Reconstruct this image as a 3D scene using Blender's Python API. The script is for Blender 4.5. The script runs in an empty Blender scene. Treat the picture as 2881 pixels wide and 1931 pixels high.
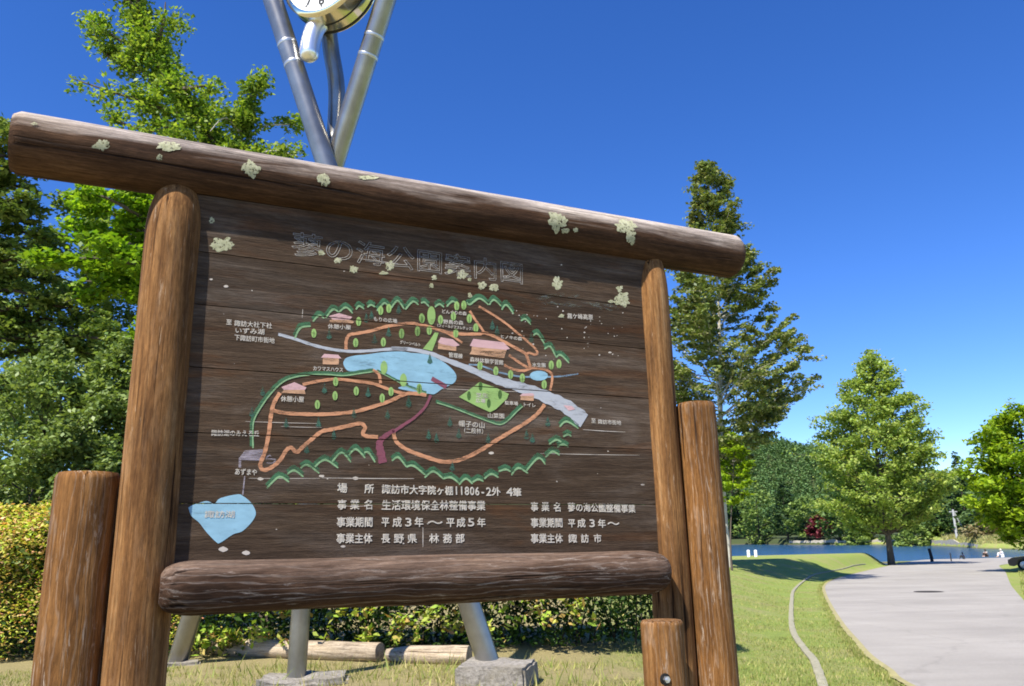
import bpy, bmesh, math, random
import numpy as np
from mathutils import Vector, Matrix, noise as mnoise

# ------------------------------------------------------------------ camera
SC = bpy.context.scene
COL = SC.collection
F, CX, CY = 2250.0, 1440.5, 965.5           # focal length and centre, in photo pixels (2881 x 1931)
PITCH, ROLL = math.atan(550.0 / F), -0.025
CAM = np.array([0.0, 0.0, 1.55])
_f = np.array([0, math.cos(PITCH), math.sin(PITCH)])
_r0 = np.array([1.0, 0, 0]); _u0 = np.cross(_r0, _f)
_R = math.cos(ROLL) * _r0 + math.sin(ROLL) * _u0
_U = math.cos(ROLL) * _u0 - math.sin(ROLL) * _r0
cd = bpy.data.cameras.new('camera'); cam = bpy.data.objects.new('camera', cd); COL.objects.link(cam)
cd.sensor_width = 36.0; cd.lens = 36.0 * F / 2881.0; cd.clip_start = 0.05; cd.clip_end = 5000
M = Matrix.Identity(4)
for i in range(3):
    M[i][0], M[i][1], M[i][2], M[i][3] = _R[i], _U[i], -_f[i], CAM[i]
cam.matrix_world = M
SC.camera = cam

# ------------------------------------------------------------------ sky, sun, exposure
SUN_AZ, SUN_EL = math.radians(-126), math.radians(55)      # azimuth as a plan angle from +x
sd = Vector((math.cos(SUN_AZ) * math.cos(SUN_EL), math.sin(SUN_AZ) * math.cos(SUN_EL), math.sin(SUN_EL)))
w = bpy.data.worlds.new('World'); SC.world = w; w.use_nodes = True
wn, wl = w.node_tree.nodes, w.node_tree.links
sky = wn.new('ShaderNodeTexSky'); sky.sky_type = 'NISHITA'; sky.sun_disc = False
sky.sun_elevation = SUN_EL; sky.sun_rotation = math.atan2(sd.x, sd.y)
sky.altitude = 2000; sky.air_density = 1.0; sky.dust_density = 0.0; sky.ozone_density = 4.5
hs = wn.new('ShaderNodeHueSaturation'); hs.inputs['Saturation'].default_value = 1.25; hs.inputs['Hue'].default_value = 0.514
wl.new(sky.outputs[0], hs.inputs['Color']); wl.new(hs.outputs[0], wn['Background'].inputs['Color'])
wn['Background'].inputs['Strength'].default_value = 0.105
sl = bpy.data.lights.new('sun', 'SUN'); sl.energy = 4.2; sl.angle = math.radians(0.53); sl.color = (1.0, 0.95, 0.86)
so = bpy.data.objects.new('sun', sl); COL.objects.link(so)
so.rotation_euler = sd.to_track_quat('Z', 'Y').to_euler(); so.location = sd * 60
SC.view_settings.view_transform = 'Standard'; SC.view_settings.look = 'None'
SC.view_settings.gamma = 1.0; SC.view_settings.use_curve_mapping = False
SC.view_settings.exposure = 1.12
SC.cycles.filter_width = 1.8

# ------------------------------------------------------------------ helpers
RNG = np.random.default_rng(7); random.seed(7)
D = 2881.0 / 2339.0                                        # a second reading scale of the photo

def ray(px, py):
    d = _f + _R * (px - CX) / F - _U * (py - CY) / F
    return d / np.linalg.norm(d)
def at(px, py, y):                                         # the point of a sight line at distance y
    r = ray(px, py); return CAM + r * (y / r[1])
def at_d(px, py, y): return at(px * D, py * D, y)
def on_plane_z(px, py, z):
    r = ray(px, py); return CAM + r * ((z - CAM[2]) / r[2])

def sstep(a, b, x):
    t = np.clip((np.asarray(x, float) - a) / (b - a), 0, 1); return t * t * (3 - 2 * t)

def tag(o, label=None, cat=None, group=None, kind=None):
    if label: o['label'] = label
    if cat: o['category'] = cat
    if group: o['group'] = group
    if kind: o['kind'] = kind
    return o
def empty(name, loc, label, cat, group=None, rz=0.0):
    o = bpy.data.objects.new(name, None); COL.objects.link(o); o.location = loc; o.rotation_euler.z = rz
    o.empty_display_size = 0.2
    return tag(o, label, cat, group)
def link(name, me, mat=None, parent=None, smooth=False):
    o = bpy.data.objects.new(name, me); COL.objects.link(o)
    if mat is not None:
        for m_ in (mat if isinstance(mat, (list, tuple)) else [mat]): me.materials.append(m_)
    if parent is not None: o.parent = parent
    if smooth: me.polygons.foreach_set('use_smooth', [True] * len(me.polygons))
    return o
def mesh_np(name, verts, faces_flat, sizes):
    me = bpy.data.meshes.new(name)
    verts = np.asarray(verts, np.float32).reshape(-1, 3)
    me.vertices.add(len(verts)); me.vertices.foreach_set('co', verts.ravel())
    ff = np.asarray(faces_flat, np.int32).ravel(); sizes = np.asarray(sizes, np.int32)
    me.loops.add(len(ff)); me.loops.foreach_set('vertex_index', ff)
    me.polygons.add(len(sizes))
    st = np.concatenate([[0], np.cumsum(sizes)[:-1]]).astype(np.int32)
    me.polygons.foreach_set('loop_start', st); me.polygons.foreach_set('loop_total', sizes)
    me.update(calc_edges=True); me.validate()
    return me
def bm_mesh(name, bm):
    bmesh.ops.recalc_face_normals(bm, faces=bm.faces)
    me = bpy.data.meshes.new(name); bm.to_mesh(me); bm.free(); return me

class Geo:                                                 # collects faces, then becomes one mesh
    def __init__(s): s.v = []; s.f = []
    def add(s, vs, fs):
        b = len(s.v); s.v += [tuple(p) for p in vs]; s.f += [tuple(b + i for i in f) for f in fs]
    def box(s, c, h, rot=None):
        vs = []
        for x in (-1, 1):
            for y in (-1, 1):
                for z in (-1, 1):
                    p = Vector((x * h[0], y * h[1], z * h[2]))
                    if rot is not None: p = rot @ p
                    vs.append(p + Vector(c))
        s.add(vs, [(0, 1, 3, 2), (4, 6, 7, 5), (0, 4, 5, 1), (2, 3, 7, 6), (0, 2, 6, 4), (1, 5, 7, 3)])
    def tube(s, pts, rad, n=8, cap=True, wob=0.0):
        pts = [Vector(p) for p in pts]; k = len(pts)
        rad = rad if isinstance(rad, (list, tuple, np.ndarray)) else [rad] * k
        vs = []; ref = None
        for i, p in enumerate(pts):
            t = (pts[min(i + 1, k - 1)] - pts[max(i - 1, 0)]).normalized()
            if ref is None: ref = Vector((0, 0, 1)) if abs(t.z) < .9 else Vector((1, 0, 0))
            a = (ref - t * ref.dot(t)).normalized(); ref = a; b = t.cross(a)
            for j in range(n):
                an = 2 * math.pi * j / n
                rr = rad[i]
                if wob: rr *= 1 + wob * mnoise.noise((p + (a * math.cos(an) + b * math.sin(an)) * rr) * 3)
                vs.append(p + (a * math.cos(an) + b * math.sin(an)) * rr)
        fs = [(i * n + j, i * n + (j + 1) % n, (i + 1) * n + (j + 1) % n, (i + 1) * n + j) for i in range(k - 1) for j in range(n)]
        if cap: fs += [tuple(reversed(range(n))), tuple(range((k - 1) * n, k * n))]
        s.add(vs, fs)
    def lathe(s, prof, n=24, o=(0, 0, 0)):                 # prof: (radius, z)
        vs = []
        for r, z in prof:
            for j in range(n):
                a = 2 * math.pi * j / n; vs.append((o[0] + r * math.cos(a), o[1] + r * math.sin(a), o[2] + z))
        k = len(prof)
        fs = [(i * n + j, i * n + (j + 1) % n, (i + 1) * n + (j + 1) % n, (i + 1) * n + j) for i in range(k - 1) for j in range(n)]
        fs += [tuple(reversed(range(n))), tuple(range((k - 1) * n, k * n))]
        s.add(vs, fs)
    def mesh(s, name):
        me = bpy.data.meshes.new(name); me.from_pydata(s.v, [], s.f); me.update(); return me
    def build(s, name, mat, parent=None, smooth=False):
        o = link(name, s.mesh(name), mat, parent, smooth)
        if smooth:
            try: o.data.set_sharp_from_angle(angle=math.radians(40))
            except Exception: pass
        return o

def spline(pts, sub=6):                                    # Catmull-Rom through the points
    P = [np.array(p, float) for p in pts]
    if len(P) < 3: return P
    out = []
    for i in range(len(P) - 1):
        p0, p1, p2, p3 = P[max(i - 1, 0)], P[i], P[i + 1], P[min(i + 2, len(P) - 1)]
        for j in range(sub):
            t = j / sub
            out.append(.5 * (2 * p1 + (p2 - p0) * t + (2 * p0 - 5 * p1 + 4 * p2 - p3) * t * t + (3 * p1 - p0 - 3 * p2 + p3) * t ** 3))
    out.append(P[-1]); return out

# ------------------------------------------------------------------ materials
class NT:
    def __init__(s, name):
        s.m = bpy.data.materials.new(name); s.m.use_nodes = True
        s.n, s.l = s.m.node_tree.nodes, s.m.node_tree.links
        s.b = s.n['Principled BSDF']; s.out = s.n['Material Output']
        s.b.inputs['Specular IOR Level'].default_value = 0.3
    def new(s, t, **kw):
        nd = s.n.new(t)
        for k, v in kw.items(): setattr(nd, k, v)
        return nd
    def obj(s, scale=(1, 1, 1), which='Object'):
        tc = s.new('ShaderNodeTexCoord'); mp = s.new('ShaderNodeMapping'); mp.inputs['Scale'].default_value = scale
        s.l.new(tc.outputs[which], mp.inputs[0]); return mp.outputs[0]
    def noise(s, vec, scale=1.0, detail=4, rough=.6, dist=0.0):
        nd = s.new('ShaderNodeTexNoise'); nd.inputs['Scale'].default_value = scale; nd.inputs['Detail'].default_value = detail
        nd.inputs['Roughness'].default_value = rough; nd.inputs['Distortion'].default_value = dist
        s.l.new(vec, nd.inputs['Vector']); return nd.outputs['Fac']
    def ramp(s, fac, stops):
        r = s.new('ShaderNodeValToRGB'); e = r.color_ramp.elements
        while len(e) < len(stops): e.new(.5)
        for i, (p, c) in enumerate(stops):
            e[i].position = p; e[i].color = (c[0], c[1], c[2], 1) if len(c) == 3 else c
        s.l.new(fac, r.inputs[0]); return r.outputs[0]
    def gray(s, fac, a, b):                                # remap to 0..1
        mr = s.new('ShaderNodeMapRange'); mr.inputs['From Min'].default_value = a; mr.inputs['From Max'].default_value = b
        s.l.new(fac, mr.inputs['Value']); return mr.outputs[0]
    def mix(s, fac, a, b, mode='MIX'):
        mx = s.new('ShaderNodeMix', data_type='RGBA', blend_type=mode)
        if hasattr(fac, 'node'): s.l.new(fac, mx.inputs[0])
        else: mx.inputs[0].default_value = fac
        for sock, c in ((mx.inputs[6], a), (mx.inputs[7], b)):
            if hasattr(c, 'node'): s.l.new(c, sock)
            else: sock.default_value = (c[0], c[1], c[2], 1)
        return mx.outputs[2]
    def math(s, op, a, b=None):
        m_ = s.new('ShaderNodeMath', operation=op)
        for i, v in enumerate((a, b)):
            if v is None: continue
            if hasattr(v, 'node'): s.l.new(v, m_.inputs[i])
            else: m_.inputs[i].default_value = v
        return m_.outputs[0]
    def bump(s, h, strength=.3, dist=.01):
        b = s.new('ShaderNodeBump'); b.inputs['Strength'].default_value = strength; b.inputs['Distance'].default_value = dist
        s.l.new(h, b.inputs['Height']); s.l.new(b.outputs[0], s.b.inputs['Normal'])
    def color(s, c):
        if hasattr(c, 'node'): s.l.new(c, s.b.inputs['Base Color'])
        else: s.b.inputs['Base Color'].default_value = (c[0], c[1], c[2], 1)
    def set(s, **kw):
        for k, v in kw.items(): s.b.inputs[k.replace('_', ' ')].default_value = v
        return s

def plain(name, c, rough=.6, metal=0.0, var=.25, scale=6.0):
    t = NT(name); f = t.noise(t.obj((scale,) * 3), 1, 5)
    t.color(t.mix(f, [x * (1 - var) for x in c], [min(1, x * (1 + var)) for x in c])); t.set(Roughness=rough, Metallic=metal)
    return t.m

def wood(name, axis, stops, pale=(.42, .36, .30), pale_amt=.0, grey_z=None, patch=(.8, 1.25), rough=.62, fine=90.0, knot=0.0):
    """Weathered round timber; axis is the grain direction in object space."""
    t = NT(name)
    sc = [fine, fine, fine]; sc[axis] = fine * .035
    g = t.noise(t.obj(tuple(sc)), 1, 7, .65, .4)
    sc2 = [14, 14, 14]; sc2[axis] = 1.3
    g2 = t.noise(t.obj(tuple(sc2)), 1, 5, .6, 1.2)
    mixf = t.math('ADD', t.math('MULTIPLY', g, .5), t.math('MULTIPLY', g2, .5))
    c = t.ramp(mixf, stops)
    big = t.noise(t.obj((2.2, 2.2, 2.2)), 1, 4, .6)
    c = t.mix(1.0, c, t.ramp(big, [(.3, (patch[0],) * 3), (.7, (patch[1],) * 3)]), 'MULTIPLY')
    if pale_amt > 0:
        sc3 = [26, 26, 26]; sc3[axis] = 2.6
        p = t.noise(t.obj(tuple(sc3)), 1, 6, .7, 2.2)
        c = t.mix(t.ramp(p, [(.62 - .1 * pale_amt, (0, 0, 0)), (.75 - .06 * pale_amt, (.85,) * 3)]), c, pale)
        wv = t.new('ShaderNodeTexWave', wave_type='RINGS', rings_direction='XYZ'[axis])
        wv.inputs['Scale'].default_value = 9; wv.inputs['Distortion'].default_value = 9; wv.inputs['Detail'].default_value = 3
        wv.inputs['Detail Scale'].default_value = 1.2
        sc4 = [1.6, 1.6, 1.6]; sc4[axis] = .3
        t.l.new(t.obj(tuple(sc4)), wv.inputs[0])
        c = t.mix(t.ramp(wv.outputs['Fac'], [(.86, (0, 0, 0)), (1, (.33 * pale_amt,) * 3)]), c, pale)
    if grey_z is not None:                                 # sun-bleached top of a lying log: (z0, z1, colour)
        tc = t.new('ShaderNodeTexCoord'); sx = t.new('ShaderNodeSeparateXYZ'); t.l.new(tc.outputs['Object'], sx.inputs[0])
        zz = t.math('ADD', sx.outputs[2], t.math('MULTIPLY', t.math('SUBTRACT', g2, .5), grey_z[3]))
        k = t.gray(zz, grey_z[0], grey_z[1])
        gc = t.ramp(g, [(.3, [x * .5 for x in grey_z[2]]), (.5, grey_z[2]), (.7, [min(1, x * 1.45) for x in grey_z[2]])])
        c = t.mix(k, c, gc)
    # drying cracks along the grain, fine speckle, darker weathered bands
    sc5 = [48, 48, 48]; sc5[axis] = 1.1
    ck = t.noise(t.obj(tuple(sc5)), 1, 3, .55, .35)
    c = t.mix(1.0, c, t.ramp(ck, [(.325, (.22, .19, .17)), (.37, (1, 1, 1))]), 'MULTIPLY')
    sc6 = [190, 190, 190]; sc6[axis] = 24
    sp_ = t.noise(t.obj(tuple(sc6)), 1, 4, .8)
    c = t.mix(1.0, c, t.ramp(sp_, [(.3, (.62,) * 3), (.5, (1,) * 3), (.72, (1.45,) * 3)]), 'MULTIPLY')
    sc7 = [4.5, 4.5, 4.5]; sc7[axis] = 1.6
    c = t.mix(1.0, c, t.ramp(t.noise(t.obj(tuple(sc7)), 1, 5, .65, .6), [(.35, (.62, .60, .60)), (.5, (1,) * 3), (.68, (1.16, 1.14, 1.08))]), 'MULTIPLY')
    t.color(c); t.set(Roughness=.85); t.b.inputs['Specular IOR Level'].default_value = .14
    t.bump(t.math('ADD', t.math('ADD', mixf, t.math('MULTIPLY', sp_, .5)), t.math('MULTIPLY', t.gray(ck, .32, .40), .8)), .7, .006)
    return t.m

def leaf_mat(name, cols, trans=.42, rough=.45, vary=.35):
    t = NT(name)
    ge = t.new('ShaderNodeNewGeometry')
    c = t.ramp(ge.outputs['Random Per Island'], [(i / max(1, len(cols) - 1), c_) for i, c_ in enumerate(cols)])
    nz = t.noise(t.obj((1.3, 1.3, 1.3)), 1, 3)
    c = t.mix(1.0, c, t.ramp(nz, [(.3, (1 - vary,) * 3), (.7, (1 + vary,) * 3)]), 'MULTIPLY')
    t.color(c); t.set(Roughness=rough); t.b.inputs['Specular IOR Level'].default_value = .22
    tr = t.new('ShaderNodeBsdfTranslucent'); t.l.new(t.mix(1.0, c, (1.25, 1.25, .55), 'MULTIPLY'), tr.inputs[0])
    ms = t.new('ShaderNodeMixShader'); ms.inputs[0].default_value = trans
    t.l.new(t.b.outputs[0], ms.inputs[1]); t.l.new(tr.outputs[0], ms.inputs[2]); t.l.new(ms.outputs[0], t.out.inputs[0])
    return t.m

def bark(name, c1, c2):
    t = NT(name); f = t.noise(t.obj((9, 9, 2)), 1, 6, .7)
    t.color(t.ramp(f, [(.3, c1), (.7, c2)])); t.set(Roughness=.9); t.bump(f, .6, .03); return t.m
# ------------------------------------------------------------------ ground, road, lake, hill
ROAD_S = .021
def on_road(px, py):
    r = ray(px, py); t = -1.55 / (r[2] + ROAD_S * r[1]); return CAM + r * t
left_px = [(2556, 1931), (2500, 1888), (2445, 1847), (2408, 1805), (2371, 1761), (2340, 1712), (2322, 1675), (2318, 1652),
           (2332, 1638), (2365, 1625), (2414, 1612), (2479, 1597), (2540, 1584), (2585, 1577), (2623, 1574)]
far_px = [(2680, 1573), (2742, 1570), (2832, 1566), (2880, 1564), (2960, 1563)]
right_px = [(3010, 1580), (2880, 1584), (2818, 1590), (2814, 1597), (2827, 1606), (2841, 1640), (2854, 1660), (2900, 1710), (3010, 1800)]
Lp = [on_road(*p)[:2] for p in left_px]; Fp = [on_road(*p)[:2] for p in far_px]; Rp = [on_road(*p)[:2] for p in right_px]
near_l = [np.array(p) for p in ((3.1, -14.0), (3.2, 0.0), (3.5, 4.0), (4.0, 6.6))]
near_r = [np.array(p) for p in ((13.0, 9.0), (11.5, 4.0), (11.0, 0.0), (11.0, -14.0))]
ROAD = np.array([tuple(p) for p in spline(near_l + Lp, 4) + Fp + spline(Rp, 3) + near_r])
def inside_dist(X, Y, P):                                  # signed distance to a polygon, negative inside
    X = np.asarray(X, float); Y = np.asarray(Y, float)
    d = np.full(X.shape, 1e9); ins = np.zeros(X.shape, bool)
    n = len(P)
    for i in range(n):
        ax, ay = P[i]; bx, by = P[(i + 1) % n]
        ex, ey = bx - ax, by - ay; L = ex * ex + ey * ey + 1e-12
        t = np.clip(((X - ax) * ex + (Y - ay) * ey) / L, 0, 1)
        d = np.minimum(d, np.hypot(X - ax - t * ex, Y - ay - t * ey))
        if abs(ey) > 1e-9:
            c = ((ay > Y) != (by > Y)) & (X < ex * (Y - ay) / ey + ax)
            ins ^= c
    return np.where(ins, -d, d)
WATER = -2.05
FAR_T = np.array([-1.2, -.3, .20, .285, .335, .475, .56, .64, .8]); FAR_Y = np.array([250, 262, 264, 262, 226, 188, 140, 122, 112.])
def y_far(x, y): return np.interp(np.asarray(x) / np.maximum(np.asarray(y), 1), FAR_T, FAR_Y)
def y_near(x): return 78 + 17.5 * sstep(37, 41, x)
def height(x, y):
    x = np.asarray(x, float); y = np.asarray(y, float)
    zr = -ROAD_S * np.minimum(y, 115)
    d = inside_dist(x, y, ROAD)
    lawn = (ROAD_S * y) * (1 - sstep(11, 25, y)) + (.90 + .0026 * y) * sstep(11, 25, y)
    lawn = np.where(y < 0, 0, lawn) * (1 - sstep(76, 80, y))
    leftside = 1 - sstep(14, 20, x - .30 * y)
    m = np.where(leftside > 0, lawn * sstep(.4, 5.8 - 3.6 * sstep(40, 62, y), d) * leftside, 0)
    m = m + .06 * sstep(.4, 1.6, d) * (1 - leftside)
    z = zr + np.maximum(m, 0)
    s = y - y_near(x)
    z = np.where(s > -3, z * (1 - sstep(-3, 5, s)) + (-3.4) * sstep(-3, 5, s), z)
    q = y - y_far(x, y)
    bank = -3.4 + 2.2 * sstep(-3, 0.2, q) + .8 * sstep(.2, 3, q) + .5 * sstep(2, 60, q)
    z = np.where(y > 100, np.where(q > -4, bank, z), z)
    hx = np.interp(x, [-420, -200, -60, 60, 140, 168, 195, 260, 340, 460, 700], [14, 20, 32, 45, 50, 42, 33, 19, 10, 6, 4])
    z = z + hx * sstep(285, 470, y) * (1 - .3 * sstep(520, 900, y))
    return z
def ground(px, py, lo=3.0, hi=330.0):                      # where a sight line meets the ground
    ys = np.geomspace(lo, hi, 1500); r = ray(px, py); P = CAM[None] + r[None] * (ys / r[1])[:, None]
    below = P[:, 2] < height(P[:, 0], P[:, 1])
    i = int(np.argmax(below)) if below.any() else len(ys) - 1
    p = P[i].copy(); p[2] = float(height(p[0], p[1])); return p
def ground_d(px, py, **k): return ground(px * D, py * D, **k)

def grid(xs, ys, fn):
    X, Y = np.meshgrid(xs, ys); Z = fn(X, Y); nx, ny = len(xs), len(ys)
    V = np.stack([X, Y, Z], -1).reshape(-1, 3); I = np.arange(nx * ny).reshape(ny, nx)
    Fq = np.stack([I[:-1, :-1], I[:-1, 1:], I[1:, 1:], I[1:, :-1]], -1).reshape(-1, 4)
    return V, Fq
xs = np.unique(np.concatenate([np.linspace(-700, -60, 33), np.linspace(-60, -12, 33), np.linspace(-12, 40, 170), np.linspace(40, 110, 90), np.linspace(110, 360, 50), np.linspace(360, 1100, 26)]))
ys_ = np.unique(np.concatenate([np.linspace(-40, 4, 20), np.linspace(4, 30, 110), np.linspace(30, 110, 150), np.linspace(110, 300, 130), np.linspace(300, 560, 50), np.linspace(560, 2600, 30)]))
V, Fq = grid(xs, ys_, height)

t = NT('lawn_ground')
v = t.obj((1, 1, 1))
n1 = t.noise(v, .55, 5, .65); n2 = t.noise(v, 9, 6, .7); n3 = t.noise(v, 60, 5, .75); n4 = t.noise(v, .16, 3)
green = t.mix(n2, (.13, .18, .035), (.26, .29, .075))
straw = t.mix(n2, (.27, .22, .095), (.43, .36, .165))
soil = t.mix(n2, (.10, .065, .04), (.2, .14, .09))
k = t.math('ADD', t.math('MULTIPLY', n1, .7), t.math('MULTIPLY', n2, .4))
sxx = t.new('ShaderNodeSeparateXYZ'); t.l.new(v, sxx.inputs[0])
lush = t.mix(n2, (.175, .24, .035), (.31, .37, .08)); k = t.math('SUBTRACT', k, t.math('MULTIPLY', t.gray(sxx.outputs[0], .5, 3.0), .07))   # the lawn by the road is greener than the dry patch behind the sign
green = t.mix(t.gray(sxx.outputs[0], .5, 3.0), green, lush)
k = t.math('ADD', k, t.math('MULTIPLY', t.gray(sxx.outputs[0], 2.0, .5), .15))
c = t.mix(t.gray(k, .44, .66), green, straw)
c = t.mix(t.gray(t.math('ADD', n1, t.math('MULTIPLY', n3, .3)), .78, .9), c, soil)
c = t.mix(1.0, c, t.ramp(n3, [(.25, (.45,) * 3), (.75, (1.5,) * 3)]), 'MULTIPLY')
sx = t.new('ShaderNodeSeparateXYZ'); tc = t.new('ShaderNodeTexCoord'); t.l.new(tc.outputs['Object'], sx.inputs[0])
forest_floor = t.mix(n2, (.03, .045, .015), (.07, .09, .03))
c = t.mix(t.gray(sx.outputs[1], 196, 215), c, forest_floor)
mud = (.10, .085, .06)
c = t.mix(t.gray(sx.outputs[2], -1.75, -2.05), c, mud)
t.color(c); t.set(Roughness=.95); t.bump(t.math('ADD', n2, n3), .8, .05)
LAWN = t.m
go = link('ground', mesh_np('ground', V, Fq, np.full(len(Fq), 4)), LAWN, None, True); tag(go, kind='structure')

# road sheet
bm = bmesh.new(); vs = [bm.verts.new((x, y, -ROAD_S * y + .014)) for x, y in ROAD]; bm.faces.new(vs)
bmesh.ops.triangulate(bm, faces=bm.faces[:])
t = NT('pale_asphalt'); v = t.obj()
a = t.noise(v, 300, 3, .8); b = t.noise(v, .35, 5, .6); b2 = t.noise(t.obj((.25, 1.6, 1)), 1, 4, .6)
c = t.ramp(b, [(.3, (.275, .252, .220)), (.7, (.36, .332, .290))])
c = t.mix(1.0, c, t.ramp(a, [(.25, (.72,) * 3), (.75, (1.22,) * 3)]), 'MULTIPLY')
c = t.mix(1.0, c, t.ramp(b2, [(.3, (.9,) * 3), (.7, (1.07,) * 3)]), 'MULTIPLY')
st = t.noise(t.obj((.9, .5, 1)), 1, 6, .7, 1.0); c = t.mix(t.ramp(st, [(.60, (0, 0, 0)), (.74, (.38,) * 3)]), c, (.17, .158, .14))
a2 = t.noise(t.obj((60, 60, 60)), 1, 3, .8); c = t.mix(1.0, c, t.ramp(a2, [(.3, (.80,) * 3), (.7, (1.16,) * 3)]), 'MULTIPLY')
vo = t.new('ShaderNodeTexVoronoi', feature='DISTANCE_TO_EDGE'); vo.inputs['Scale'].default_value = .22; t.l.new(t.obj((1, .55, 1)), vo.inputs['Vector'])
wob = t.new('ShaderNodeVectorMath', operation='ADD'); t.l.new(t.obj((1, .55, 1)), wob.inputs[0]); nw = t.new('ShaderNodeTexNoise'); nw.inputs['Scale'].default_value = 1.4; nw.inputs['Detail'].default_value = 5; t.l.new(v, nw.inputs['Vector']); t.l.new(nw.outputs['Color'], wob.inputs[1]); t.l.new(wob.outputs[0], vo.inputs['Vector'])
c = t.mix(t.math('MULTIPLY', t.gray(vo.outputs['Distance'], .010, .002), .16), c, (.09, .082, .072))     # hairline cracks
t.color(c); t.set(Roughness=.9); t.bump(a, .4, .01)
tag(link('road', bm_mesh('road', bm), t.m), kind='structure')

# sandy verge along the road's left edge
g = Geo(); edge = [np.array(p) for p in spline(near_l + Lp, 40)]
pa, pb = [], []
for i, p in enumerate(edge):
    tn = edge[min(i + 1, len(edge) - 1)] - edge[max(i - 1, 0)]; tn = tn / np.linalg.norm(tn); nrm = np.array([-tn[1], tn[0]])
    wd = ((.05 + .05 * mnoise.noise(Vector((p[0] * 1.3, p[1] * 1.3, 0))) + .03 * mnoise.noise(Vector((p[0] * 5, p[1] * 5, 2)))))
    q = p + nrm * max(.03, wd); pa.append(p - nrm * .05); pb.append(q)
vsv = [(p[0], p[1], -ROAD_S * p[1] + .021) for p in pa] + [(p[0], p[1], float(height(p[0], p[1])) + .021) for p in pb]
n = len(pa); g.add(vsv, [(i, i + 1, n + i + 1, n + i) for i in range(n - 1)])
tag(g.build('road_verge', plain('sandy_verge', (.30, .265, .12), .95, 0, .5, 12)), kind='structure')

# lake
bm = bmesh.new()
vs = [bm.verts.new(p) for p in ((-420, 60, WATER), (160, 60, WATER), (160, 300, WATER), (-420, 300, WATER))]; bm.faces.new(vs)
t = NT('lake_water'); t.color((.02, .07, .15)); t.set(Roughness=.16); t.b.inputs['Specular IOR Level'].default_value = .5
t.b.inputs['IOR'].default_value = 1.33
nz = t.noise(t.obj((.9, .5, 1)), 1, 4, .6); nz2 = t.noise(t.obj((.15, .06, 1)), 1, 3, .6)
t.bump(t.math('ADD', nz, t.math('MULTIPLY', nz2, 1.5)), 1.0, .55)
tag(link('lake', bm_mesh('lake', bm), t.m), kind='structure')

# ------------------------------------------------------------------ foliage machinery
def leaves_mesh(name, P, size, up=.6, wid=.55, rng=RNG, dirs=None):
    """One kite-shaped leaf (or leaf spray) per point."""
    P = np.asarray(P, float); n = len(P)
    nr = rng.normal(size=(n, 3)); nr[:, 2] = np.abs(nr[:, 2]) + up * 1.5; nr /= np.linalg.norm(nr, axis=1)[:, None]
    a = rng.normal(size=(n, 3)) if dirs is None else dirs + rng.normal(size=(n, 3)) * .5
    a -= nr * (a * nr).sum(1)[:, None]; a /= np.linalg.norm(a, axis=1)[:, None] + 1e-9
    b = np.cross(nr, a); s = size * rng.uniform(.6, 1.35, n)[:, None]
    bend = nr * (rng.uniform(-.18, .1, n)[:, None])
    v0 = P - a * s * .5; v2 = P + a * s * .5 + bend * s; m = P - a * s * .05 + bend * s * -.3
    v1 = m + b * s * wid * .5; v3 = m - b * s * wid * .5
    V = np.stack([v0, v1, v2, v3], 1).reshape(-1, 3)
    return mesh_np(name, V, np.arange(4 * n), np.full(n, 4))
def clumped(path, r, n, rng, flat=.6):
    path = np.asarray(path); L = len(path)
    i = rng.integers(0, L, n); c = path[i]
    o = rng.normal(size=(n, 3)); o /= np.linalg.norm(o, axis=1)[:, None]; o *= (rng.random(n) ** .45)[:, None] * r
    o[:, 2] *= flat; return c + o

def limb_tree(name, label, limbs, nleaf, leaf, cr, matl, matb, base, tr=.12, group=None, flat=.65, twigs=7, seed=1, up=.5, twl=1.0, spread=1.0):
    """limbs: list of polylines (world points, thick end first)."""
    rng = np.random.default_rng(seed)
    root = empty(name, base, label, 'tree', group); B = np.array(base)
    g = Geo(); pts = []; tot = 0; clumps = []
    for li, L in enumerate(limbs):
        sp = np.array(spline(L, 5)); k = len(sp)
        r0 = tr if li == 0 else tr * .45
        g.tube([p - B for p in sp], list(np.linspace(r0, r0 * .18, k)), 6)
        ln = np.linalg.norm(np.diff(sp, axis=0), axis=1).sum()
        nt = max(3, int(ln * twigs))
        for _ in range(nt):
            f = rng.uniform(.22 if li == 0 else .1, 1); p = sp[min(k - 1, int(f * (k - 1)))]
            dr = rng.normal(size=3) * np.array([1, 1, .6]) + np.array([0, 0, .35]); dr /= np.linalg.norm(dr)
            l = twl * rng.uniform(.35, 1.0) * (1.15 - .6 * f); q = p + dr * l; mid = p + dr * l * .5 + np.array([0, 0, .06 * l])
            g.tube([p - B, mid - B, q - B], [r0 * .14, r0 * .1, r0 * .04], 4, False)
            clumps.append((np.array([p + (q - p) * s for s in np.linspace(.35, 1, 6)]), cr * rng.uniform(.5, 1.1) * spread))
    wts = np.array([c[1] ** 1.5 for c in clumps]) * rng.uniform(.35, 1.6, len(clumps)); wts /= wts.sum()
    P = np.concatenate([clumped(c, r, max(3, int(nleaf * w_)), rng, flat) for (c, r), w_ in zip(clumps, wts)]) - B
    g.build('trunk', matb, root, True)
    link('crown', leaves_mesh(name + '_crown', P, leaf, up, .6, rng), matl, root)
    return root

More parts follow.
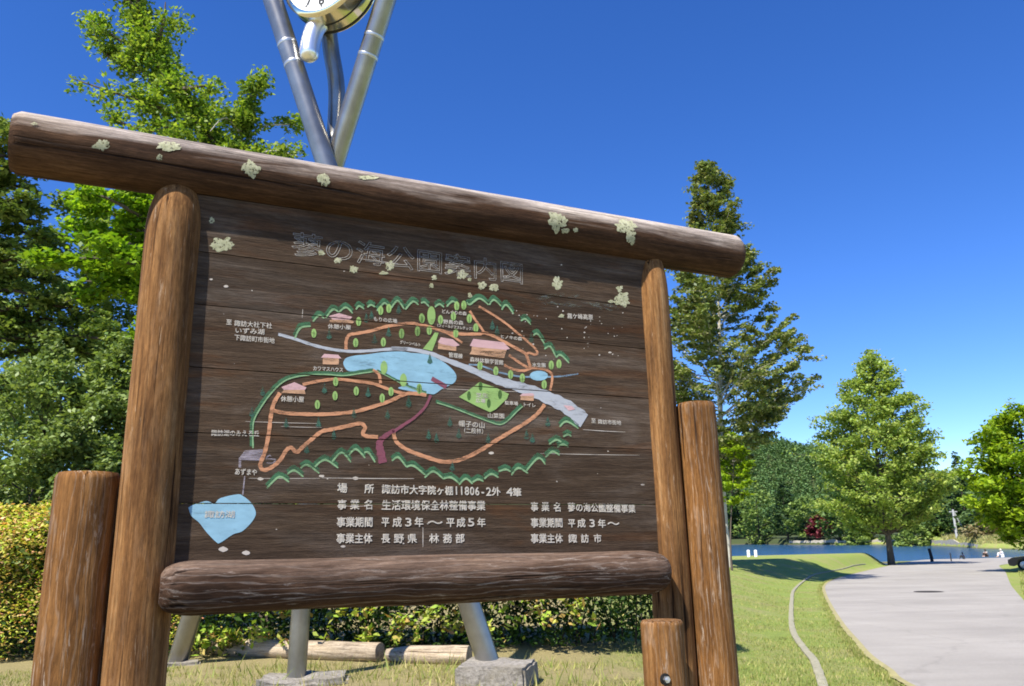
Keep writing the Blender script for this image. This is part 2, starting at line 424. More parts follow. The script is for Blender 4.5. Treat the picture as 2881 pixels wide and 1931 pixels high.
def prof_tree(name, label, base, H, prof, nbr, nleaf, leaf, cr, matl, matb, tr, group=None, seed=1, rise=.5, flat=.45, subs=4, up=.5, lean=(0, 0), first=.08, cat='tree', gap=.0, droop=0.0):
    """Trunk with limbs whose tips fill a crown profile [(t, radius)], t being the height fraction."""
    rng = np.random.default_rng(seed); root = empty(name, base, label, cat, group)
    T = np.array([q[0] for q in prof]); Rr = np.array([q[1] for q in prof])
    def axis(t_): return np.array([lean[0] * t_ ** 1.4 + .012 * H * math.sin(5 * t_ + seed), lean[1] * t_ ** 1.4 + .012 * H * math.cos(4 * t_ + seed), H * t_])
    g = Geo(); g.tube([axis(s) for s in np.linspace(0, .98, 12)], [tr * (1.25 if i == 0 else 1 - .93 * i / 11) for i in range(12)], 9)
    cl = []
    ang = rng.uniform(0, 6.28)
    for i in range(nbr):
        t_ = T[0] + (T[-1] - T[0]) * ((i + rng.uniform(0, 1)) / nbr) ** .85
        R_ = float(np.interp(t_, T, Rr)) * rng.uniform(.72, 1.1); ang += 2.4 + rng.normal() * .5
        d = np.array([math.cos(ang), math.sin(ang), 0.])
        ts = max(first, t_ - rise * R_ / H * rng.uniform(.7, 1.2))
        s0 = axis(ts); e = axis(t_) + d * R_; e[2] += rng.normal() * .02 * H
        m1 = s0 * .6 + e * .4 + np.array([0, 0, (-.10 + droop) * R_ * rise]); m2 = s0 * .25 + e * .75 + np.array([0, 0, (-.04 + droop) * R_ * rise])
        sp = np.array(spline([s0, m1, m2, e], 4)); k = len(sp); rb = max(.012, tr * .3 * (1 - ts) + .01)
        g.tube(sp, list(np.linspace(rb, rb * .15, k)), 5, False)
        cl.append((sp[int(k * .45):], cr * rng.uniform(.6, 1.1), .9 * R_ + .2))
        for _ in range(subs):
            f = rng.uniform(.3, .95); p = sp[int(f * (k - 1))]
            sd_ = np.array([-d[1], d[0], 0]) * rng.choice([-1, 1]) * rng.uniform(.4, 1) + d * rng.uniform(.2, .8) + np.array([0, 0, rng.uniform(-.1, .45) * (rise + .2)])
            l = R_ * rng.uniform(.22, .5); q = p + sd_ * l
            g.tube([p, (p + q) / 2 + np.array([0, 0, .04 * l]), q], [rb * .4, rb * .25, rb * .08], 4, False)
            cl.append((np.array([p + (q - p) * s for s in np.linspace(.3, 1, 6)]), cr * rng.uniform(.5, 1.05), l + .1))
    wts = np.array([c[2] for c in cl]) * rng.uniform(.3, 1.7, len(cl)); wts /= wts.sum()
    P = np.concatenate([clumped(c, r, max(3, int(nleaf * w_)), rng, flat) for (c, r, _), w_ in zip(cl, wts)])
    g.build('trunk', matb, root, True)
    link('crown', leaves_mesh(name + '_crown', P, leaf, up, .6, rng), matl, root)
    return root
# ------------------------------------------------------------------ the sign: frame of its own
_dx = ray(6290, 1430); _dz = ray(1130, -7900); _n = np.cross(_dx, _dz); _n /= np.linalg.norm(_n); _dz = np.cross(_n, _dx)
Z0 = 1.957; _O = at(440, 1200, 2.75) - _dz * Z0
SR = np.stack([_dx, -_n, _dz], 1)                          # local x along the sign, y away from the viewer, z up
sign = empty('information_sign', _O, 'large weathered timber park map board on log posts, painted with a map and white writing', 'sign')
Ms = Matrix.Identity(4)
for i in range(3):
    for j in range(3): Ms[i][j] = SR[i, j]
    Ms[i][3] = _O[i]
sign.matrix_world = Ms
camL = SR.T @ (CAM - _O)
def rl(px, py): return SR.T @ ray(px, py)
def uv(px, py, off):
    r = rl(px, py); t = (-off - camL[1]) / r[1]; p = camL + r * t; return np.array([p[0], p[2] - Z0])
def uvd(px, py, off): return uv(px * D, py * D, off)
POST_OFF, BOARD_OFF, BEAM_OFF, BEAM_R = .070, .105, .0755, .107

def log_mesh(g, a, b, rad, n=44, rings=40, wob=.02, tip=None, seed=0.0, skew=0.0):
    """A peeled log from a to b; tip(s) scales the radius along it."""
    a, b = Vector(a), Vector(b); ax = (b - a).normalized(); L = (b - a).length
    ref = Vector((0, 1, 0)) if abs(ax.y) < .5 else Vector((1, 0, 0)); e1 = (ref - ax * ref.dot(ax)).normalized(); e2 = ax.cross(e1)
    vs = []
    us = np.unique(np.concatenate([np.linspace(0, 1, rings), np.linspace(0, .06, 10), np.linspace(.9, 1, 18)]))
    for s in us:
        for j in range(n):
            an = 2 * math.pi * j / n; d = e1 * math.cos(an) + e2 * math.sin(an)
            k = 1 + wob * mnoise.noise(Vector((d.x * 1.1 + seed, d.y * 1.1 + s * L * 1.3, d.z * 1.1 + seed))) + wob * .35 * mnoise.noise(Vector((d.x * 4 + seed, d.y * 4, s * L * 3 + d.z * 4)))
            q = tip(s, L) if tip else 1.0
            vs.append(a + ax * (s * L) + d * rad * k * q + Vector((skew * rad * (1 - q), 0, 0)))
    m = len(us)
    fs = [(i * n + j, i * n + (j + 1) % n, (i + 1) * n + (j + 1) % n, (i + 1) * n + j) for i in range(m - 1) for j in range(n)]
    fs += [tuple(reversed(range(n))), tuple(range((m - 1) * n, m * n))]
    g.add(vs, fs)
def flat_ends(r):
    def f(s, L):
        e = min(s, 1 - s) * L
        return 1.0 if e > r else (1 - .10 * (1 - e / r) ** 2)
    return f
def bullet(l, lo=.0):
    def f(s, L):
        e = (1 - s) * L
        if e > l: return 1.0
        q = 1 - e / l; return max(.04, (1 - q ** 2.3) ** .6)
    return f

ORANGE = [(.28, (.045, .020, .008)), (.45, (.135, .062, .021)), (.55, (.21, .104, .037)), (.72, (.33, .20, .095))]
POSTW = wood('stained_post_wood', 2, ORANGE, (.50, .38, .26), .12)
POSTW2 = wood('peeling_post_wood', 2, [(.28, (.045, .018, .006)), (.45, (.135, .060, .018)), (.56, (.205, .097, .031)), (.74, (.32, .18, .078))], (.50, .42, .33), .42)
BEAMW = wood('weathered_beam_wood', 0, [(.3, (.020, .010, .005)), (.5, (.060, .030, .015)), (.7, (.118, .064, .035))], (.45, .40, .34), .0, grey_z=(Z0 + .95, Z0 + 1.03, (.40, .34, .29), .18))
BEAMW2 = wood('dark_beam_wood', 0, [(.3, (.018, .009, .005)), (.5, (.054, .028, .016)), (.7, (.108, .062, .038))], (.48, .42, .37), .55, grey_z=(Z0 - .545, Z0 - .43, (.145, .098, .072), .24))

uL = uv(440, 1200, POST_OFF)[0]; uR = uv(1855, 1200, POST_OFF)[0]
def post(u, off, r, z0, z1, tipf, mat, seed, label=None, skew=0.0):
    g = Geo(); log_mesh(g, (u, -off, z0), (u, -off, z1), r, tip=tipf, seed=seed, wob=.035, skew=skew)
    o = g.build('post', mat, sign, True)
    if label: o['label'] = label
    return o
post(uL, POST_OFF, .094, -.12, Z0 + .925, bullet(.25), POSTW, 1.3, None, .15)
post(uR, POST_OFF, .083, -.12, Z0 + .93, bullet(.26), POSTW, 4.7, None, .4)
uBL = uv(249, 1350, .02)[0]; uBR = uv(1957, 1150, .14)[0]
post(uBL, .0, .099, -.12, Z0 + uvd(200, 1078, .05)[1], flat_ends(.02), POSTW2, 7.1, 'shorter side post with flat top and peeling streaks')
post(uBR, .14, .086, -.12, Z0 + uvd(1590, 918, .18)[1], flat_ends(.02), POSTW2, 9.4, 'flat topped side post with pale wavy grain')
uF = uvd(1524, 1480, .28)[0]; zF = Z0 + uvd(1522, 1420, .32)[1]
post(uF, .255, .083, -.12, zF, flat_ends(.015), POSTW2, 12.2, 'short bolted front post')
# bolt on the short post
bz = Z0 + uvd(1520, 1552, .338)[1]; bu = uvd(1520, 1552, .338)[0]
g = Geo(); M3 = Matrix.Rotation(math.pi / 2, 3, 'X')
def disc_y(g, u, y, z, r, h, n): 
    vs = [(u + r * math.cos(2 * math.pi * j / n), y - k * h, z + r * math.sin(2 * math.pi * j / n)) for k in (0, 1) for j in range(n)]
    g.add(vs, [tuple(range(n)), tuple(reversed(range(n, 2 * n)))] + [(j, n + j, n + (j + 1) % n, (j + 1) % n) for j in range(n)])
disc_y(g, bu, -.332, bz, .021, .008, 20); bo = g.build('bolt', plain('dark_iron', (.03, .028, .026), .5, .6), sign)
g = Geo(); disc_y(g, bu, -.3405, bz, .0125, .012, 6); disc_y(g, bu, -.353, bz, .007, .006, 12)
g.build('bolt_head', plain('zinc', (.7, .7, .68), .3, .9), bo)

g = Geo(); xa, xb = uvd(30, 335, BEAM_OFF)[0] - .003, uvd(1690, 592, BEAM_OFF)[0] - .045
BEAM_Z = Z0 + .947
log_mesh(g, (xa, -BEAM_OFF, BEAM_Z - .010), (xb, -BEAM_OFF, BEAM_Z + .010), BEAM_R, tip=flat_ends(.02), seed=21., rings=70, wob=.022)
beam = g.build('top_beam', BEAMW, sign, True)
g = Geo(); BB_OFF, BB_R, BB_Z = .155, .086, Z0 - .539
def taper(s, L):
    e = min(s, 1 - s) * L
    return 1.0 if e > .11 else .52 + .48 * math.sqrt(max(0, 1 - (1 - e / .11) ** 2))
log_mesh(g, (uvd(366, 1338, .18)[0], -BB_OFF, BB_Z + .004), (uvd(1527, 1303, .18)[0], -BB_OFF, BB_Z - .006), BB_R, tip=taper, seed=31., rings=60, wob=.07)
beam2 = g.build('bottom_beam', BEAMW2, sign, True)

# board of horizontal planks
t = NT('board_planks'); ge = t.new('ShaderNodeNewGeometry')
ga = t.noise(t.obj((3.2, 60, 60)), 1, 8, .7, .5); gb = t.noise(t.obj((1.3, 5, 5)), 1, 5, .65, .8); gc = t.noise(t.obj((9, 160, 160)), 1, 4, .7)
c = t.ramp(ga, [(.25, (.030, .019, .012)), (.5, (.062, .040, .025)), (.75, (.108, .073, .047))])
grey = t.ramp(ga, [(.25, (.050, .037, .028)), (.5, (.104, .079, .060)), (.75, (.175, .140, .113))])
rust = t.ramp(ga, [(.25, (.034, .014, .006)), (.6, (.105, .046, .018)), (.8, (.16, .078, .034))])
c = t.mix(t.gray(gb, .46, .66), c, grey); c = t.mix(t.math('MULTIPLY', t.gray(t.noise(t.obj((1.1, 3.3, 7.3)), 1, 4, .6, 1.5), .55, .72), .75), c, rust)
c = t.mix(1.0, c, t.ramp(ge.outputs['Random Per Island'], [(0, (.68, .67, .66)), (1, (1.12, 1.10, 1.08))]), 'MULTIPLY')
c = t.mix(1.0, c, t.ramp(gc, [(.3, (.82,) * 3), (.7, (1.14,) * 3)]), 'MULTIPLY')
gs = t.noise(t.obj((30, 220, 220)), 1, 4, .8); c = t.mix(1.0, c, t.ramp(gs, [(.3, (.78,) * 3), (.7, (1.24,) * 3)]), 'MULTIPLY')
t.color(c); t.set(Roughness=.86); t.b.inputs['Specular IOR Level'].default_value = .14; t.bump(t.math('ADD', ga, t.math('ADD', gc, gs)), .6, .004); BOARDM = t.m
g = Geo(); seams = [-.495, -.268, -.0315, .196, .423, .62, .90]
for i in range(len(seams) - 1):
    a_, b_ = seams[i] + .0016, seams[i + 1] - .0016; jit = (.0, .0006, -.0004, .0004, 0, .0005)[i]
    g.box((1.05, -(BOARD_OFF - .017 + jit), Z0 + (a_ + b_) / 2), (1.03, .017, (b_ - a_) / 2))
board = g.build('board', BOARDM, sign)

# ---- paint on the board
def paint(name, col, wear=.25, var=.25):
    t = NT(name); v = t.obj((7, 40, 40)); a0 = t.noise(v, 1, 6, .7, .6); a1 = t.noise(t.obj((40, 210, 210)), 1, 4, .75); b = t.noise(t.obj((12, 30, 30)), 1, 5)
    a = t.math('ADD', t.math('MULTIPLY', a0, .62), t.math('MULTIPLY', a1, .38)); wear = wear + .13
    t.color(t.mix(b, [x * (1 - var) for x in col], [min(1, x * (1 + var)) for x in col])); t.set(Roughness=.75)
    tr = t.new('ShaderNodeBsdfTransparent'); ms = t.new('ShaderNodeMixShader')
    cov = t.ramp(a, [(max(0, wear - .06), (1, 1, 1)), (wear + .16, (.06, .06, .06))])
    tc = t.new('ShaderNodeTexCoord'); sx = t.new('ShaderNodeSeparateXYZ'); t.l.new(tc.outputs['Object'], sx.inputs[0])
    for s_ in seams[1:-1]:                                 # the paint is broken at the joints between planks
        near = t.math('ABSOLUTE', t.math('SUBTRACT', sx.outputs[2], Z0 + s_)); cov = t.mix(t.gray(near, .0024, .0012), cov, (1, 1, 1))
    t.l.new(cov, ms.inputs[0])
    t.l.new(t.b.outputs[0], ms.inputs[1]); t.l.new(tr.outputs[0], ms.inputs[2]); t.l.new(ms.outputs[0], t.out.inputs[0]); return t.m
def lay(k): return BOARD_OFF + .0009 + .00025 * k
class Paint:
    def __init__(s, k): s.g = Geo(); s.off = lay(k)
    def poly(s, pts, sm=False):
        if sm: pts = [tuple(p) for p in spline(list(pts) + [pts[0]], 5)[:-1]]
        q = [uv(x, y, s.off) for x, y in pts]; s.g.add([(a, -s.off, Z0 + b) for a, b in q], [tuple(range(len(q)))])
    def ell(s, x, y, rx, ry, n=14): s.poly([(x + rx * math.cos(2 * math.pi * i / n), y - ry * math.sin(2 * math.pi * i / n)) for i in range(n)])
    def cone(s, x, y, rx, ry): s.poly([(x, y - ry), (x + rx * .5, y - ry * .1), (x + rx, y + ry * .7), (x + rx * .2, y + ry), (x - rx * .2, y + ry), (x - rx, y + ry * .7), (x - rx * .5, y - ry * .1)])
    def stroke(s, pts, w, sub=6):
        q = spline([uv(x, y, s.off) for x, y in pts], sub); k = len(q)
        wp = [w] * len(pts) if not isinstance(w, (list, tuple)) else w
        ws = np.interp(np.linspace(0, len(pts) - 1, k), range(len(pts)), wp); vs = []
        for i in range(k):
            d = q[min(i + 1, k - 1)] - q[max(i - 1, 0)]; d = d / (np.linalg.norm(d) + 1e-9); nn = np.array([-d[1], d[0]])
            sc = (2.75 + .41 * q[i][0]) * 1.06 / F * ws[i] * .5 * (1 + .10 * math.sin(i * 1.7))
            for sg in (1, -1): p = q[i] + nn * sc * sg; vs.append((p[0], -s.off, Z0 + p[1]))
        s.g.add(vs, [(2 * i, 2 * i + 1, 2 * i + 3, 2 * i + 2) for i in range(k - 1)])
    def done(s, name, mat, label=None):
        me = s.g.mesh(name); bm = bmesh.new(); bm.from_mesh(me); bmesh.ops.triangulate(bm, faces=[f for f in bm.faces if len(f.verts) > 4]); bm.to_mesh(me); bm.free()
        o = link(name, me, mat, board)
        if label: o['label'] = label
        return o
A = lambda L: [(500 + x / 3.016, 880 + y / 3.016) for x, y in L]          # readings from enlarged crops of the map
B_ = lambda L: [(1100 + x / 3.016, 880 + y / 3.016) for x, y in L]
C_ = lambda L: [(1180 + x / 7.127, 840 + y / 7.127) for x, y in L]
C0 = lambda L: [(880 + x / 7.127, 840 + y / 7.127) for x, y in L]
E_ = lambda L: [(1280 + x / 5.85, 1040 + y / 5.85) for x, y in L]
H_ = lambda L: [(580 + x / 6.03, 1160 + y / 6.03) for x, y in L]
S_ = lambda L: [(500 + x / 3.343, 1300 + y / 3.343) for x, y in L]

p = Paint(0)
p.poly(A([(1405, 420), (1430, 385), (1500, 365), (1600, 355), (1750, 335), (1900, 330), (2000, 345)]) + B_([(150, 340), (300, 355), (430, 410), (520, 480), (555, 540), (540, 590), (490, 620), (430, 650), (370, 690), (320, 688), (200, 672), (60, 640)]) + A([(1960, 605), (1850, 560), (1780, 520), (1700, 490), (1600, 490), (1500, 500), (1440, 490), (1410, 450)]), True)
p.ell(1100 + 1255 / 3.016, 880 + 535 / 3.016, 26, 14)
p.poly(S_([(100, 430), (150, 402), (270, 368), (345, 392), (400, 342), (560, 305), (620, 325), (695, 390), (735, 480), (700, 560), (610, 650), (520, 682), (400, 760), (360, 752), (270, 660), (200, 570), (130, 510)]), True)
p.done('painted_water', paint('pond_paint', (.26, .45, .55), .16, .38))
p = Paint(0)
p.stroke(B_([(660, 440), (760, 450), (900, 500), (1020, 530), (1120, 545), (1185, 545)]), 4.5); p.stroke(B_([(1330, 545), (1450, 540), (1590, 518)]), 4)
p.done('painted_stream', paint('stream_paint', (.24, .36, .46), .28))
p = Paint(1)
p.stroke([(783, 941)] + A([(880, 190), (1000, 225), (1150, 275), (1300, 310), (1450, 328), (1600, 325), (1800, 310), (1950, 310)]) + B_([(0, 303), (150, 310), (330, 345), (460, 398), (650, 470), (850, 555), (1000, 605), (1180, 660), (1350, 730), (1500, 805), (1640, 920)]), [8] * 9 + [9, 10, 11, 13, 16, 21, 25, 30, 35, 39, 46])
p.done('painted_road', paint('road_paint', (.43, .44, .46), .2, .14))
p = Paint(2)
T = [A([(868, 680), (815, 770), (790, 880), (772, 1030), (740, 1180), (700, 1290), (730, 1335), (800, 1310), (870, 1250), (920, 1170), (960, 1145), (1010, 1183), (1060, 1140), (1130, 1080), (1220, 1010), (1310, 990), (1450, 960), (1550, 940), (1590, 975), (1570, 1025), (1610, 1050), (1700, 1055)]),
     A([(805, 828), (900, 850), (1100, 862), (1300, 860), (1500, 840), (1650, 800), (1800, 750), (1920, 695), (2000, 685), (2110, 700)]),
     A([(1060, 610), (1200, 580), (1350, 565), (1500, 580), (1650, 600), (1750, 635), (1850, 670), (1930, 688)]),
     A([(1655, 488), (1705, 520), (1722, 600)]),
     A([(1428, 312), (1430, 240), (1455, 190), (1510, 178), (1640, 155), (1760, 120), (1900, 97), (2000, 90)]) + C_([(0, 535), (150, 555), (350, 615), (600, 690), (900, 715), (1200, 712), (1300, 690), (1500, 760), (1700, 870), (2000, 1030), (2120, 1100)]) + B_([(1150, 362), (1170, 420), (1185, 470)]),
     C_([(540, 690), (700, 780), (860, 890)]), C_([(1010, 250), (1120, 430), (1230, 580), (1300, 690)]),
     C_([(1190, 160), (1350, 250), (1560, 380), (1760, 520), (1950, 680), (2130, 830)]) + B_([(1210, 290), (1243, 338), (1220, 356), (1170, 340), (1150, 362)]),
     B_([(1000, 360), (1100, 430), (1180, 478)]), B_([(960, 445), (1040, 482), (1130, 492), (1200, 470), (1300, 480), (1360, 515), (1367, 580), (1350, 660)]),
     B_([(1305, 780), (1240, 860), (1150, 930), (1000, 1020), (870, 1098), (790, 1150), (660, 1220), (560, 1255), (440, 1265), (300, 1225), (150, 1170), (60, 1110), (30, 1060), (22, 1005)])]
for i, L in enumerate(T): p.stroke(L, (10, 9.5, 8, 8, 8.5, 6, 7, 6.5, 7, 7, 10)[i])
p.done('painted_trail', paint('trail_paint', (.60, .28, .145), .25, .2))
p = Paint(3)
p.stroke(B_([(345, 558), (470, 630)]), 12); p.stroke(B_([(338, 700), (290, 800), (200, 890), (110, 950), (20, 1010)]) + A([(1830, 1000), (1745, 1060), (1712, 1110), (1722, 1180), (1742, 1275)]), [7, 7, 7, 8, 8, 9, 13, 18, 21, 22])
p.done('painted_maroon_path', paint('maroon_paint', (.22, .065, .09), .18))

arcs_px = [((829, 949), (845, 920), (874, 915)), ((880, 902), (897, 885), (912, 893)), ((916, 892), (936, 868), (953, 876)), ((954, 875), (973, 862), (992, 879)), ((1001, 868), (1010, 858), (1024, 867)), ((1033, 862), (1043, 855), (1055, 861)), ((1060, 872), (1081, 850), (1095, 864)), ((1100, 864), (1118, 844), (1137, 867)), ((1140, 868), (1161, 846), (1177, 855)), ((1184, 850), (1194, 848), (1207, 860)), ((1223, 861), (1236, 853), (1249, 862)), ((1256, 860), (1273, 845), (1288, 854)), ((1313, 848), (1322, 854), (1348, 837), (1374, 855)), ((1376, 855), (1389, 841), (1409, 858)), ((1411, 869), (1424, 855), (1445, 881)), ((1465, 900), (1478, 895), (1493, 911)), ((1500, 941), (1512, 937), (1531, 964)), ((1531, 979), (1548, 973), (1564, 1003)), ((1564, 1003), (1577, 996), (1601, 1019)),
 ((1574, 1198), (1594, 1183), (1627, 1203)), ((1584, 1226), (1597, 1220), (1607, 1225)), ((1544, 1248), (1564, 1235), (1579, 1241)), ((1567, 1255), (1584, 1248), (1599, 1255)), ((1534, 1284), (1554, 1268), (1574, 1278)), ((1481, 1321), (1514, 1286), (1534, 1304)), ((1438, 1334), (1458, 1314), (1485, 1329)), ((1402, 1324), (1422, 1318), (1436, 1324)), ((1362, 1344), (1382, 1331), (1402, 1341)), ((1329, 1354), (1345, 1346), (1360, 1352)), ((1291, 1361), (1310, 1344), (1329, 1359)), ((1246, 1344), (1269, 1341), (1291, 1357)), ((1194, 1341), (1219, 1324), (1246, 1344)), ((1143, 1311), (1163, 1308), (1196, 1334)), ((1102, 1294), (1120, 1284), (1143, 1311)),
 ((750, 1371), (785, 1339), (813, 1354)), ((808, 1331), (828, 1321), (853, 1339)), ((845, 1314), (865, 1306), (898, 1329)), ((885, 1311), (914, 1291), (951, 1314)), ((934, 1296), (961, 1271), (987, 1298)), ((981, 1278), (1001, 1261), (1027, 1286)), ((1024, 1271), (1037, 1271), (1055, 1298))]
edges_px = [A([(630, 1140), (628, 1000), (640, 900), (700, 790), (780, 680), (870, 590), (960, 545), (1100, 520), (1250, 515), (1400, 525), (1550, 505), (1660, 490)]), A([(1690, 492), (1800, 545), (1920, 610), (2050, 660), (2110, 680)]), B_([(380, 755), (520, 800), (700, 870), (850, 925), (920, 940), (980, 910), (1060, 830), (1110, 785)])]
p = Paint(1); q = Paint(2)
for a in arcs_px:
    p.stroke([(x, y - 4) for x, y in a], [10] + [14] * (len(a) - 2) + [9], 5); q.stroke([(x + .5, y + 3) for x, y in a], [4] + [5.5] * (len(a) - 2) + [3.5], 5)
for a, w_ in zip(edges_px, (10, 6, 9)): p.stroke([(x, y - 1) for x, y in a], w_); q.stroke([(x + 3, y + 3) for x, y in a], w_ * .35)
p.done('painted_ridge_shade', paint('dark_green_paint', (.05, .14, .065), .24)); q.done('painted_ridge_line', paint('mid_green_paint', (.25, .40, .20), .22))
p = Paint(3); OV = A([(1155, 175), (1535, 75), (1510, 255), (1745, 250), (1900, 175), (2035, 155), (2070, 45), (1340, 585), (1335, 705), (1515, 665), (1735, 725), (1810, 670), (1185, 780), (2050, 650)]) + B_([(265, 50), (420, 60), (530, 30), (665, 50), (90, 180), (225, 160), (325, 150), (550, 175), (720, 130), (755, 450), (890, 495), (1015, 525), (1115, 555), (1300, 610), (1360, 445), (1425, 435), (240, 640)]) + [(1071, 874), (1094, 868), (1285, 861), (1305, 859)]
for x, y in OV:
    p.ell(x, y, 7.4, 13)
for x, y in A([(1750, 465), (1915, 572)]): p.ell(x, y, 10, 19)
p.ell(1213.7, 888, 11.5, 26, 20); p.poly(C_([(310, 680), (385, 690), (330, 860), (255, 1055), (70, 1010), (200, 850)]))
p.poly(B_([(575, 715), (640, 672), (750, 590), (880, 632), (1000, 690), (985, 730), (890, 820), (840, 845), (720, 790)]))
p.done('painted_broadleaf_trees', paint('leaf_green_paint', (.28, .43, .13), .17))
p = Paint(3)
for x, y in A([(1285, 180), (1600, 40), (1670, 220), (1790, 160), (1245, 640), (1615, 670), (1195, 930), (920, 930), (1325, 1030), (1495, 850), (1780, 860), (1960, 740), (1095, 1150), (720, 660), (630, 840)]) + B_([(320, 1030), (385, 1060), (575, 1020), (825, 1065), (500, 920), (1330, 920), (1150, 1030), (1200, 1060), (520, 1300), (150, 760), (330, 390), (860, 100), (900, 150), (1190, 210)]) + [(1122, 868), (1045, 885)]:
    p.cone(x, y, 8, 15)
p.done('painted_conifers', paint('conifer_paint', (.045, .12, .08), .30))
p = Paint(4)
for x, y in B_([(760, 625), (662, 705), (925, 695), (830, 770)]): p.ell(x, y, 5.5, 13)
for x, y in OV: p.stroke([(x, y - 6), (x + .4, y + 2), (x, y + 13)], [1.2, 1.9, 1.3], 2)
p.done('painted_dark_leaves', paint('deep_green_paint', (.06, .13, .03), .2))
p = Paint(4); q = Paint(3)
p.poly(C0([(320, 355), (530, 295), (790, 370), (740, 432), (400, 422)])); q.poly(C0([(335, 440), (400, 415), (740, 425), (830, 470), (800, 500), (340, 475)]))
p.poly(C0([(165, 1185), (230, 1112), (510, 1130), (575, 1205)])); q.poly(C0([(200, 1180), (530, 1195), (520, 1330), (200, 1318)]))
p.poly(A([(880, 632), (990, 590), (1092, 634), (1080, 655), (900, 655)])); q.poly(A([(910, 645), (1075, 650), (1085, 692), (880, 680)]))
p.poly(C_([(370, 880), (430, 778), (670, 820), (810, 940), (700, 968), (430, 912)])); q.poly(C_([(380, 895), (440, 910), (740, 960), (740, 1055), (370, 1012)]))
p.poly(C_([(1010, 950), (1080, 810), (1690, 880), (1815, 1010), (1740, 1032), (1100, 972)])); q.poly(C_([(1050, 965), (1750, 1030), (1700, 1195), (1005, 1118), (1045, 1050)]))
p.poly(E_([(1065, 432), (1110, 396), (1285, 390), (1310, 432)])); q.poly(E_([(1080, 425), (1300, 425), (1295, 520), (1080, 500)]))
p.poly([(1585, 1140), (1610, 1143), (1618, 1152), (1600, 1156)])
q.done('painted_hut_walls', paint('hut_wall_paint', (.58, .33, .19), .26)); p.done('painted_hut_roofs', paint('hut_roof_paint', (.62, .38, .37), .2))
p = Paint(1)
p.poly(H_([(570, 765), (650, 652), (965, 632), (940, 822), (600, 812)])); p.stroke(H_([(575, 770), (572, 940)]), 6); p.stroke(S_([(630, 135), (612, 308)]), 3.2); p.stroke(H_([(1065, 735), (1015, 790), (1170, 800), (1140, 860), (1030, 860)]), 3.5, 2)
p.poly(H_([(1040, 745), (1075, 715), (1110, 750)]))
p.done('painted_pavilion', paint('lilac_paint', (.36, .31, .34), .3))
p = Paint(0)
p.poly([(1462, 853), (1500, 842), (1536, 829), (1580, 824), (1630, 829), (1690, 845), (1730, 861), (1768, 884), (1700, 872), (1640, 866), (1560, 858)])
p.done('painted_far_mountain', paint('worn_mountain_paint', (.24, .28, .23), .45))
# pale rubbed cracks along the grain
p = Paint(0)
for (x0, y0, x1, y1, w_) in ((700, 1346, 900, 1346, 1.6), (905, 1345, 1165, 1347, 2.2), (690, 1186, 900, 1192, 1.6), (790, 1200, 905, 1203, 1.5), (1240, 1094, 1500, 1104, 1.6), (1640, 1209, 1760, 1216, 2), (1190, 1484, 1190, 1540, 2.2), (1010, 728, 1120, 742, 1.6), (852, 870, 850, 895, 1.6), (1520, 1276, 1800, 1281, 1.5), (960, 1424, 1040, 1424, 1.2)): p.stroke([(x0, y0), ((x0 + x1) / 2, (y0 + y1) / 2 + .6), (x1, y1)], [w_ * .4, w_, w_ * .4])
rs = random.Random(5)
for _ in range(70):
    x, y = rs.uniform(1430, 1790), rs.uniform(840, 1010)
    if rs.random() < .35: x, y = rs.uniform(600, 1780), rs.uniform(690, 1530)
    r_ = rs.uniform(.9, 2.6); p.poly([(x + r_ * math.cos(k) * rs.uniform(.6, 1.5), y + r_ * math.sin(k) * rs.uniform(.5, 1.1)) for k in (0, 1.1, 2.2, 3.2, 4.2, 5.2)])
for x, y, r_ in ((628, 1546, 14), (692, 1556, 12), (1000, 1346, 9), (733, 1348, 9), (905, 1340, 8), (1382, 1275, 8), (965, 1538, 7), (1808, 1364, 6), (1716, 992, 5), (636, 806, 7), (594, 786, 5)): p.poly([(x + r_ * math.cos(k), y + r_ * .5 * math.sin(k) * rs.uniform(.7, 1.2)) for k in np.linspace(0, 6.28, 9)[:-1]])
p.done('pale_flecks', paint('pale_fleck', (.55, .48, .40), .18))

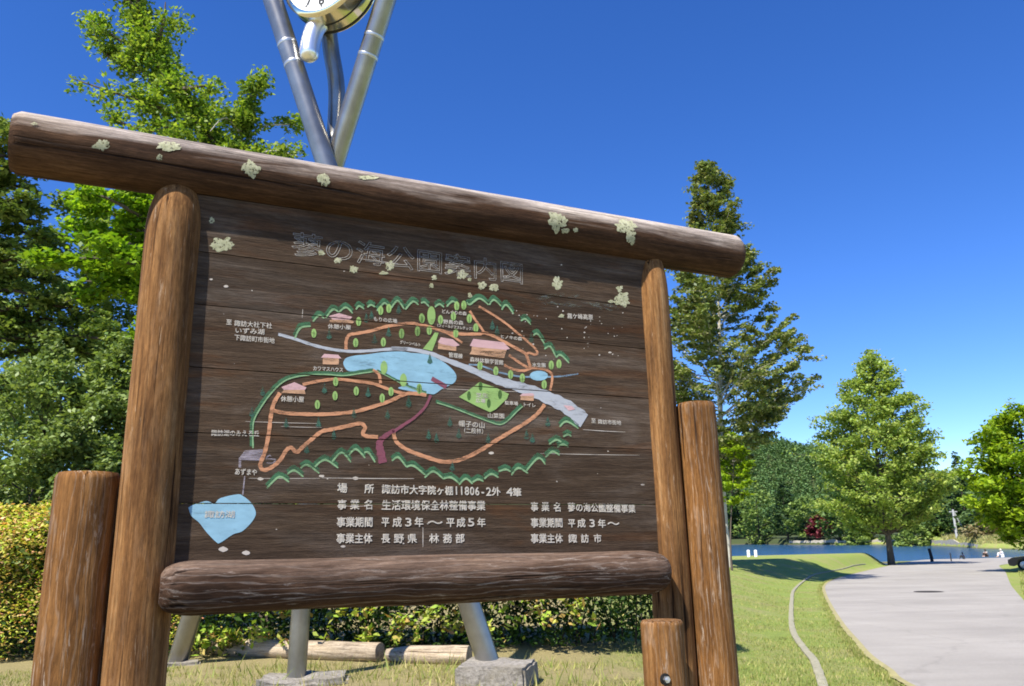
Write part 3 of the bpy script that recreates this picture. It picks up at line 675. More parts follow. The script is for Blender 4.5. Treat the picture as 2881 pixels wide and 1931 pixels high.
# ------------------------------------------------------------------ lettering: glyph outlines as loops of x, y pairs
GL = {
 '-': [[61,79,22,79,22,67,61,67]],
 '0': [[91,88,89,107,82,121,70,130,56,133,42,130,30,121,23,107,21,88,23,70,30,56,42,47,56,44,70,47,82,56,89,70],[76,88,74,75,70,64,64,58,56,56,48,58,42,64,38,75,36,88,38,102,42,113,48,119,56,121,64,119,70,113,74,102]],
 '1': [[64,132,48,132,48,45,64,45]],
 '2': [[91,57,49,57,64,72,75,85,81,96,83,106,80,117,73,126,63,131,49,133,43,133,37,131,30,129,24,125,24,109,30,115,36,118,42,120,48,121,56,120,62,116,66,111,67,105,67,100,65,95,63,91,51,76,41,65,31,55,21,46,21,45,91,45]],
 '3': [[29,118,39,120,48,121,55,120,61,118,65,114,66,108,65,103,61,99,54,96,45,96,45,84,55,83,62,80,67,75,68,70,67,64,63,59,58,57,51,56,45,56,39,57,32,59,26,62,26,49,38,45,44,44,49,44,63,46,74,51,81,59,84,70,83,77,80,83,75,88,68,91,75,94,79,99,81,104,82,110,80,120,73,127,63,132,50,133,44,133,29,130]],
 '4': [[80,133,73,133,18,79,18,73,64,73,64,45,80,45,80,73,91,73,91,85,80,85],[64,110,64,85,39,85]],
 '5': [[81,132,32,132,32,87,48,88,60,85,68,79,70,71,69,65,64,60,57,57,48,56,42,56,36,57,30,59,24,62,24,49,31,47,37,45,44,44,50,44,65,46,76,52,83,60,86,72,83,83,75,92,63,97,46,99,46,121,81,121]],
 '6': [[67,133,48,121,34,106,26,91,23,75,26,62,33,52,44,46,58,44,71,46,81,51,88,60,90,70,88,80,82,88,72,93,60,95,50,94,43,92,48,101,55,110,65,117,76,124],[39,79,48,82,57,83,64,82,70,79,73,75,75,70,73,64,70,60,64,57,57,56,49,57,43,62,39,69]],
 '7': [[94,132,24,132,24,120,71,120,31,49,45,44]],
 '8': [[91,68,90,75,87,81,82,86,76,89,82,93,86,98,88,103,89,108,87,118,80,126,70,131,57,133,44,131,33,126,26,118,24,108,25,103,27,98,31,93,37,89,30,85,25,81,22,75,21,68,24,59,31,51,42,46,56,44,70,46,81,51,88,59],[74,108,72,103,69,99,63,96,56,95,50,96,44,99,41,103,39,108,41,114,44,118,50,120,57,121,64,120,69,118,72,113],[75,69,74,64,70,60,64,57,56,56,48,57,42,59,38,64,37,69,38,75,42,79,48,82,56,83,64,82,70,79,74,75]],
 '9': [[46,44,64,55,77,69,87,85,90,101,87,114,80,124,69,131,55,133,41,131,31,125,24,117,22,107,24,97,31,89,41,84,53,82,61,83,70,86,66,77,59,69,49,60,36,53],[37,108,39,113,43,117,48,120,55,121,62,120,68,117,72,112,74,106,73,99,64,95,56,94,49,95,43,98,39,102]],
 '〜': [[92,90,100,84,108,80,117,77,128,76,140,78,151,82,161,89,169,99,158,103,152,97,145,91,137,88,128,87,120,87,113,89,107,93,100,97,92,103,84,107,75,110,64,111,52,109,41,105,31,98,23,88,34,83,40,90,47,96,55,99,64,100,72,100,79,98,85,94]],
 'あ': [[114,101,109,91,95,75,87,68,84,86,84,97,90,99,104,101],[132,115,120,118,118,110,117,109,105,109,91,107,85,106,86,122,131,125,144,127,144,136,131,134,117,133,103,131,88,131,90,140,92,146,78,146,78,140,76,130,66,130,39,132,40,122,65,121,75,122,73,103,58,95,45,85,37,74,33,61,35,54,39,49,45,46,52,45,66,47,73,49,80,52,82,45,94,48,90,58,100,66,109,76,118,87,125,100,135,96,143,91,147,85,148,78,145,66,136,57,121,51,102,47,108,38,132,44,149,53,158,64,161,77,159,87,152,96,142,103,129,108],[73,93,73,84,74,76,75,69,77,62,71,59,65,57,60,55,55,55,48,57,46,63,48,71,53,79,62,87]],
 'い': [[52,134,36,134,37,123,37,116,38,107,38,98,39,89,44,68,52,54,62,46,73,44,81,45,89,50,96,59,103,73,93,82,89,72,85,64,79,58,73,56,65,58,59,66,54,77,52,91,51,99,51,108,50,115,50,122],[135,131,123,127,133,114,141,98,147,80,150,63,163,67,160,84,154,101,145,117]],
 'え': [[66,146,64,136,80,134,97,132,113,131,127,130,129,139,115,140,81,144],[132,109,125,116,117,115,104,114,70,112,59,111,45,112,46,100,59,102,108,105,43,52,35,46,47,39,55,47,73,63,79,68,85,71,91,73,97,71,101,66,106,51,110,45,115,42,122,40,130,40,160,42,161,52,155,51,147,51,139,50,131,50,122,52,117,57,112,71,107,78,100,80,93,81,124,103]],
 'ぐ': [[118,118,110,115,123,96,132,99],[137,123,128,120,142,102,151,105],[127,139,115,148,105,139,95,132,69,114,58,107,50,100,47,94,49,88,57,82,70,73,84,63,97,54,108,46,119,36,130,45,116,56,99,67,83,78,70,86,64,91,62,94,64,98,70,102,116,132]],
 'ず': [[134,147,125,144,137,129,146,132],[153,151,144,148,156,132,165,135],[102,91,102,83,99,77,94,74,88,73,82,74,77,76,73,80,72,86,73,91,77,96,82,98,88,99,97,97],[27,127,27,117,43,118,61,118,80,119,99,119,99,106,88,108,77,106,68,101,62,94,60,86,62,76,68,70,76,66,86,64,100,68,94,60,84,53,72,48,58,45,68,36,92,45,106,56,114,69,116,82,116,87,115,91,113,95,111,98,111,119,160,119,160,128,111,128,111,137,112,145,97,145,98,137,99,128]],
 'ど': [[140,144,132,141,145,123,153,126],[158,149,149,146,163,129,171,132],[61,143,48,138,66,108,72,99,60,92,51,84,46,75,44,66,48,54,59,46,75,41,96,40,124,40,136,41,146,43,146,54,136,52,123,51,109,50,95,50,79,51,67,54,60,60,57,67,59,74,64,81,71,87,81,93,93,99,105,104,116,109,125,113,138,118,131,127,120,121,112,118,103,114,93,110,82,105,77,113,72,122,66,132]],
 'の': [[92,127,91,118,89,109,86,101,83,92,77,79,71,69,65,64,59,62,53,64,48,68,44,75,43,86,46,99,56,112,71,122],[105,127,124,123,137,115,145,104,148,90,145,75,136,64,123,56,108,52,94,50,101,41,127,46,146,57,157,71,161,90,157,108,145,123,125,133,100,137,73,132,50,121,36,104,30,85,33,70,39,60,48,53,59,50,69,53,79,60,88,73,96,90,99,99,102,109,104,118]],
 'ま': [[96,68,96,59,95,54,91,50,86,48,79,48,69,49,62,51,58,54,57,58,58,62,63,66,70,68,80,69],[46,105,46,96,86,94,95,94,96,77,82,77,67,76,55,72,48,66,45,58,47,50,54,44,65,40,81,39,94,40,103,45,107,50,109,57,108,65,120,61,130,56,139,51,147,45,155,55,146,60,136,65,123,70,108,74,107,94,118,95,129,95,151,97,151,107,107,103,107,121,150,124,150,134,139,132,128,131,117,131,107,130,107,138,108,146,94,146,95,139,95,130,67,130,56,131,46,132,47,123,56,122,67,122,78,121,95,121,95,103,77,103,66,104,55,104]],
 'み': [[152,111,139,112,139,100,137,90,127,94,117,97,93,101,98,110,108,126,116,136,108,141,100,140,64,138,52,139,52,128,64,129,97,130,81,101,59,98,42,91,31,80,28,67,29,60,33,54,40,51,48,50,54,50,64,54,68,58,73,65,79,74,89,92,101,91,113,88,124,84,134,80,129,70,121,60,109,51,92,44,103,37,118,45,130,53,139,63,145,75,162,65,168,76,148,86],[76,92,72,84,67,77,63,70,58,64,49,60,42,62,39,68,42,77,49,84,60,89]],
 'も': [[32,97,31,87,39,85,47,84,56,83,64,82,63,67,66,54,75,45,87,40,102,39,124,41,141,47,151,57,155,70,154,77,151,85,146,92,139,99,125,97,132,91,138,84,141,77,142,71,139,62,131,55,119,50,102,49,91,50,82,54,77,61,76,69,76,82,82,82,114,83,114,93,106,92,97,91,78,91,81,114,82,114,115,115,115,125,108,124,100,124,92,123,83,123,85,136,87,145,72,146,72,137,71,124,62,124,52,125,44,127,36,128,35,119,43,118,51,116,60,115,69,115,66,91,48,93]],
 'や': [[105,126,114,132,90,148,81,143],[26,100,32,89,63,101,69,91,75,77,81,64,86,50,90,38,104,41,99,53,93,67,87,82,80,95,74,105,102,115,115,117,126,118,136,117,144,114,148,109,149,104,148,97,143,92,136,88,124,87,118,87,112,88,107,90,102,91,101,81,106,80,112,79,119,78,125,78,142,80,153,85,160,93,162,103,160,113,153,121,141,126,126,127,113,126,99,123,84,119,69,114,60,129,54,137,41,133,49,124,58,110,39,103]],
 'り': [[70,146,56,146,55,135,53,126,52,115,50,104,50,94,52,73,64,74,64,90,68,103,77,116,90,126,104,130,115,127,123,120,128,109,130,95,125,75,112,61,92,52,68,48,75,38,102,45,124,56,138,72,143,95,140,114,132,127,121,136,106,139,92,137,79,130,69,120,63,110,64,118,68,138]],
 'る': [[109,49,96,48,87,49,81,51,76,54,75,58,78,64,87,66,96,65,102,62,107,56],[54,139,55,129,65,129,114,131,77,106,34,77,43,70,57,81,71,89,86,94,104,95,119,94,130,89,137,82,140,73,139,66,135,60,129,55,120,51,117,60,111,67,101,72,88,74,77,73,70,69,65,64,63,57,65,50,72,44,83,41,98,39,121,42,138,49,149,59,153,73,150,85,140,95,126,101,107,103,96,103,91,102,85,101,127,129,136,134,129,141,120,140,109,140,93,139]],
 'ん': [[104,140,89,144,84,135,73,119,57,94,41,67,28,44,42,40,44,46,52,62,56,69,61,77,69,83,77,88,87,90,95,87,99,81,99,56,101,51,105,45,112,42,122,40,138,43,150,50,160,61,168,75,157,82,153,71,146,61,136,54,124,51,116,53,112,60,111,83,109,90,105,95,99,98,92,99,80,97,74,95,68,91,76,102,84,114,92,125,98,134]],
 'ア': [[165,131,157,137,54,137,36,138,36,126,54,127,145,127,140,120,131,112,121,104,110,98,121,91,134,100,145,110,154,119,161,127],[101,114,87,114,87,105,86,90,83,76,74,64,59,54,45,48,56,40,81,54,94,70,100,90]],
 'ィ': [[36,78,42,68,68,76,81,81,92,85,92,46,91,35,106,35,105,46,105,92,116,98,134,110,141,116,131,123,124,117,115,110,104,103,93,97,82,92,52,82]],
 'イ': [[30,91,36,81,53,86,69,91,84,96,97,102,97,55,96,41,112,41,111,55,111,109,123,115,134,122,144,130,154,137,143,145,134,137,124,129,100,115,85,108,68,102,50,96]],
 'ウ': [[157,122,148,127,137,126,102,126,102,138,103,147,87,147,88,138,88,126,38,126,38,86,52,86,51,93,51,116,140,116,139,107,136,98,131,88,125,79,117,70,106,63,94,57,82,53,65,50,76,40,96,46,114,54,128,64,139,76,145,86,153,106,155,115]],
 'カ': [[153,119,144,122,96,122,96,135,97,146,82,146,83,135,83,122,55,122,36,123,36,112,82,112,77,94,70,80,61,68,50,58,33,49,45,41,63,53,78,69,88,88,94,112,139,112,139,99,137,83,135,68,131,57,127,54,122,53,98,55,99,44,125,43,131,43,136,45,139,47,142,51,147,64,150,82,151,100,152,113]],
 'キ': [[33,80,36,69,50,71,93,77,99,51,102,39,116,41,112,53,106,79,145,84,160,85,157,96,143,93,104,88,97,114,134,119,146,120,143,131,132,128,95,123,92,137,90,146,76,144,79,135,82,122,47,118,34,117,36,105,49,108,84,112,91,86,47,81]],
 'ク': [[102,144,87,148,82,138,75,128,65,117,50,105,32,95,43,88,55,95,66,103,75,111,83,120,138,120,134,110,128,100,121,89,112,80,100,70,86,61,68,54,48,47,60,39,80,46,97,55,111,64,123,74,133,85,141,96,148,108,152,118,156,125,145,130,134,129,91,129,95,134]],
 'グ': [[138,147,130,144,143,127,152,130],[156,152,148,149,161,132,169,135],[95,141,81,145,76,135,69,125,58,114,44,102,25,92,36,85,49,92,60,100,69,108,77,116,131,116,127,107,122,97,114,86,106,77,94,67,79,58,62,50,42,44,53,36,74,43,91,51,105,61,117,71,127,82,135,93,141,105,145,115,149,122,138,127,128,126,85,126,88,131]],
 'ケ': [[82,144,67,146,64,136,63,132,61,128,55,118,50,111,43,104,27,90,39,84,46,90,54,97,60,104,66,112,107,112,103,90,94,74,83,62,72,53,59,47,72,40,91,52,106,67,116,87,120,112,147,112,162,111,162,122,72,122,78,135]],
 'ス': [[144,130,136,135,124,134,62,134,46,135,46,124,124,124,120,115,114,106,106,97,98,89,84,78,68,67,51,58,32,51,42,42,60,49,76,58,91,69,105,79,117,70,129,60,140,50,149,41,160,49,151,58,139,68,126,78,113,87,121,96,129,106,135,116,140,125]],
 'チ': [[30,103,30,93,92,93,88,78,81,65,68,55,52,47,64,40,82,50,94,62,102,77,105,93,162,93,162,103,105,103,105,127,137,132,146,134,138,143,130,141,108,137,96,136,68,134,43,134,46,124,56,124,68,125,80,125,92,126,92,103]],
 'ッ': [[93,119,82,115,85,109,88,101,92,94,94,88,106,91],[151,111,137,115,135,103,130,91,123,80,115,71,104,62,91,54,77,48,63,44,74,35,88,40,101,47,114,55,126,66,134,75,140,84,145,95,149,105],[56,112,44,108,47,103,52,95,56,86,59,80,71,83]],
 'ト': [[70,56,69,41,84,41,83,56,83,98,98,94,115,89,131,83,146,78,152,89,119,100,100,105,83,110,83,131,84,144,69,144,70,131]],
 'ド': [[121,137,112,134,120,124,126,114,136,118],[140,143,132,140,136,136,139,131,143,126,146,121,155,124],[65,54,64,39,79,39,78,54,78,97,93,93,110,87,126,82,141,76,147,87,114,98,95,103,78,108,78,129,79,142,64,142,65,129]],
 'ノ': [[144,137,129,140,125,126,118,112,109,98,99,86,87,75,72,66,56,58,38,52,50,43,67,49,83,58,98,68,110,79,119,90,127,102,134,114,139,126]],
 'ハ': [[53,85,48,77,42,68,35,59,28,51,42,46,48,54,55,63,65,81,70,92,74,103,77,113,80,121,83,131,68,133,66,121,62,109,58,96],[132,90,142,68,150,46,164,50,160,60,155,71,150,83,145,94,139,104,133,116,127,126,121,134,108,131,114,122,120,112]],
 'ヒ': [[67,143,52,143,53,133,53,62,54,56,58,51,64,48,72,46,98,45,127,45,141,46,153,47,153,59,141,57,127,56,112,55,99,55,77,56,69,59,66,65,66,93,82,97,100,101,118,106,148,116,143,126,129,120,115,116,98,111,82,107,66,104,66,133]],
 'フ': [[154,130,144,135,136,134,55,134,39,135,39,124,137,124,134,114,130,103,124,92,116,82,105,73,91,64,75,57,54,52,64,42,85,48,102,56,116,66,128,76,136,87,143,100,148,112,151,124]],
 'ベ': [[127,132,117,129,125,119,129,113,132,108,142,111],[147,138,138,135,150,120,153,115,163,118],[24,78,36,69,74,107,81,112,89,108,120,82,155,48,166,58,127,91,111,105,102,112,94,118,87,123,80,124,74,122,67,117,43,93,36,87]],
 'マ': [[105,51,112,45,118,39,130,46,124,52,110,64,102,70,121,83,137,96,150,110,161,122,165,126,155,132,144,131,49,131,32,132,32,121,49,122,143,122,135,112,124,100,110,89,93,77,63,97,53,90,61,86,81,72]],
 'リ': [[140,142,125,142,126,131,126,111,125,95,124,83,120,74,113,65,105,59,85,51,74,48,85,40,94,42,104,46,114,52,123,58,130,67,136,77,139,91,140,110],[66,141,51,141,52,132,52,89,51,79,66,79,65,89,65,132]],
 'ル': [[100,47,108,42,114,45,128,51,143,60,157,69,168,80,161,89,150,79,138,70,126,63,114,57,114,131,115,141,100,141,101,131,101,55],[27,48,39,42,48,49,56,57,62,67,67,77,70,89,71,103,72,119,72,131,73,140,58,140,59,131,59,119,58,104,57,91,54,80,50,71,44,62,36,55]],
 'レ': [[52,49,61,42,68,45,96,53,121,63,143,76,161,90,154,99,136,85,114,72,90,62,66,56,66,128,68,140,52,140,53,128,53,55]],
 'ワ': [[156,130,146,135,136,134,54,134,37,135,38,126,38,99,37,91,52,91,51,99,51,125,140,125,138,113,135,102,130,91,124,82,113,70,98,61,82,54,65,49,76,40,94,46,111,55,125,65,136,76,144,88,152,112,154,124]],
 'ン': [[52,139,43,131,53,125,65,118,75,110,83,104,93,112,85,118,74,126,62,133],[39,53,47,42,66,46,82,51,97,56,110,62,127,72,142,84,154,96,164,108,156,119,147,106,135,94,120,82,103,72,90,66,75,61,58,56]],
 'ヶ': [[85,121,71,123,69,116,65,108,63,103,60,99,56,94,50,88,43,82,36,77,48,71,53,76,59,81,65,87,70,94,104,94,101,77,94,64,85,54,76,47,63,41,76,34,92,44,104,57,113,74,117,94,140,94,153,93,153,103,76,103,82,114]],
 'ー': [[32,100,32,88,160,88,160,100]],
 '下': [[25,143,25,133,87,133,87,35,99,35,99,103,127,89,140,83,150,77,159,86,147,92,117,106,101,112,99,110,99,133,167,133,167,143]],
 '丘': [[141,149,123,145,99,142,74,139,49,138,49,51,24,51,24,41,168,41,168,51,133,51,133,97,160,97,160,106,62,106,62,130,85,131,108,133,130,136,149,140],[62,51,62,97,121,97,121,51]],
 '主': [[76,147,83,142,91,137,98,131,103,127,32,127,32,117,89,117,89,89,40,89,40,80,89,80,89,48,25,48,25,39,168,39,168,48,102,48,102,80,153,80,153,89,102,89,102,117,160,117,160,127,108,127,115,131,109,136,102,142,86,152]],
 '事': [[37,62,37,54,89,54,89,45,85,42,63,42,68,34,84,34,90,35,94,36,100,39,102,45,102,54,140,54,140,48,152,48,152,71,169,71,169,79,152,79,152,95,102,95,102,104,150,104,150,127,102,127,102,134,166,134,166,142,102,142,102,152,89,152,89,142,27,142,27,134,89,134,89,127,44,127,44,104,89,104,89,95,39,95,39,88,89,88,89,79,24,79,24,71,89,71,89,62],[55,120,89,120,89,111,55,111],[102,120,137,120,137,111,102,111],[102,88,140,88,140,79,102,79],[102,71,140,71,140,62,102,62]],
 '二': [[39,134,39,124,154,124,154,134],[25,58,25,47,167,47,167,58]],
 '休': [[65,120,65,110,104,110,95,95,84,80,72,68,59,58,68,50,80,60,91,72,101,85,110,100,110,35,122,35,122,103,131,88,141,73,152,61,164,51,173,58,160,68,148,81,138,95,129,110,168,110,168,120,122,120,122,151,110,151,110,120],[63,152,55,137,44,123,32,110,19,100,27,90,45,107,45,35,57,35,57,121,62,128,67,134,71,141,75,149]],
 '体': [[56,152,49,137,41,124,31,111,21,101,28,91,42,106,42,35,53,35,53,122,61,136,64,142,67,149],[83,67,83,58,109,58,109,35,121,35,121,58,146,58,146,67,121,67,121,111,129,95,139,80,150,66,163,56,172,63,159,73,147,86,137,101,128,117,169,117,169,126,121,126,121,152,109,152,109,126,64,126,64,117,102,117,93,101,82,86,70,73,57,62,66,55,78,66,90,79,100,95,109,111,109,67]],
 '保': [[88,138,148,138,148,114,88,114],[77,146,77,105,112,105,112,90,65,90,65,81,105,81,95,71,85,62,73,54,60,48,69,40,80,47,92,55,102,64,112,74,112,35,124,35,124,75,133,65,143,55,153,47,164,40,173,48,161,54,150,62,140,71,131,81,169,81,169,90,124,90,124,105,160,105,160,146],[60,152,52,138,43,124,20,101,26,92,44,108,44,35,55,35,55,122,60,129,64,136,68,142,72,149]],
 '備': [[53,152,47,138,39,124,31,111,21,100,28,90,40,105,40,35,52,35,52,124,55,130,59,137,62,143,64,150],[130,152,130,139,103,139,103,152,91,152,91,139,67,139,67,130,91,130,91,118,63,118,63,109,86,109,79,103,71,97,63,92,54,88,61,80,75,88,75,35,87,35,87,54,112,54,112,38,123,38,123,54,148,54,148,44,147,43,136,43,139,35,155,36,159,39,160,44,160,99,89,99,99,109,167,109,167,118,141,118,141,130,163,130,163,139,141,139,141,152],[103,118,103,130,130,130,130,118],[112,73,112,62,87,62,87,73],[123,73,148,73,148,62,123,62],[112,80,87,80,87,91,112,91],[123,80,123,91,148,91,148,80]],
 '全': [[94,155,80,139,61,125,42,113,21,104,27,95,48,104,48,97,91,96,91,77,48,78,47,69,89,68,89,46,27,48,29,37,165,39,164,47,103,46,103,67,145,68,146,76,102,76,103,96,145,97,144,105,165,97,171,103,154,113,135,121,119,134,104,147,106,150],[49,106,73,121,86,131,96,140,108,130,131,113,144,106]],
 '公': [[68,149,60,134,49,121,37,109,24,100,35,93,48,103,61,116,72,130,81,146],[122,150,111,146,121,131,147,103,160,93,170,101,157,110,144,123,132,136],[42,43,48,44,62,45,91,47,141,50,152,35,164,41,156,50,147,62,125,84,114,80,133,59,59,55,70,67,82,80,93,94,104,109,90,113,80,97,69,83,59,71,48,60,40,54,37,53]],
 '内': [[32,130,32,34,44,34,44,121,90,121,88,108,82,94,69,80,48,68,56,60,71,68,82,77,90,86,96,95,107,86,118,78,127,69,135,62,145,68,136,76,124,86,112,95,99,104,102,121,149,121,149,47,145,44,119,44,123,35,148,35,153,36,159,40,160,47,160,130,102,130,102,152,90,152,90,130]],
 '務': [[114,152,108,143,101,135,92,127,83,121,92,115,104,125,108,120,113,116,117,112,123,108,107,102,98,99,88,97,91,106,84,108,82,107,60,107,65,110,60,115,68,121,76,128,83,135,89,142,81,146,25,146,25,138,72,138,68,133,63,129,58,124,53,120,43,127,34,123,39,120,45,115,50,111,54,107,23,107,23,99,48,99,36,79,29,71,22,64,28,55,35,62,41,69,46,78,52,87,52,47,49,45,34,45,37,36,50,36,58,38,62,41,63,47,63,99,78,99,70,78,78,75,88,95,92,89,103,92,113,95,131,103,139,99,166,90,173,98,164,100,156,102,140,108,148,114,160,128,164,136,158,139,117,139,125,150],[117,93,115,81,87,81,87,72,112,72,107,63,99,55,89,48,74,42,81,35,98,42,110,50,118,61,124,72,152,72,150,61,148,52,146,47,144,44,138,43,122,44,125,35,143,35,153,38,157,42,159,49,162,61,164,76,164,81,126,81,128,93],[111,131,150,131,142,121,137,117,131,113,125,117,120,121,115,126]],
 '原': [[75,96,142,96,142,84,75,84],[75,115,142,115,142,104,75,104],[128,66,135,59,151,45,156,39,166,44,153,57,145,64,137,70],[75,70,69,64,63,57,55,51,48,45,58,40,65,46,73,53,87,67],[37,145,37,93,35,75,30,58,22,42,32,37,41,54,46,73,48,92,49,109,49,136,167,136,167,145],[101,135,95,123,63,123,63,77,103,77,103,45,99,43,79,43,83,35,104,35,108,36,113,39,114,45,114,77,154,77,154,123,108,123,115,133]],
 '名': [[58,113,83,97,68,91,54,87,39,83,24,80,30,71,56,77,56,35,68,35,68,41,140,41,140,35,152,35,152,88,88,88,107,98,125,109,139,122,151,136,143,140,84,140,95,151,81,153,72,143,60,134,45,124,27,116,36,109,56,119,66,125,74,131,133,131,125,123,116,115,105,108,94,102,67,118],[140,50,68,50,68,79,140,79]],
 '図': [[77,115,89,105,94,100,98,95,106,100,102,105,97,110,91,115,85,119],[85,131,92,127,104,117,108,113,116,119,111,123,105,128,99,132,92,136],[30,146,30,35,42,35,42,44,150,44,150,35,162,35,162,146],[42,53,42,137,150,137,150,53],[62,123,52,121,58,108,66,97,75,87,86,78,76,74,67,70,56,68,44,65,51,57,75,63,85,67,95,72,105,67,116,63,128,60,141,57,148,66,136,68,125,70,105,78,117,87,126,97,134,108,140,122,128,123,123,111,115,100,106,91,96,83,85,91,76,101,68,111]],
 '園': [[69,96,123,96,123,86,69,86],[90,135,90,128,58,128,58,122,90,122,90,114,48,114,48,108,143,108,143,114,101,114,101,122,135,122,135,128,101,128,101,135],[59,102,59,80,89,80,79,75,68,70,57,66,45,62,52,56,70,62,79,67,88,71,88,52,99,52,99,72,110,68,121,63,130,59,138,55,145,61,126,69,142,79,135,82,134,82,134,102],[102,80,132,80,118,72,99,78],[29,147,29,35,40,35,40,40,151,40,151,35,163,35,163,147],[40,49,40,138,151,138,151,49]],
 '地': [[85,140,85,105,67,100,72,91,85,95,85,55,86,46,90,41,97,38,148,38,158,39,165,43,168,50,170,61,160,64,158,55,157,50,153,47,147,46,109,46,98,48,96,55,96,99,118,107,118,63,129,63,129,110,151,118,151,85,150,80,145,77,135,77,138,69,153,70,158,72,161,78,162,84,163,95,163,126,164,128,155,131,153,129,150,127,129,120,129,152,118,152,118,116,96,109,96,140],[21,65,26,55,76,73,73,81,55,75,55,112,73,112,73,121,55,121,55,151,43,151,43,121,23,121,23,112,43,112,43,71]],
 '場': [[96,124,147,124,147,114,96,114],[96,141,147,141,147,131,96,131],[85,148,85,107,158,107,158,148],[69,100,69,91,91,91,85,84,77,77,69,71,59,66,68,60,78,66,84,70,89,74,105,74,97,66,88,58,79,51,69,46,77,40,88,46,99,55,108,64,116,74,131,74,125,64,118,54,109,46,100,40,109,34,119,42,128,52,135,63,141,74,154,74,152,61,150,52,149,47,147,44,142,42,128,43,131,35,147,35,156,38,159,42,161,50,163,62,165,79,166,82,96,82,103,91,170,91,170,100],[21,68,26,58,73,77,71,85,55,79,55,115,72,115,72,125,55,125,55,151,43,151,43,125,24,125,24,115,43,115,43,75]],
 '境': [[94,83,144,83,144,75,94,75],[94,98,144,98,144,90,94,90],[110,151,114,143,80,143,80,135,160,135,160,143,127,143,121,153],[136,133,129,120,102,120,108,121,102,134,92,132,97,120,75,120,75,111,164,111,164,120,140,120,147,131],[82,105,82,68,99,68,96,58,91,51,80,45,64,42,70,34,88,39,100,46,107,56,110,68,125,68,125,49,126,42,129,39,140,36,151,36,160,37,166,41,168,54,159,58,158,47,155,44,138,44,136,48,136,68,156,68,156,105],[21,61,25,52,72,67,70,75,53,70,53,112,69,112,69,121,53,121,53,151,42,151,42,121,24,121,24,112,42,112,42,67]],
 '外': [[53,152,48,136,41,121,32,107,22,95,32,89,39,97,45,105,50,114,55,124,86,124,83,114,81,105,77,96,73,88,49,102,42,96,56,88,68,80,59,68,48,58,36,50,22,44,32,36,56,50,76,70,91,97,100,131,92,133,59,133,65,151],[114,152,114,35,126,35,126,105,146,91,154,84,161,78,171,85,163,91,141,107,131,114,126,111,126,152]],
 '大': [[90,152,90,144,89,135,89,126,87,116,26,116,26,106,85,106,78,88,67,70,49,55,23,43,32,35,57,47,76,63,88,80,96,98,107,78,121,60,139,46,160,35,169,44,148,54,130,68,116,86,106,106,167,106,167,116,100,116,101,126,103,144,103,152]],
 '子': [[90,114,90,95,24,95,24,86,90,86,90,47,86,44,58,45,63,35,89,35,95,36,101,40,103,47,103,86,168,86,168,95,103,95,103,109,117,115,131,123,144,131,156,139,147,144,40,144,40,134,131,134,121,129,111,123,101,118]],
 '字': [[90,91,90,83,27,83,27,74,90,74,90,47,86,44,62,44,67,35,90,35,95,36,101,40,102,46,102,74,165,74,165,83,102,83,102,88,113,93,123,99,141,111,132,116,130,115,53,115,53,106,118,106,97,94],[84,150,92,139,29,139,29,113,41,113,41,130,151,130,151,113,163,113,163,139,106,139,96,153]],
 '学': [[90,89,90,80,26,80,26,71,90,71,90,47,86,44,59,44,64,35,82,35,89,36,94,36,100,40,102,46,102,71,167,71,167,80,102,80,102,85,113,89,133,99,141,105,134,110,131,109,52,109,52,101,118,101,111,97,104,94,97,92],[84,150,87,146,91,140,94,136,96,131,61,131,67,134,64,138,60,142,56,147,51,151,41,147,55,131,29,131,29,106,40,106,40,122,152,122,152,106,164,106,164,131,138,131,154,148,142,152,138,147,134,141,130,136,125,131,99,131,108,134,105,138,102,143,98,149,94,153]],
 '小': [[90,151,90,48,86,44,59,45,64,35,90,35,95,36,101,40,103,48,103,151],[129,118,139,103,148,88,155,73,159,60,172,65,167,77,160,92,151,107,140,121],[48,120,44,107,39,93,31,79,21,68,32,62,42,75,51,89,57,104,62,119]],
 '屋': [[51,138,146,138,146,125,51,125],[39,146,39,110,38,93,36,75,31,56,21,39,32,35,42,52,47,72,50,92,51,110,51,117,158,117,158,146],[61,76,64,77,71,77,82,78,100,79,100,68,59,68,59,60,100,60,100,46,47,46,47,38,168,38,168,46,112,46,112,60,155,60,155,68,112,68,112,80,142,81,152,73,161,78,155,83,147,89,138,95,129,100,163,100,163,108,52,108,52,100,82,100,67,89,58,85],[120,96,132,88,78,86,97,100,128,100]],
 '山': [[33,126,33,45,147,45,147,35,159,35,159,126,147,126,147,54,102,54,102,151,90,151,90,54,46,54,46,126]],
 '峰': [[111,134,143,134,139,129,135,125,125,117,121,121,116,125,113,128,110,132],[112,152,106,143,98,134,89,127,78,120,86,113,103,125,117,112,108,107,98,103,88,100,77,98,84,90,95,93,105,97,116,101,125,106,133,102,142,98,152,95,163,92,170,100,160,102,142,108,134,112,142,118,148,124,154,132,158,139,151,142,117,142,123,150],[119,98,119,90,89,90,89,82,119,82,119,74,90,74,90,67,119,67,119,57,83,57,83,50,119,50,119,35,130,35,130,50,166,50,166,57,130,57,130,67,160,67,160,74,130,74,130,82,160,82,160,90,130,90,130,98],[47,151,47,61,37,60,37,131,27,131,27,51,67,54,67,49,76,49,76,131,67,131,67,62,56,61,56,151]],
 '市': [[82,150,93,134,24,134,24,124,89,124,89,107,40,107,40,49,52,49,52,97,89,97,89,35,102,35,102,97,142,97,142,62,138,59,115,59,119,50,136,50,142,51,147,52,152,55,154,62,154,107,102,107,102,124,168,124,168,134,106,134,94,153]],
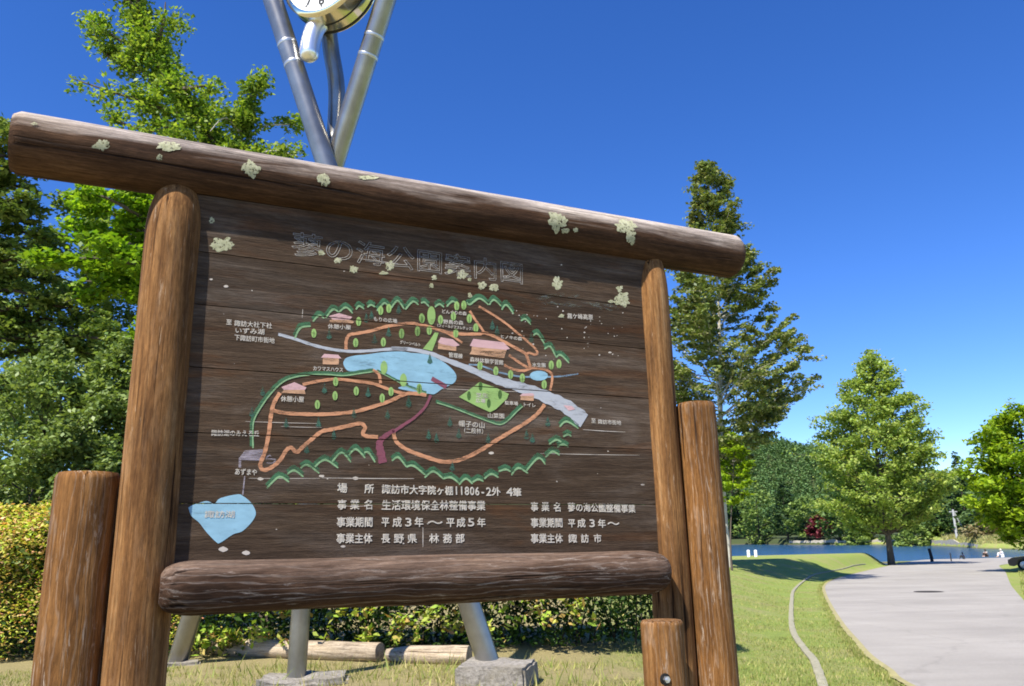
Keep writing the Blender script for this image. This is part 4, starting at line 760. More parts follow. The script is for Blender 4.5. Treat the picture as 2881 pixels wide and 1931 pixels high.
 '帽': [[88,148,88,104,99,104,99,140,154,140,154,104,165,104,165,148],[104,130,104,123,149,123,149,130],[104,113,104,106,149,106,149,113],[27,128,27,61,36,61,36,119,48,119,48,35,58,35,58,119,70,119,70,72,69,70,61,71,64,62,76,64,80,72,80,128,58,128,58,152,48,152,48,128],[103,73,150,73,150,64,103,64],[103,80,103,89,150,89,150,80],[103,57,150,57,150,47,103,47],[92,97,92,35,103,35,103,39,150,39,150,35,161,35,161,97]],
 '平': [[44,125,48,118,53,110,56,102,59,96,70,99,68,105,64,113,59,121,55,128],[137,129,129,113,124,105,119,98,130,95,135,102,145,118,149,126],[24,89,24,80,89,80,89,35,102,35,102,80,168,80,168,89,102,89,102,134,159,134,159,144,33,144,33,134,89,134,89,89]],
 '年': [[24,73,24,64,98,64,98,35,110,35,110,64,169,64,169,73,110,73,110,99,157,99,157,108,110,108,110,128,161,128,161,137,65,137,72,150,60,153,54,140,45,128,35,117,24,108,34,102,41,108,53,120,59,128,98,128,98,108,50,108,50,73],[62,73,62,99,98,99,98,73]],
 '広': [[59,40,77,43,103,45,148,49,155,36,167,40,161,51,152,63,142,76,131,87,120,84,126,77,132,71,137,64,143,57,73,52,84,66,94,82,103,100,112,117,99,120,91,101,82,84,73,70,67,62,64,57,61,53,55,49],[92,150,101,135,38,135,38,101,37,86,35,71,31,55,23,40,33,35,42,50,47,68,49,85,50,101,50,126,168,126,168,135,115,135,104,153]],
 '憩': [[62,68,62,48,63,42,67,38,73,37,84,36,117,36,126,37,131,40,135,45,136,55,125,58,123,47,116,45,76,45,74,49,74,68],[76,73,84,69,91,65,99,61,104,57,112,63,107,67,83,79],[132,65,140,59,149,53,156,46,161,40,171,45,166,51,158,57,150,64,141,70],[43,68,40,61,35,55,29,49,22,43,32,39,39,44,45,51,50,58,54,65],[112,115,151,115,151,105,112,105],[112,122,112,132,151,132,151,122],[112,98,151,98,151,88,112,88],[125,153,120,140,101,140,101,74,112,74,112,80,151,80,151,75,163,75,163,140,132,140,138,151],[33,109,33,74,44,74,44,80,89,80,89,109,66,109,66,120,95,120,95,128,66,128,66,140,92,144,84,151,72,148,58,146,43,145,28,143,31,136,55,138,55,128,25,128,25,120,55,120,55,109],[44,101,78,101,78,87,44,87]],
 '成': [[103,152,104,131,36,131,36,81,34,67,30,53,22,40,32,34,41,48,46,64,48,80,49,94,49,95,78,95,78,81,77,72,76,66,75,63,70,62,53,62,56,54,75,53,85,57,87,61,88,69,89,82,90,100,90,104,49,104,49,121,105,121,106,106,109,92,112,79,116,67,108,60,90,48,79,43,88,35,106,45,114,51,121,57,127,48,134,41,142,37,151,35,158,37,164,41,167,50,169,64,159,69,158,58,157,51,155,47,152,45,146,47,140,51,135,57,130,65,139,75,146,85,153,97,158,109,146,111,142,102,132,84,126,76,123,86,120,97,118,109,117,121,168,121,168,131,116,131,116,152],[123,146,139,138,146,134,152,131,160,137,154,141,146,145,138,148,131,152]],
 '所': [[101,139,101,83,98,68,92,54,81,41,90,34,102,48,110,65,113,81,114,97,114,100,139,100,139,35,151,35,151,100,169,100,169,109,114,109,114,132,128,134,142,137,155,139,166,143,158,151,147,147,132,144,117,142],[44,91,44,111,75,111,75,91],[87,150,75,146,62,144,47,141,32,140,32,95,31,82,30,67,27,53,21,40,30,34,36,45,40,57,42,70,43,82,87,82,87,120,44,120,44,132,57,134,71,136,83,139,94,142]],
 '整': [[50,68,50,46,24,46,24,38,169,38,169,46,102,46,102,57,148,57,148,64,102,64,102,74,158,74,158,82,34,82,34,74,90,74,90,46,61,46,61,68],[30,130,30,108,53,108,47,103,39,98,31,94,22,91,29,85,36,88,44,92,51,97,57,102,57,86,68,86,68,103,89,91,94,97,90,100,84,103,78,105,72,108,68,103,68,108,94,108,94,130,68,130,68,137,98,137,98,144,68,144,68,152,57,152,57,144,25,144,25,137,57,137,57,130],[40,124,57,124,57,115,40,115],[68,124,84,124,84,115,68,115],[119,130,146,130,144,124,141,119,138,115,134,111,129,115,121,125],[118,152,114,143,109,134,103,126,95,120,103,113,113,122,116,118,119,113,122,109,127,105,120,101,112,97,104,94,95,92,102,84,111,87,127,95,134,99,140,94,147,91,155,87,163,84,170,92,162,94,154,97,147,101,141,105,146,110,151,116,155,123,158,130,168,130,168,138,124,138,129,150]],
 '期': [[44,63,40,57,35,51,29,45,22,40,32,35,39,40,45,46,51,53,56,61],[67,59,77,49,81,44,84,39,94,44,91,48,86,53,82,58,77,63],[153,137,153,117,120,117,120,137],[109,146,109,99,108,85,106,69,102,54,94,40,104,34,110,44,114,55,117,66,119,78,153,78,153,47,150,44,131,44,134,35,149,35,154,36,158,37,163,40,164,47,164,146],[153,108,153,87,120,87,120,108],[78,151,78,135,49,135,49,151,38,151,38,135,24,135,24,127,38,127,38,74,22,74,22,66,101,66,101,74,89,74,89,127,101,127,101,135,89,135,89,151],[49,127,78,127,78,115,49,115],[49,108,78,108,78,95,49,95],[49,87,78,87,78,74,49,74]],
 '林': [[124,152,124,125,95,125,95,116,121,116,114,100,105,86,95,73,84,62,91,54,100,62,109,73,117,85,124,98,124,35,136,35,136,98,142,86,148,75,155,64,162,56,171,63,162,73,153,86,145,100,139,116,166,116,166,125,136,125,136,152],[53,152,53,125,25,125,25,116,51,116,46,102,38,89,30,77,21,67,27,58,34,66,48,86,53,98,53,35,65,35,65,101,84,81,91,89,65,113,65,116,88,116,88,125,65,125,65,152]],
 '案': [[24,74,24,66,80,66,68,59,53,53,38,48,21,44,29,36,46,41,62,47,77,54,90,63,90,35,102,35,102,63,115,55,130,47,147,41,164,36,172,44,155,48,139,53,124,59,112,66,168,66,168,74,102,74,102,85,90,85,90,74],[85,150,91,143,29,143,29,124,40,124,40,135,152,135,152,124,164,124,164,143,103,143,95,153],[122,113,118,109,112,105,107,102,100,99,65,104,76,113],[46,99,83,94,71,92,57,90,42,89,26,88,30,80,51,82,70,84,87,87,102,91,116,89,130,86,142,83,153,80,163,87,153,89,141,92,129,94,115,97,121,100,127,104,131,109,135,113,166,113,166,121,85,121,94,130,83,133,72,121,26,121,26,113,64,113]],
 '棚': [[102,138,102,118,84,118,84,138],[74,146,74,102,73,86,71,70,67,55,58,40,66,34,73,44,77,55,81,67,83,79,102,79,102,45,100,43,86,43,90,35,101,35,108,36,111,39,112,45,112,146],[102,109,102,87,83,87,84,102,84,109],[154,138,154,118,134,118,134,138],[123,146,123,80,122,66,119,53,113,40,121,34,126,44,130,55,132,67,133,79,154,79,154,45,151,43,137,43,140,35,152,35,159,36,163,40,164,45,164,146],[154,109,154,87,134,87,134,109],[42,152,42,128,23,128,23,119,42,119,38,105,33,92,27,80,21,70,27,61,31,67,35,75,39,84,42,94,42,35,53,35,53,100,62,83,69,90,53,113,53,119,68,119,68,128,53,128,53,152]],
 '棟': [[84,119,84,76,111,76,102,67,92,59,81,52,69,47,77,40,88,45,99,52,109,60,117,69,117,35,129,35,129,70,137,62,155,46,164,41,172,48,163,53,153,60,143,68,135,76,163,76,163,119,129,119,129,130,167,130,167,138,129,138,129,152,117,152,117,138,79,138,79,130,117,130,117,119],[95,94,117,94,117,83,95,83],[129,94,152,94,152,83,129,83],[95,112,117,112,117,101,95,101],[129,112,152,112,152,101,129,101],[47,152,47,125,24,125,24,116,46,116,41,102,35,89,28,77,21,67,27,59,33,66,43,84,47,95,47,35,59,35,59,95,73,75,80,83,59,106,59,116,78,116,78,125,59,125,59,152]],
 '森': [[89,153,89,138,33,138,33,129,78,129,67,122,55,115,41,109,27,105,34,97,49,102,64,109,78,117,89,127,89,96,101,96,101,127,113,118,127,110,143,103,158,98,166,106,151,110,137,115,124,122,112,129,160,129,160,138,101,138,101,153],[53,100,53,85,24,85,24,76,49,76,43,69,36,61,28,55,20,50,26,42,34,47,41,53,48,60,53,68,53,34,65,34,65,65,81,53,88,60,65,73,65,76,88,76,88,85,65,85,65,100],[123,100,123,85,95,85,95,76,116,76,109,68,101,59,92,52,83,47,90,40,99,46,108,53,116,61,123,71,123,34,134,34,134,71,141,62,148,54,156,46,164,40,173,48,164,53,156,60,148,68,141,76,168,76,168,85,134,85,134,100]],
 '業': [[61,120,68,108,33,108,33,100,90,100,90,90,41,90,41,83,90,83,90,73,26,73,26,65,79,65,67,59,53,53,37,48,22,45,30,37,46,41,62,47,77,54,90,62,90,35,102,35,102,62,115,54,130,47,146,41,162,36,170,45,155,48,139,53,125,59,113,65,166,65,166,73,102,73,102,83,152,83,152,90,102,90,102,100,160,100,160,108,124,108,133,121,166,121,166,130,141,130,155,148,143,151,130,131,136,130,117,130,117,152,105,152,105,130,86,130,86,152,75,152,75,130,55,130,64,132,61,136,58,141,50,151,40,148,43,144,47,139,50,134,52,130,27,130,27,121,67,121],[120,121,112,108,81,108,73,121]],
 '段': [[102,148,102,132,101,125,99,117,93,110,84,103,92,97,103,105,109,114,112,123,113,132,113,139,136,139,136,110,138,106,142,104,148,103,160,103,169,104,168,111,149,111,147,115,147,148],[91,94,91,86,102,86,96,84,100,77,105,69,111,63,117,56,109,52,99,48,79,42,85,34,96,37,107,41,117,45,126,50,134,45,143,41,152,38,162,35,170,43,160,45,151,48,142,52,134,56,142,64,148,72,154,82,158,92,150,95,148,94],[106,86,144,86,140,79,136,73,131,67,126,62,120,68,114,73,110,79],[35,141,35,66,21,65,23,56,35,57,35,36,47,36,47,59,86,64,85,72,47,68,47,86,82,86,82,95,47,95,47,113,83,113,83,121,47,121,47,135,57,137,68,140,78,143,87,146,77,153,69,150,58,147,47,143]],
 '水': [[27,120,27,110,67,110,59,92,49,77,37,64,22,55,32,47,48,59,62,75,73,94,81,118,73,120],[147,128,140,121,116,100,103,121,103,152,90,152,90,48,86,45,66,45,71,34,79,35,92,35,96,36,101,40,103,48,103,102,115,85,129,70,145,57,163,48,172,57,158,63,145,72,132,82,122,93,130,99,140,107,149,114,158,122]],
 '活': [[31,144,38,140,47,137,54,133,60,130,68,137,37,151],[23,109,52,95,59,103,29,116],[26,43,37,36,44,46,52,56,66,78,57,84,41,62,34,51],[67,115,67,106,113,106,113,84,79,84,79,35,90,35,90,40,147,40,147,35,159,35,159,84,125,84,125,106,169,106,169,115,125,115,125,137,135,139,145,140,154,142,162,144,153,152,137,148,117,145,96,142,75,140,78,132,113,136,113,115],[90,49,90,76,147,76,147,49]],
 '海': [[31,144,39,141,46,137,53,134,59,130,66,138,60,141,53,144,46,148,38,151],[23,107,30,104,37,100,44,97,49,93,56,101,44,107,37,111,29,113],[28,42,38,37,43,46,49,57,54,68,59,78,50,84,44,72,38,61,33,51],[105,105,110,101,115,98,120,94,123,90,89,90,92,108,147,108,146,90,124,90,130,94,127,98,122,101,117,105,112,108],[62,90,62,82,76,82,71,53,142,53,138,45,132,44,113,44,117,36,137,36,143,37,148,40,153,53,166,53,166,62,155,62,157,82,170,82,170,90,157,90,159,112,159,117,82,117,78,90],[88,82,146,82,144,62,84,62],[101,78,106,74,112,70,120,62,127,66,119,74,114,78,108,81],[87,152,82,141,68,121,60,113,70,108,75,112,79,117,87,129,166,129,166,138,93,138,98,150]],
 '湖': [[29,144,43,138,49,134,54,130,61,138,56,141,50,145,36,151],[22,110,30,107,37,104,43,100,49,97,55,105,50,108,36,114,29,116],[25,41,36,36,42,46,47,56,52,67,57,77,48,82,36,60,31,50],[63,94,63,42,73,42,73,52,109,52,109,94,92,94,92,117,113,117,113,126,92,126,92,149,81,149,81,126,57,126,57,117,81,117,81,94],[120,147,120,95,119,81,117,66,111,52,100,39,109,34,118,44,124,54,128,66,130,77,154,77,154,46,151,44,134,44,138,36,156,36,159,37,163,41,165,46,165,147],[131,139,154,139,154,117,131,117],[131,108,154,108,154,86,131,86],[73,85,98,85,98,60,73,60]],
 '理': [[92,114,117,114,117,97,92,97],[127,114,152,114,152,97,127,97],[92,138,117,138,117,122,92,122],[127,138,152,138,152,122,127,122],[67,48,67,39,171,39,171,48,128,48,128,65,165,65,165,74,128,74,128,89,163,89,163,146,81,146,81,89,116,89,116,74,79,74,79,65,116,65,116,48],[22,58,25,48,74,61,72,71,55,66,55,98,71,98,71,107,55,107,55,135,73,135,73,144,23,144,23,135,43,135,43,107,25,107,25,98,43,98,43,63]],
 '環': [[71,114,71,106,168,106,168,114],[92,92,146,92,146,80,92,80],[136,141,152,141,152,128,136,128],[111,141,127,141,127,128,111,128],[88,141,103,141,103,128,88,128],[77,148,77,121,162,121,162,148],[20,57,23,49,66,59,65,68,50,64,50,98,64,98,64,106,50,106,50,135,66,135,66,144,22,144,22,135,39,135,39,106,24,106,24,98,39,98,39,62],[87,35,96,38,107,40,125,44,125,51,98,46,98,61,118,72,125,60,136,50,148,41,164,36,171,43,163,45,149,51,143,55,166,65,158,71,137,60,128,73,157,73,157,99,82,99,82,73,105,73,96,68,86,64,75,60,64,58,71,51,88,57,88,50,87,45,83,42]],
 '生': [[54,150,49,137,42,124,34,112,25,103,35,97,40,102,48,112,52,118,90,118,90,90,42,90,42,81,90,81,90,48,25,48,25,39,168,39,168,48,103,48,103,81,154,81,154,90,103,90,103,118,160,118,160,127,103,127,103,152,90,152,90,127,57,127,66,148]],
 '町': [[27,141,27,44,37,44,37,54,89,54,89,141],[37,133,53,133,53,103,37,103],[37,63,37,94,53,94,53,63],[78,94,78,63,62,63,62,94],[78,103,62,103,62,133,78,133],[97,140,97,130,135,130,135,48,131,45,104,45,108,35,119,35,128,36,134,36,139,37,145,41,147,48,147,130,170,130,170,140]],
 '県': [[121,62,131,56,142,50,152,43,159,38,170,44,162,49,152,55,141,61,131,67],[59,67,51,61,42,55,32,49,23,44,32,38,42,43,52,49,62,56,71,63],[72,124,133,124,133,113,72,113],[72,107,133,107,133,96,72,96],[72,140,133,140,133,130,72,130],[61,147,61,89,145,89,145,147],[32,133,32,72,89,72,89,35,102,35,102,72,167,72,167,81,44,81,44,133]],
 '社': [[41,148,46,144,50,140,54,135,56,131,66,136,60,144,55,148,51,152],[24,130,24,121,67,121,58,110,46,99,34,89,20,82,26,72,31,75,37,79,42,83,48,87,48,35,60,35,60,90,76,74,84,82,62,100,68,106,78,120,82,127,75,131,73,130],[120,153,120,112,85,112,85,103,120,103,120,49,77,49,77,40,170,40,170,49,132,49,132,103,166,103,166,112,132,112,132,153]],
 '筆': [[139,95,139,86,102,86,102,95],[108,152,106,148,102,144,99,140,95,136,95,141,54,141,59,150,48,152,43,144,37,137,30,130,23,124,33,118,48,134,54,134,64,120,74,123,67,134,92,134,80,126,89,121,89,117,43,117,43,110,89,110,89,102,24,102,24,95,89,95,89,86,42,86,42,79,89,79,89,71,37,71,37,64,89,64,89,56,27,56,27,48,89,48,89,35,102,35,102,48,166,48,166,56,102,56,102,64,155,64,155,71,102,71,102,79,151,79,151,95,168,95,168,102,151,102,151,117,102,117,102,124,95,124,107,134,117,134,129,120,139,124,130,134,167,134,167,141,114,141,120,150],[139,102,102,102,102,110,139,110]],
 '管': [[50,101,50,34,62,34,62,39,139,39,139,35,151,35,151,66,62,66,62,75,143,75,143,101],[139,46,62,46,62,59,139,59],[86,125,91,116,32,116,32,95,44,95,44,109,150,109,150,95,162,95,162,116,104,116,97,126],[62,93,131,93,131,82,62,82],[43,153,35,137,29,130,23,124,33,119,46,135,57,135,66,121,76,123,69,135,93,135,93,142,50,142,54,151],[110,153,108,146,104,139,100,133,95,128,105,124,114,135,125,135,137,120,147,124,138,135,166,135,166,142,118,142,122,151]],
 '習': [[36,128,43,126,50,123,56,121,61,118,67,125,62,127,55,130,41,134],[103,127,110,125,118,123,125,120,131,118,136,125,130,127,123,129,115,132,108,133],[58,60,136,60,136,47,58,47],[58,67,58,80,136,80,136,67],[31,147,31,138,79,138,79,121,65,116,52,112,40,108,29,105,33,97,79,113,79,96,88,96,83,88,46,88,46,34,58,34,58,39,136,39,136,34,148,34,148,88,95,88,102,98,90,100,90,147],[98,146,98,138,147,138,147,122,99,106,103,98,147,115,147,95,158,95,158,146]],
 '至': [[39,99,46,100,60,101,89,102,141,104,151,95,162,101,154,108,132,124,120,131,111,126,131,112,57,110,64,116,72,122,79,129,87,136,163,136,163,145,28,145,28,136,71,136,64,129,57,123,51,118,47,114,36,108],[90,98,90,81,39,81,39,72,90,72,90,49,25,49,25,40,168,40,168,49,102,49,102,72,154,72,154,81,102,81,102,98]],
 '芝': [[56,60,49,58,41,55,32,50,24,44,32,36,39,42,51,50,56,51,62,48,71,44,80,41,89,39,100,38,113,37,167,39,170,49,157,48,143,47,102,47,91,48,82,49,73,52,73,53,95,63,117,75,136,88,151,101,143,106,140,105,103,105,108,107,95,124,84,121,95,105,36,105,36,96,130,96,116,86,99,76,81,66,62,58],[119,152,119,140,74,140,74,152,62,152,62,140,26,140,26,131,62,131,62,118,74,118,74,131,119,131,119,118,131,118,131,131,166,131,166,140,131,140,131,152]],
 '菜': [[146,127,122,124,94,122,62,120,31,119,33,111,65,111,98,113,129,116,155,120],[38,104,50,89,52,85,63,88,57,98,48,107],[82,107,85,103,88,98,90,93,91,89,103,92,101,96,99,101,96,106,92,110],[145,112,141,106,137,99,127,87,136,84,147,95,157,109],[117,152,117,143,75,143,75,152,63,152,63,143,26,143,26,135,63,135,63,125,75,125,75,135,117,135,117,126,129,126,129,135,167,135,167,143,129,143,129,152],[89,88,89,79,25,79,25,70,79,70,66,62,52,55,37,50,21,45,30,37,46,42,62,49,77,57,89,67,89,35,102,35,102,67,114,58,129,50,145,43,162,38,170,46,154,50,138,56,124,62,112,70,167,70,167,79,102,79,102,88]],
 '蓼': [[137,61,119,54,95,48,67,44,38,42,43,35,72,37,100,42,125,48,144,56],[123,73,109,67,90,62,69,58,47,57,52,50,74,52,95,56,115,62,130,69],[102,84,93,79,80,75,67,72,53,70,59,64,73,67,88,70,100,75,111,81],[118,152,118,144,73,144,73,152,62,152,62,144,25,144,25,136,62,136,62,130,73,130,73,136,118,136,118,130,130,130,130,136,168,136,168,144,130,144,130,152],[95,105,88,99,88,127,32,127,32,120,46,120,39,117,59,105,66,109,48,120,77,120,77,109,30,99,34,92,77,102,77,94,79,94,67,89,53,84,38,81,22,78,28,71,47,75,65,80,81,86,95,94,111,85,129,79,146,74,164,71,170,79,155,81,140,84,125,88,111,94,145,102,145,92,156,92,156,127,99,127,99,120,115,120,108,116,129,105,136,110,116,120,145,120,145,108,105,100,108,95,101,99,104,101]],
 '街': [[127,145,127,136,167,136,167,145],[49,152,44,146,37,139,29,132,21,127,28,119,46,133,54,141,60,149],[87,152,87,136,66,136,66,128,87,128,87,111,62,111,62,102,123,102,123,111,98,111,98,128,120,128,120,136,98,136,98,152],[126,110,126,102,143,102,143,46,140,44,121,44,124,35,144,35,148,36,153,40,155,46,155,102,170,102,170,110],[59,53,60,44,126,51,126,59,98,56,98,75,122,75,122,84,98,84,98,99,87,99,87,84,63,84,63,75,87,75,87,55],[54,127,47,116,39,106,29,97,19,90,26,81,40,93,40,34,51,34,51,105,65,124]],
 '訪': [[30,114,30,106,74,106,74,114],[30,97,30,89,74,89,74,97],[24,131,24,123,81,123,81,131],[40,149,51,132,60,136,48,153],[116,149,123,130,85,130,85,121,107,121,105,97,101,75,91,56,73,41,82,34,96,46,106,59,112,75,116,92,149,92,148,72,146,58,144,50,142,46,136,44,118,45,121,36,141,36,152,40,155,45,157,56,159,72,161,97,161,102,117,102,118,121,168,121,168,130,130,130,135,131,129,146,126,151],[30,80,30,36,39,36,39,42,74,42,74,80],[39,72,64,72,64,50,39,50]],
 '諏': [[28,114,28,106,64,106,64,114],[28,97,28,89,64,89,64,97],[22,131,22,123,68,123,68,131],[36,149,44,132,54,135,45,152],[69,61,71,53,107,57,107,34,117,34,117,59,128,60,128,68,117,67,117,137,122,137,122,130,127,130,129,112,132,95,135,79,140,65,136,58,131,51,126,46,120,41,128,34,132,39,137,43,145,55,153,43,158,38,163,34,171,42,165,47,160,52,155,58,151,65,157,80,162,97,165,117,167,138,161,139,124,139,124,146,70,146,70,137,78,137,78,62],[88,137,107,137,107,119,88,119],[157,130,153,102,150,90,146,79,143,90,140,103,138,116,137,130],[88,111,107,111,107,92,88,92],[88,84,107,84,107,65,88,63],[28,79,28,36,37,36,37,42,64,42,64,79],[37,71,54,71,54,50,37,50]],
 '車': [[41,122,41,72,89,72,89,62,24,62,24,53,89,53,89,34,102,34,102,53,168,53,168,62,102,62,102,72,151,72,151,122,102,122,102,132,163,132,163,141,102,141,102,152,89,152,89,141,29,141,29,132,89,132,89,122],[53,94,89,94,89,81,53,81],[102,94,139,94,139,81,102,81],[53,114,89,114,89,101,53,101],[102,114,139,114,139,101,102,101]],
 '部': [[39,125,42,120,45,114,47,108,49,103,60,106,56,116,52,122,49,127],[116,146,116,35,127,35,127,137,153,137,149,129,141,111,136,102,145,94,151,86,154,79,155,73,154,67,150,63,144,62,132,62,135,53,148,53,158,56,162,58,164,62,166,72,165,79,162,87,157,95,148,103,153,113,158,122,168,142,160,146],[56,151,62,137,29,137,29,129,104,129,104,137,75,137,66,153],[85,128,83,122,80,115,74,103,24,103,24,94,108,94,108,103,85,103,97,126],[33,82,33,35,45,35,45,41,89,41,89,36,101,36,101,82],[45,50,45,73,89,73,89,50]],
 '野': [[38,116,57,116,57,102,38,102],[67,116,86,116,86,102,67,102],[38,138,57,138,57,124,38,124],[67,138,86,138,86,124,67,124],[22,49,24,39,101,49,101,57,68,54,68,71,97,71,97,80,68,80,68,94,97,94,97,146,28,146,28,94,56,94,56,80,27,80,27,71,56,71,56,52],[108,123,117,119,126,114,135,110,142,105,100,105,100,95,126,95,126,46,123,44,102,44,106,35,127,35,132,36,137,40,138,46,138,95,157,95,148,75,158,73,165,87,171,103,163,105,152,105,155,107,140,117,148,122,156,129,163,135,169,142,161,146,102,146,102,137,150,137,132,122,116,129]],
 '長': [[53,147,53,91,24,91,24,82,51,82,51,53,48,47,43,44,48,34,49,35,61,38,78,42,105,47,106,56,62,48,62,82,88,82,101,65,117,52,138,42,164,35,171,44,158,46,146,50,136,54,126,59,135,62,144,67,152,71,160,76,151,81,144,77,135,72,127,68,118,64,108,72,100,82,168,82,168,91,65,91,65,102,147,102,147,109,65,109,65,120,147,120,147,128,65,128,65,139,152,139,152,147]],
 '間': [[114,66,114,54,77,54,77,66],[114,74,77,74,77,86,114,86],[66,93,66,40,77,40,77,46,126,46,126,93],[77,122,77,110,42,110,42,122],[77,129,42,129,42,139,77,139],[150,122,150,110,114,110,114,122],[150,129,114,129,114,139,150,139],[103,147,103,103,150,103,150,47,147,44,124,44,128,35,151,35,156,36,161,40,163,47,163,147],[30,147,30,34,42,34,42,103,88,103,88,147]],
 '院': [[90,114,90,105,155,105,155,114],[78,90,78,82,100,82,98,68,92,57,81,49,64,42,71,35,90,42,102,53,109,66,112,82,129,82,129,48,130,42,132,39,136,37,143,36,157,36,163,37,167,40,170,47,171,57,160,61,160,52,159,47,158,45,144,45,140,48,140,82,169,82,169,90],[110,151,118,136,77,136,77,114,89,114,89,128,156,128,156,114,168,114,168,136,128,136,131,137,121,153],[29,147,29,35,40,35,40,138,61,138,48,109,55,102,59,95,62,89,62,83,59,74,54,73,45,73,48,65,58,65,67,67,70,70,72,73,73,78,73,89,66,103,59,110,75,144,67,147]],
 '霧': [[47,122,47,117,82,117,82,122],[47,112,47,106,82,106,82,112],[110,112,110,106,145,106,145,112],[110,122,110,117,145,117,145,122],[28,134,28,113,39,113,39,128,90,128,90,104,102,104,102,128,152,128,152,113,164,113,164,134,102,134,102,141,154,141,154,148,38,148,38,141,90,141,90,134],[41,86,57,78,25,78,25,71,49,71,43,65,36,59,29,54,22,50,29,44,36,48,50,60,56,67,56,44,54,43,41,43,44,36,61,37,65,40,66,44,66,71,80,71,72,59,80,56,92,76,85,78,63,78,64,79,71,83,77,87,84,92,89,97,83,100,30,100,30,93,73,93,60,84,46,90],[120,70,118,63,94,63,94,57,116,57,111,51,105,47,96,43,84,41,90,34,104,38,114,43,122,49,126,57,149,57,144,44,140,42,125,43,127,36,144,36,153,39,155,41,157,45,158,51,160,60,160,63,128,63,130,70],[114,92,146,92,129,82,113,91],[115,104,111,100,105,95,98,90,90,86,96,81,107,87,120,78,106,74,99,73,91,71,96,66,105,68,121,72,128,74,137,72,145,69,155,68,164,66,170,73,161,74,153,75,145,77,138,79,145,82,151,87,157,91,161,96,155,99,154,98,121,98,125,103]],
 '館': [[99,118,99,35,109,35,109,40,149,40,149,35,159,35,159,75,109,75,109,86,153,86,153,118],[109,49,109,67,149,67,149,49],[109,110,143,110,143,94,109,94],[119,150,126,138,89,138,89,117,99,117,99,130,155,130,155,117,165,117,165,138,132,138,136,139,127,153],[71,91,71,80,43,80,43,91],[71,98,43,98,43,108,71,108],[61,67,66,58,43,50,43,72,81,72,81,115,64,115,58,129,49,126,54,115,32,115,32,54,30,48,25,45,30,36,33,38,39,40,50,45,70,52,76,40,84,44,78,56,73,63,69,70],[55,153,48,145,39,137,30,130,20,125,25,116,33,121,49,133,55,140,63,135,77,125,82,120,88,127,83,132,69,142,61,147,64,150]],
 '駐': [[115,149,129,130,139,134,124,152],[52,72,56,62,57,56,58,52,64,53,64,57,62,63,58,73],[41,71,42,65,42,59,43,53,43,48,49,48,49,60,47,72],[29,73,28,66,26,58,24,51,22,45,30,42,32,49,33,56,35,64,36,71],[98,90,98,81,124,81,124,47,90,47,90,39,170,39,170,47,136,47,136,81,164,81,164,90,136,90,136,119,168,119,168,128,93,128,93,119,124,119,124,90],[57,120,57,108,40,108,40,120],[88,147,30,147,30,80,79,80,77,61,68,76,63,74,72,58,77,59,76,53,75,49,74,46,73,44,68,43,55,43,57,35,73,35,82,39,84,43,86,51,88,65,89,84,90,88,67,88,67,100,85,100,85,108,67,108,67,120,85,120,85,127,67,127,67,139,88,139],[57,127,40,127,40,139,57,139],[57,100,57,88,40,88,40,100]],
 '験': [[128,144,136,135,145,127,155,119,166,113,173,121,162,127,151,134,141,143,133,152,122,152,115,143,106,134,95,126,84,119,90,112,101,119,112,127,121,135],[52,72,56,62,57,56,58,51,64,53,64,57,62,63,58,73],[40,71,42,59,42,47,49,48,49,60,48,66,46,72],[29,73,27,57,24,50,21,45,28,42,32,48,34,55,36,64,36,72],[104,95,123,95,123,90,122,78,104,78],[134,95,154,95,154,78,133,78,134,90],[104,120,104,113,123,113,123,102,93,102,93,70,120,70,116,62,109,55,98,48,84,41,92,35,106,41,117,49,125,57,130,66,136,56,143,47,153,40,164,35,172,42,160,47,151,53,144,61,138,70,164,70,164,102,134,102,134,113,153,113,153,120],[56,120,56,109,40,109,40,120],[30,147,30,81,78,81,77,61,68,76,62,74,71,57,76,59,73,44,68,42,56,43,58,35,73,35,81,38,84,43,86,51,87,65,89,85,89,89,66,89,66,101,84,101,84,109,66,109,66,120,84,120,84,128,66,128,66,139,87,139,87,147],[56,128,40,128,40,139,56,139],[56,101,56,89,40,89,40,101]],
 '高': [[62,116,131,116,131,105,62,105],[50,123,50,98,144,98,144,123],[87,151,91,139,25,139,25,131,166,131,166,139,104,139,98,153],[31,90,31,35,43,35,43,82,149,82,149,45,146,43,130,43,134,36,151,36,155,37,160,39,161,45,161,90],[61,75,61,42,72,42,72,49,129,49,129,75],[72,68,118,68,118,56,72,56]],
 '鳥': [[88,62,91,57,93,52,95,46,96,42,106,44,104,48,103,54,97,64],[113,64,125,47,134,50,132,54,129,58,125,63,122,67],[62,62,63,56,65,50,65,39,76,40,76,45,74,57,72,63],[40,66,37,59,29,45,23,40,32,35,39,41,47,55,50,63],[44,142,44,70,152,70,150,59,149,51,147,46,145,43,140,42,122,43,125,35,145,35,155,38,160,48,161,59,163,73,164,77,56,77,56,86,168,86,168,93,56,93,56,102,145,102,145,142,96,142,103,151,89,153,84,142],[133,119,133,109,56,109,56,119],[133,126,56,126,56,135,133,135]],
 '（': [[127,93,129,76,136,59,146,45,159,33,169,36,156,49,147,62,141,77,139,93,141,110,147,125,156,138,169,150,159,154,146,142,136,127,129,111]],
 '）': [[65,93,63,111,56,127,46,142,33,154,23,150,36,138,45,125,51,110,53,93,51,77,45,62,36,49,23,36,33,33,46,45,56,59,63,76]],
}
def glyph(ch):
    return [[(l[i] / 160 - .1, l[i + 1] / 128 - .35) for i in range(0, len(l), 2)] for l in GL[ch]]
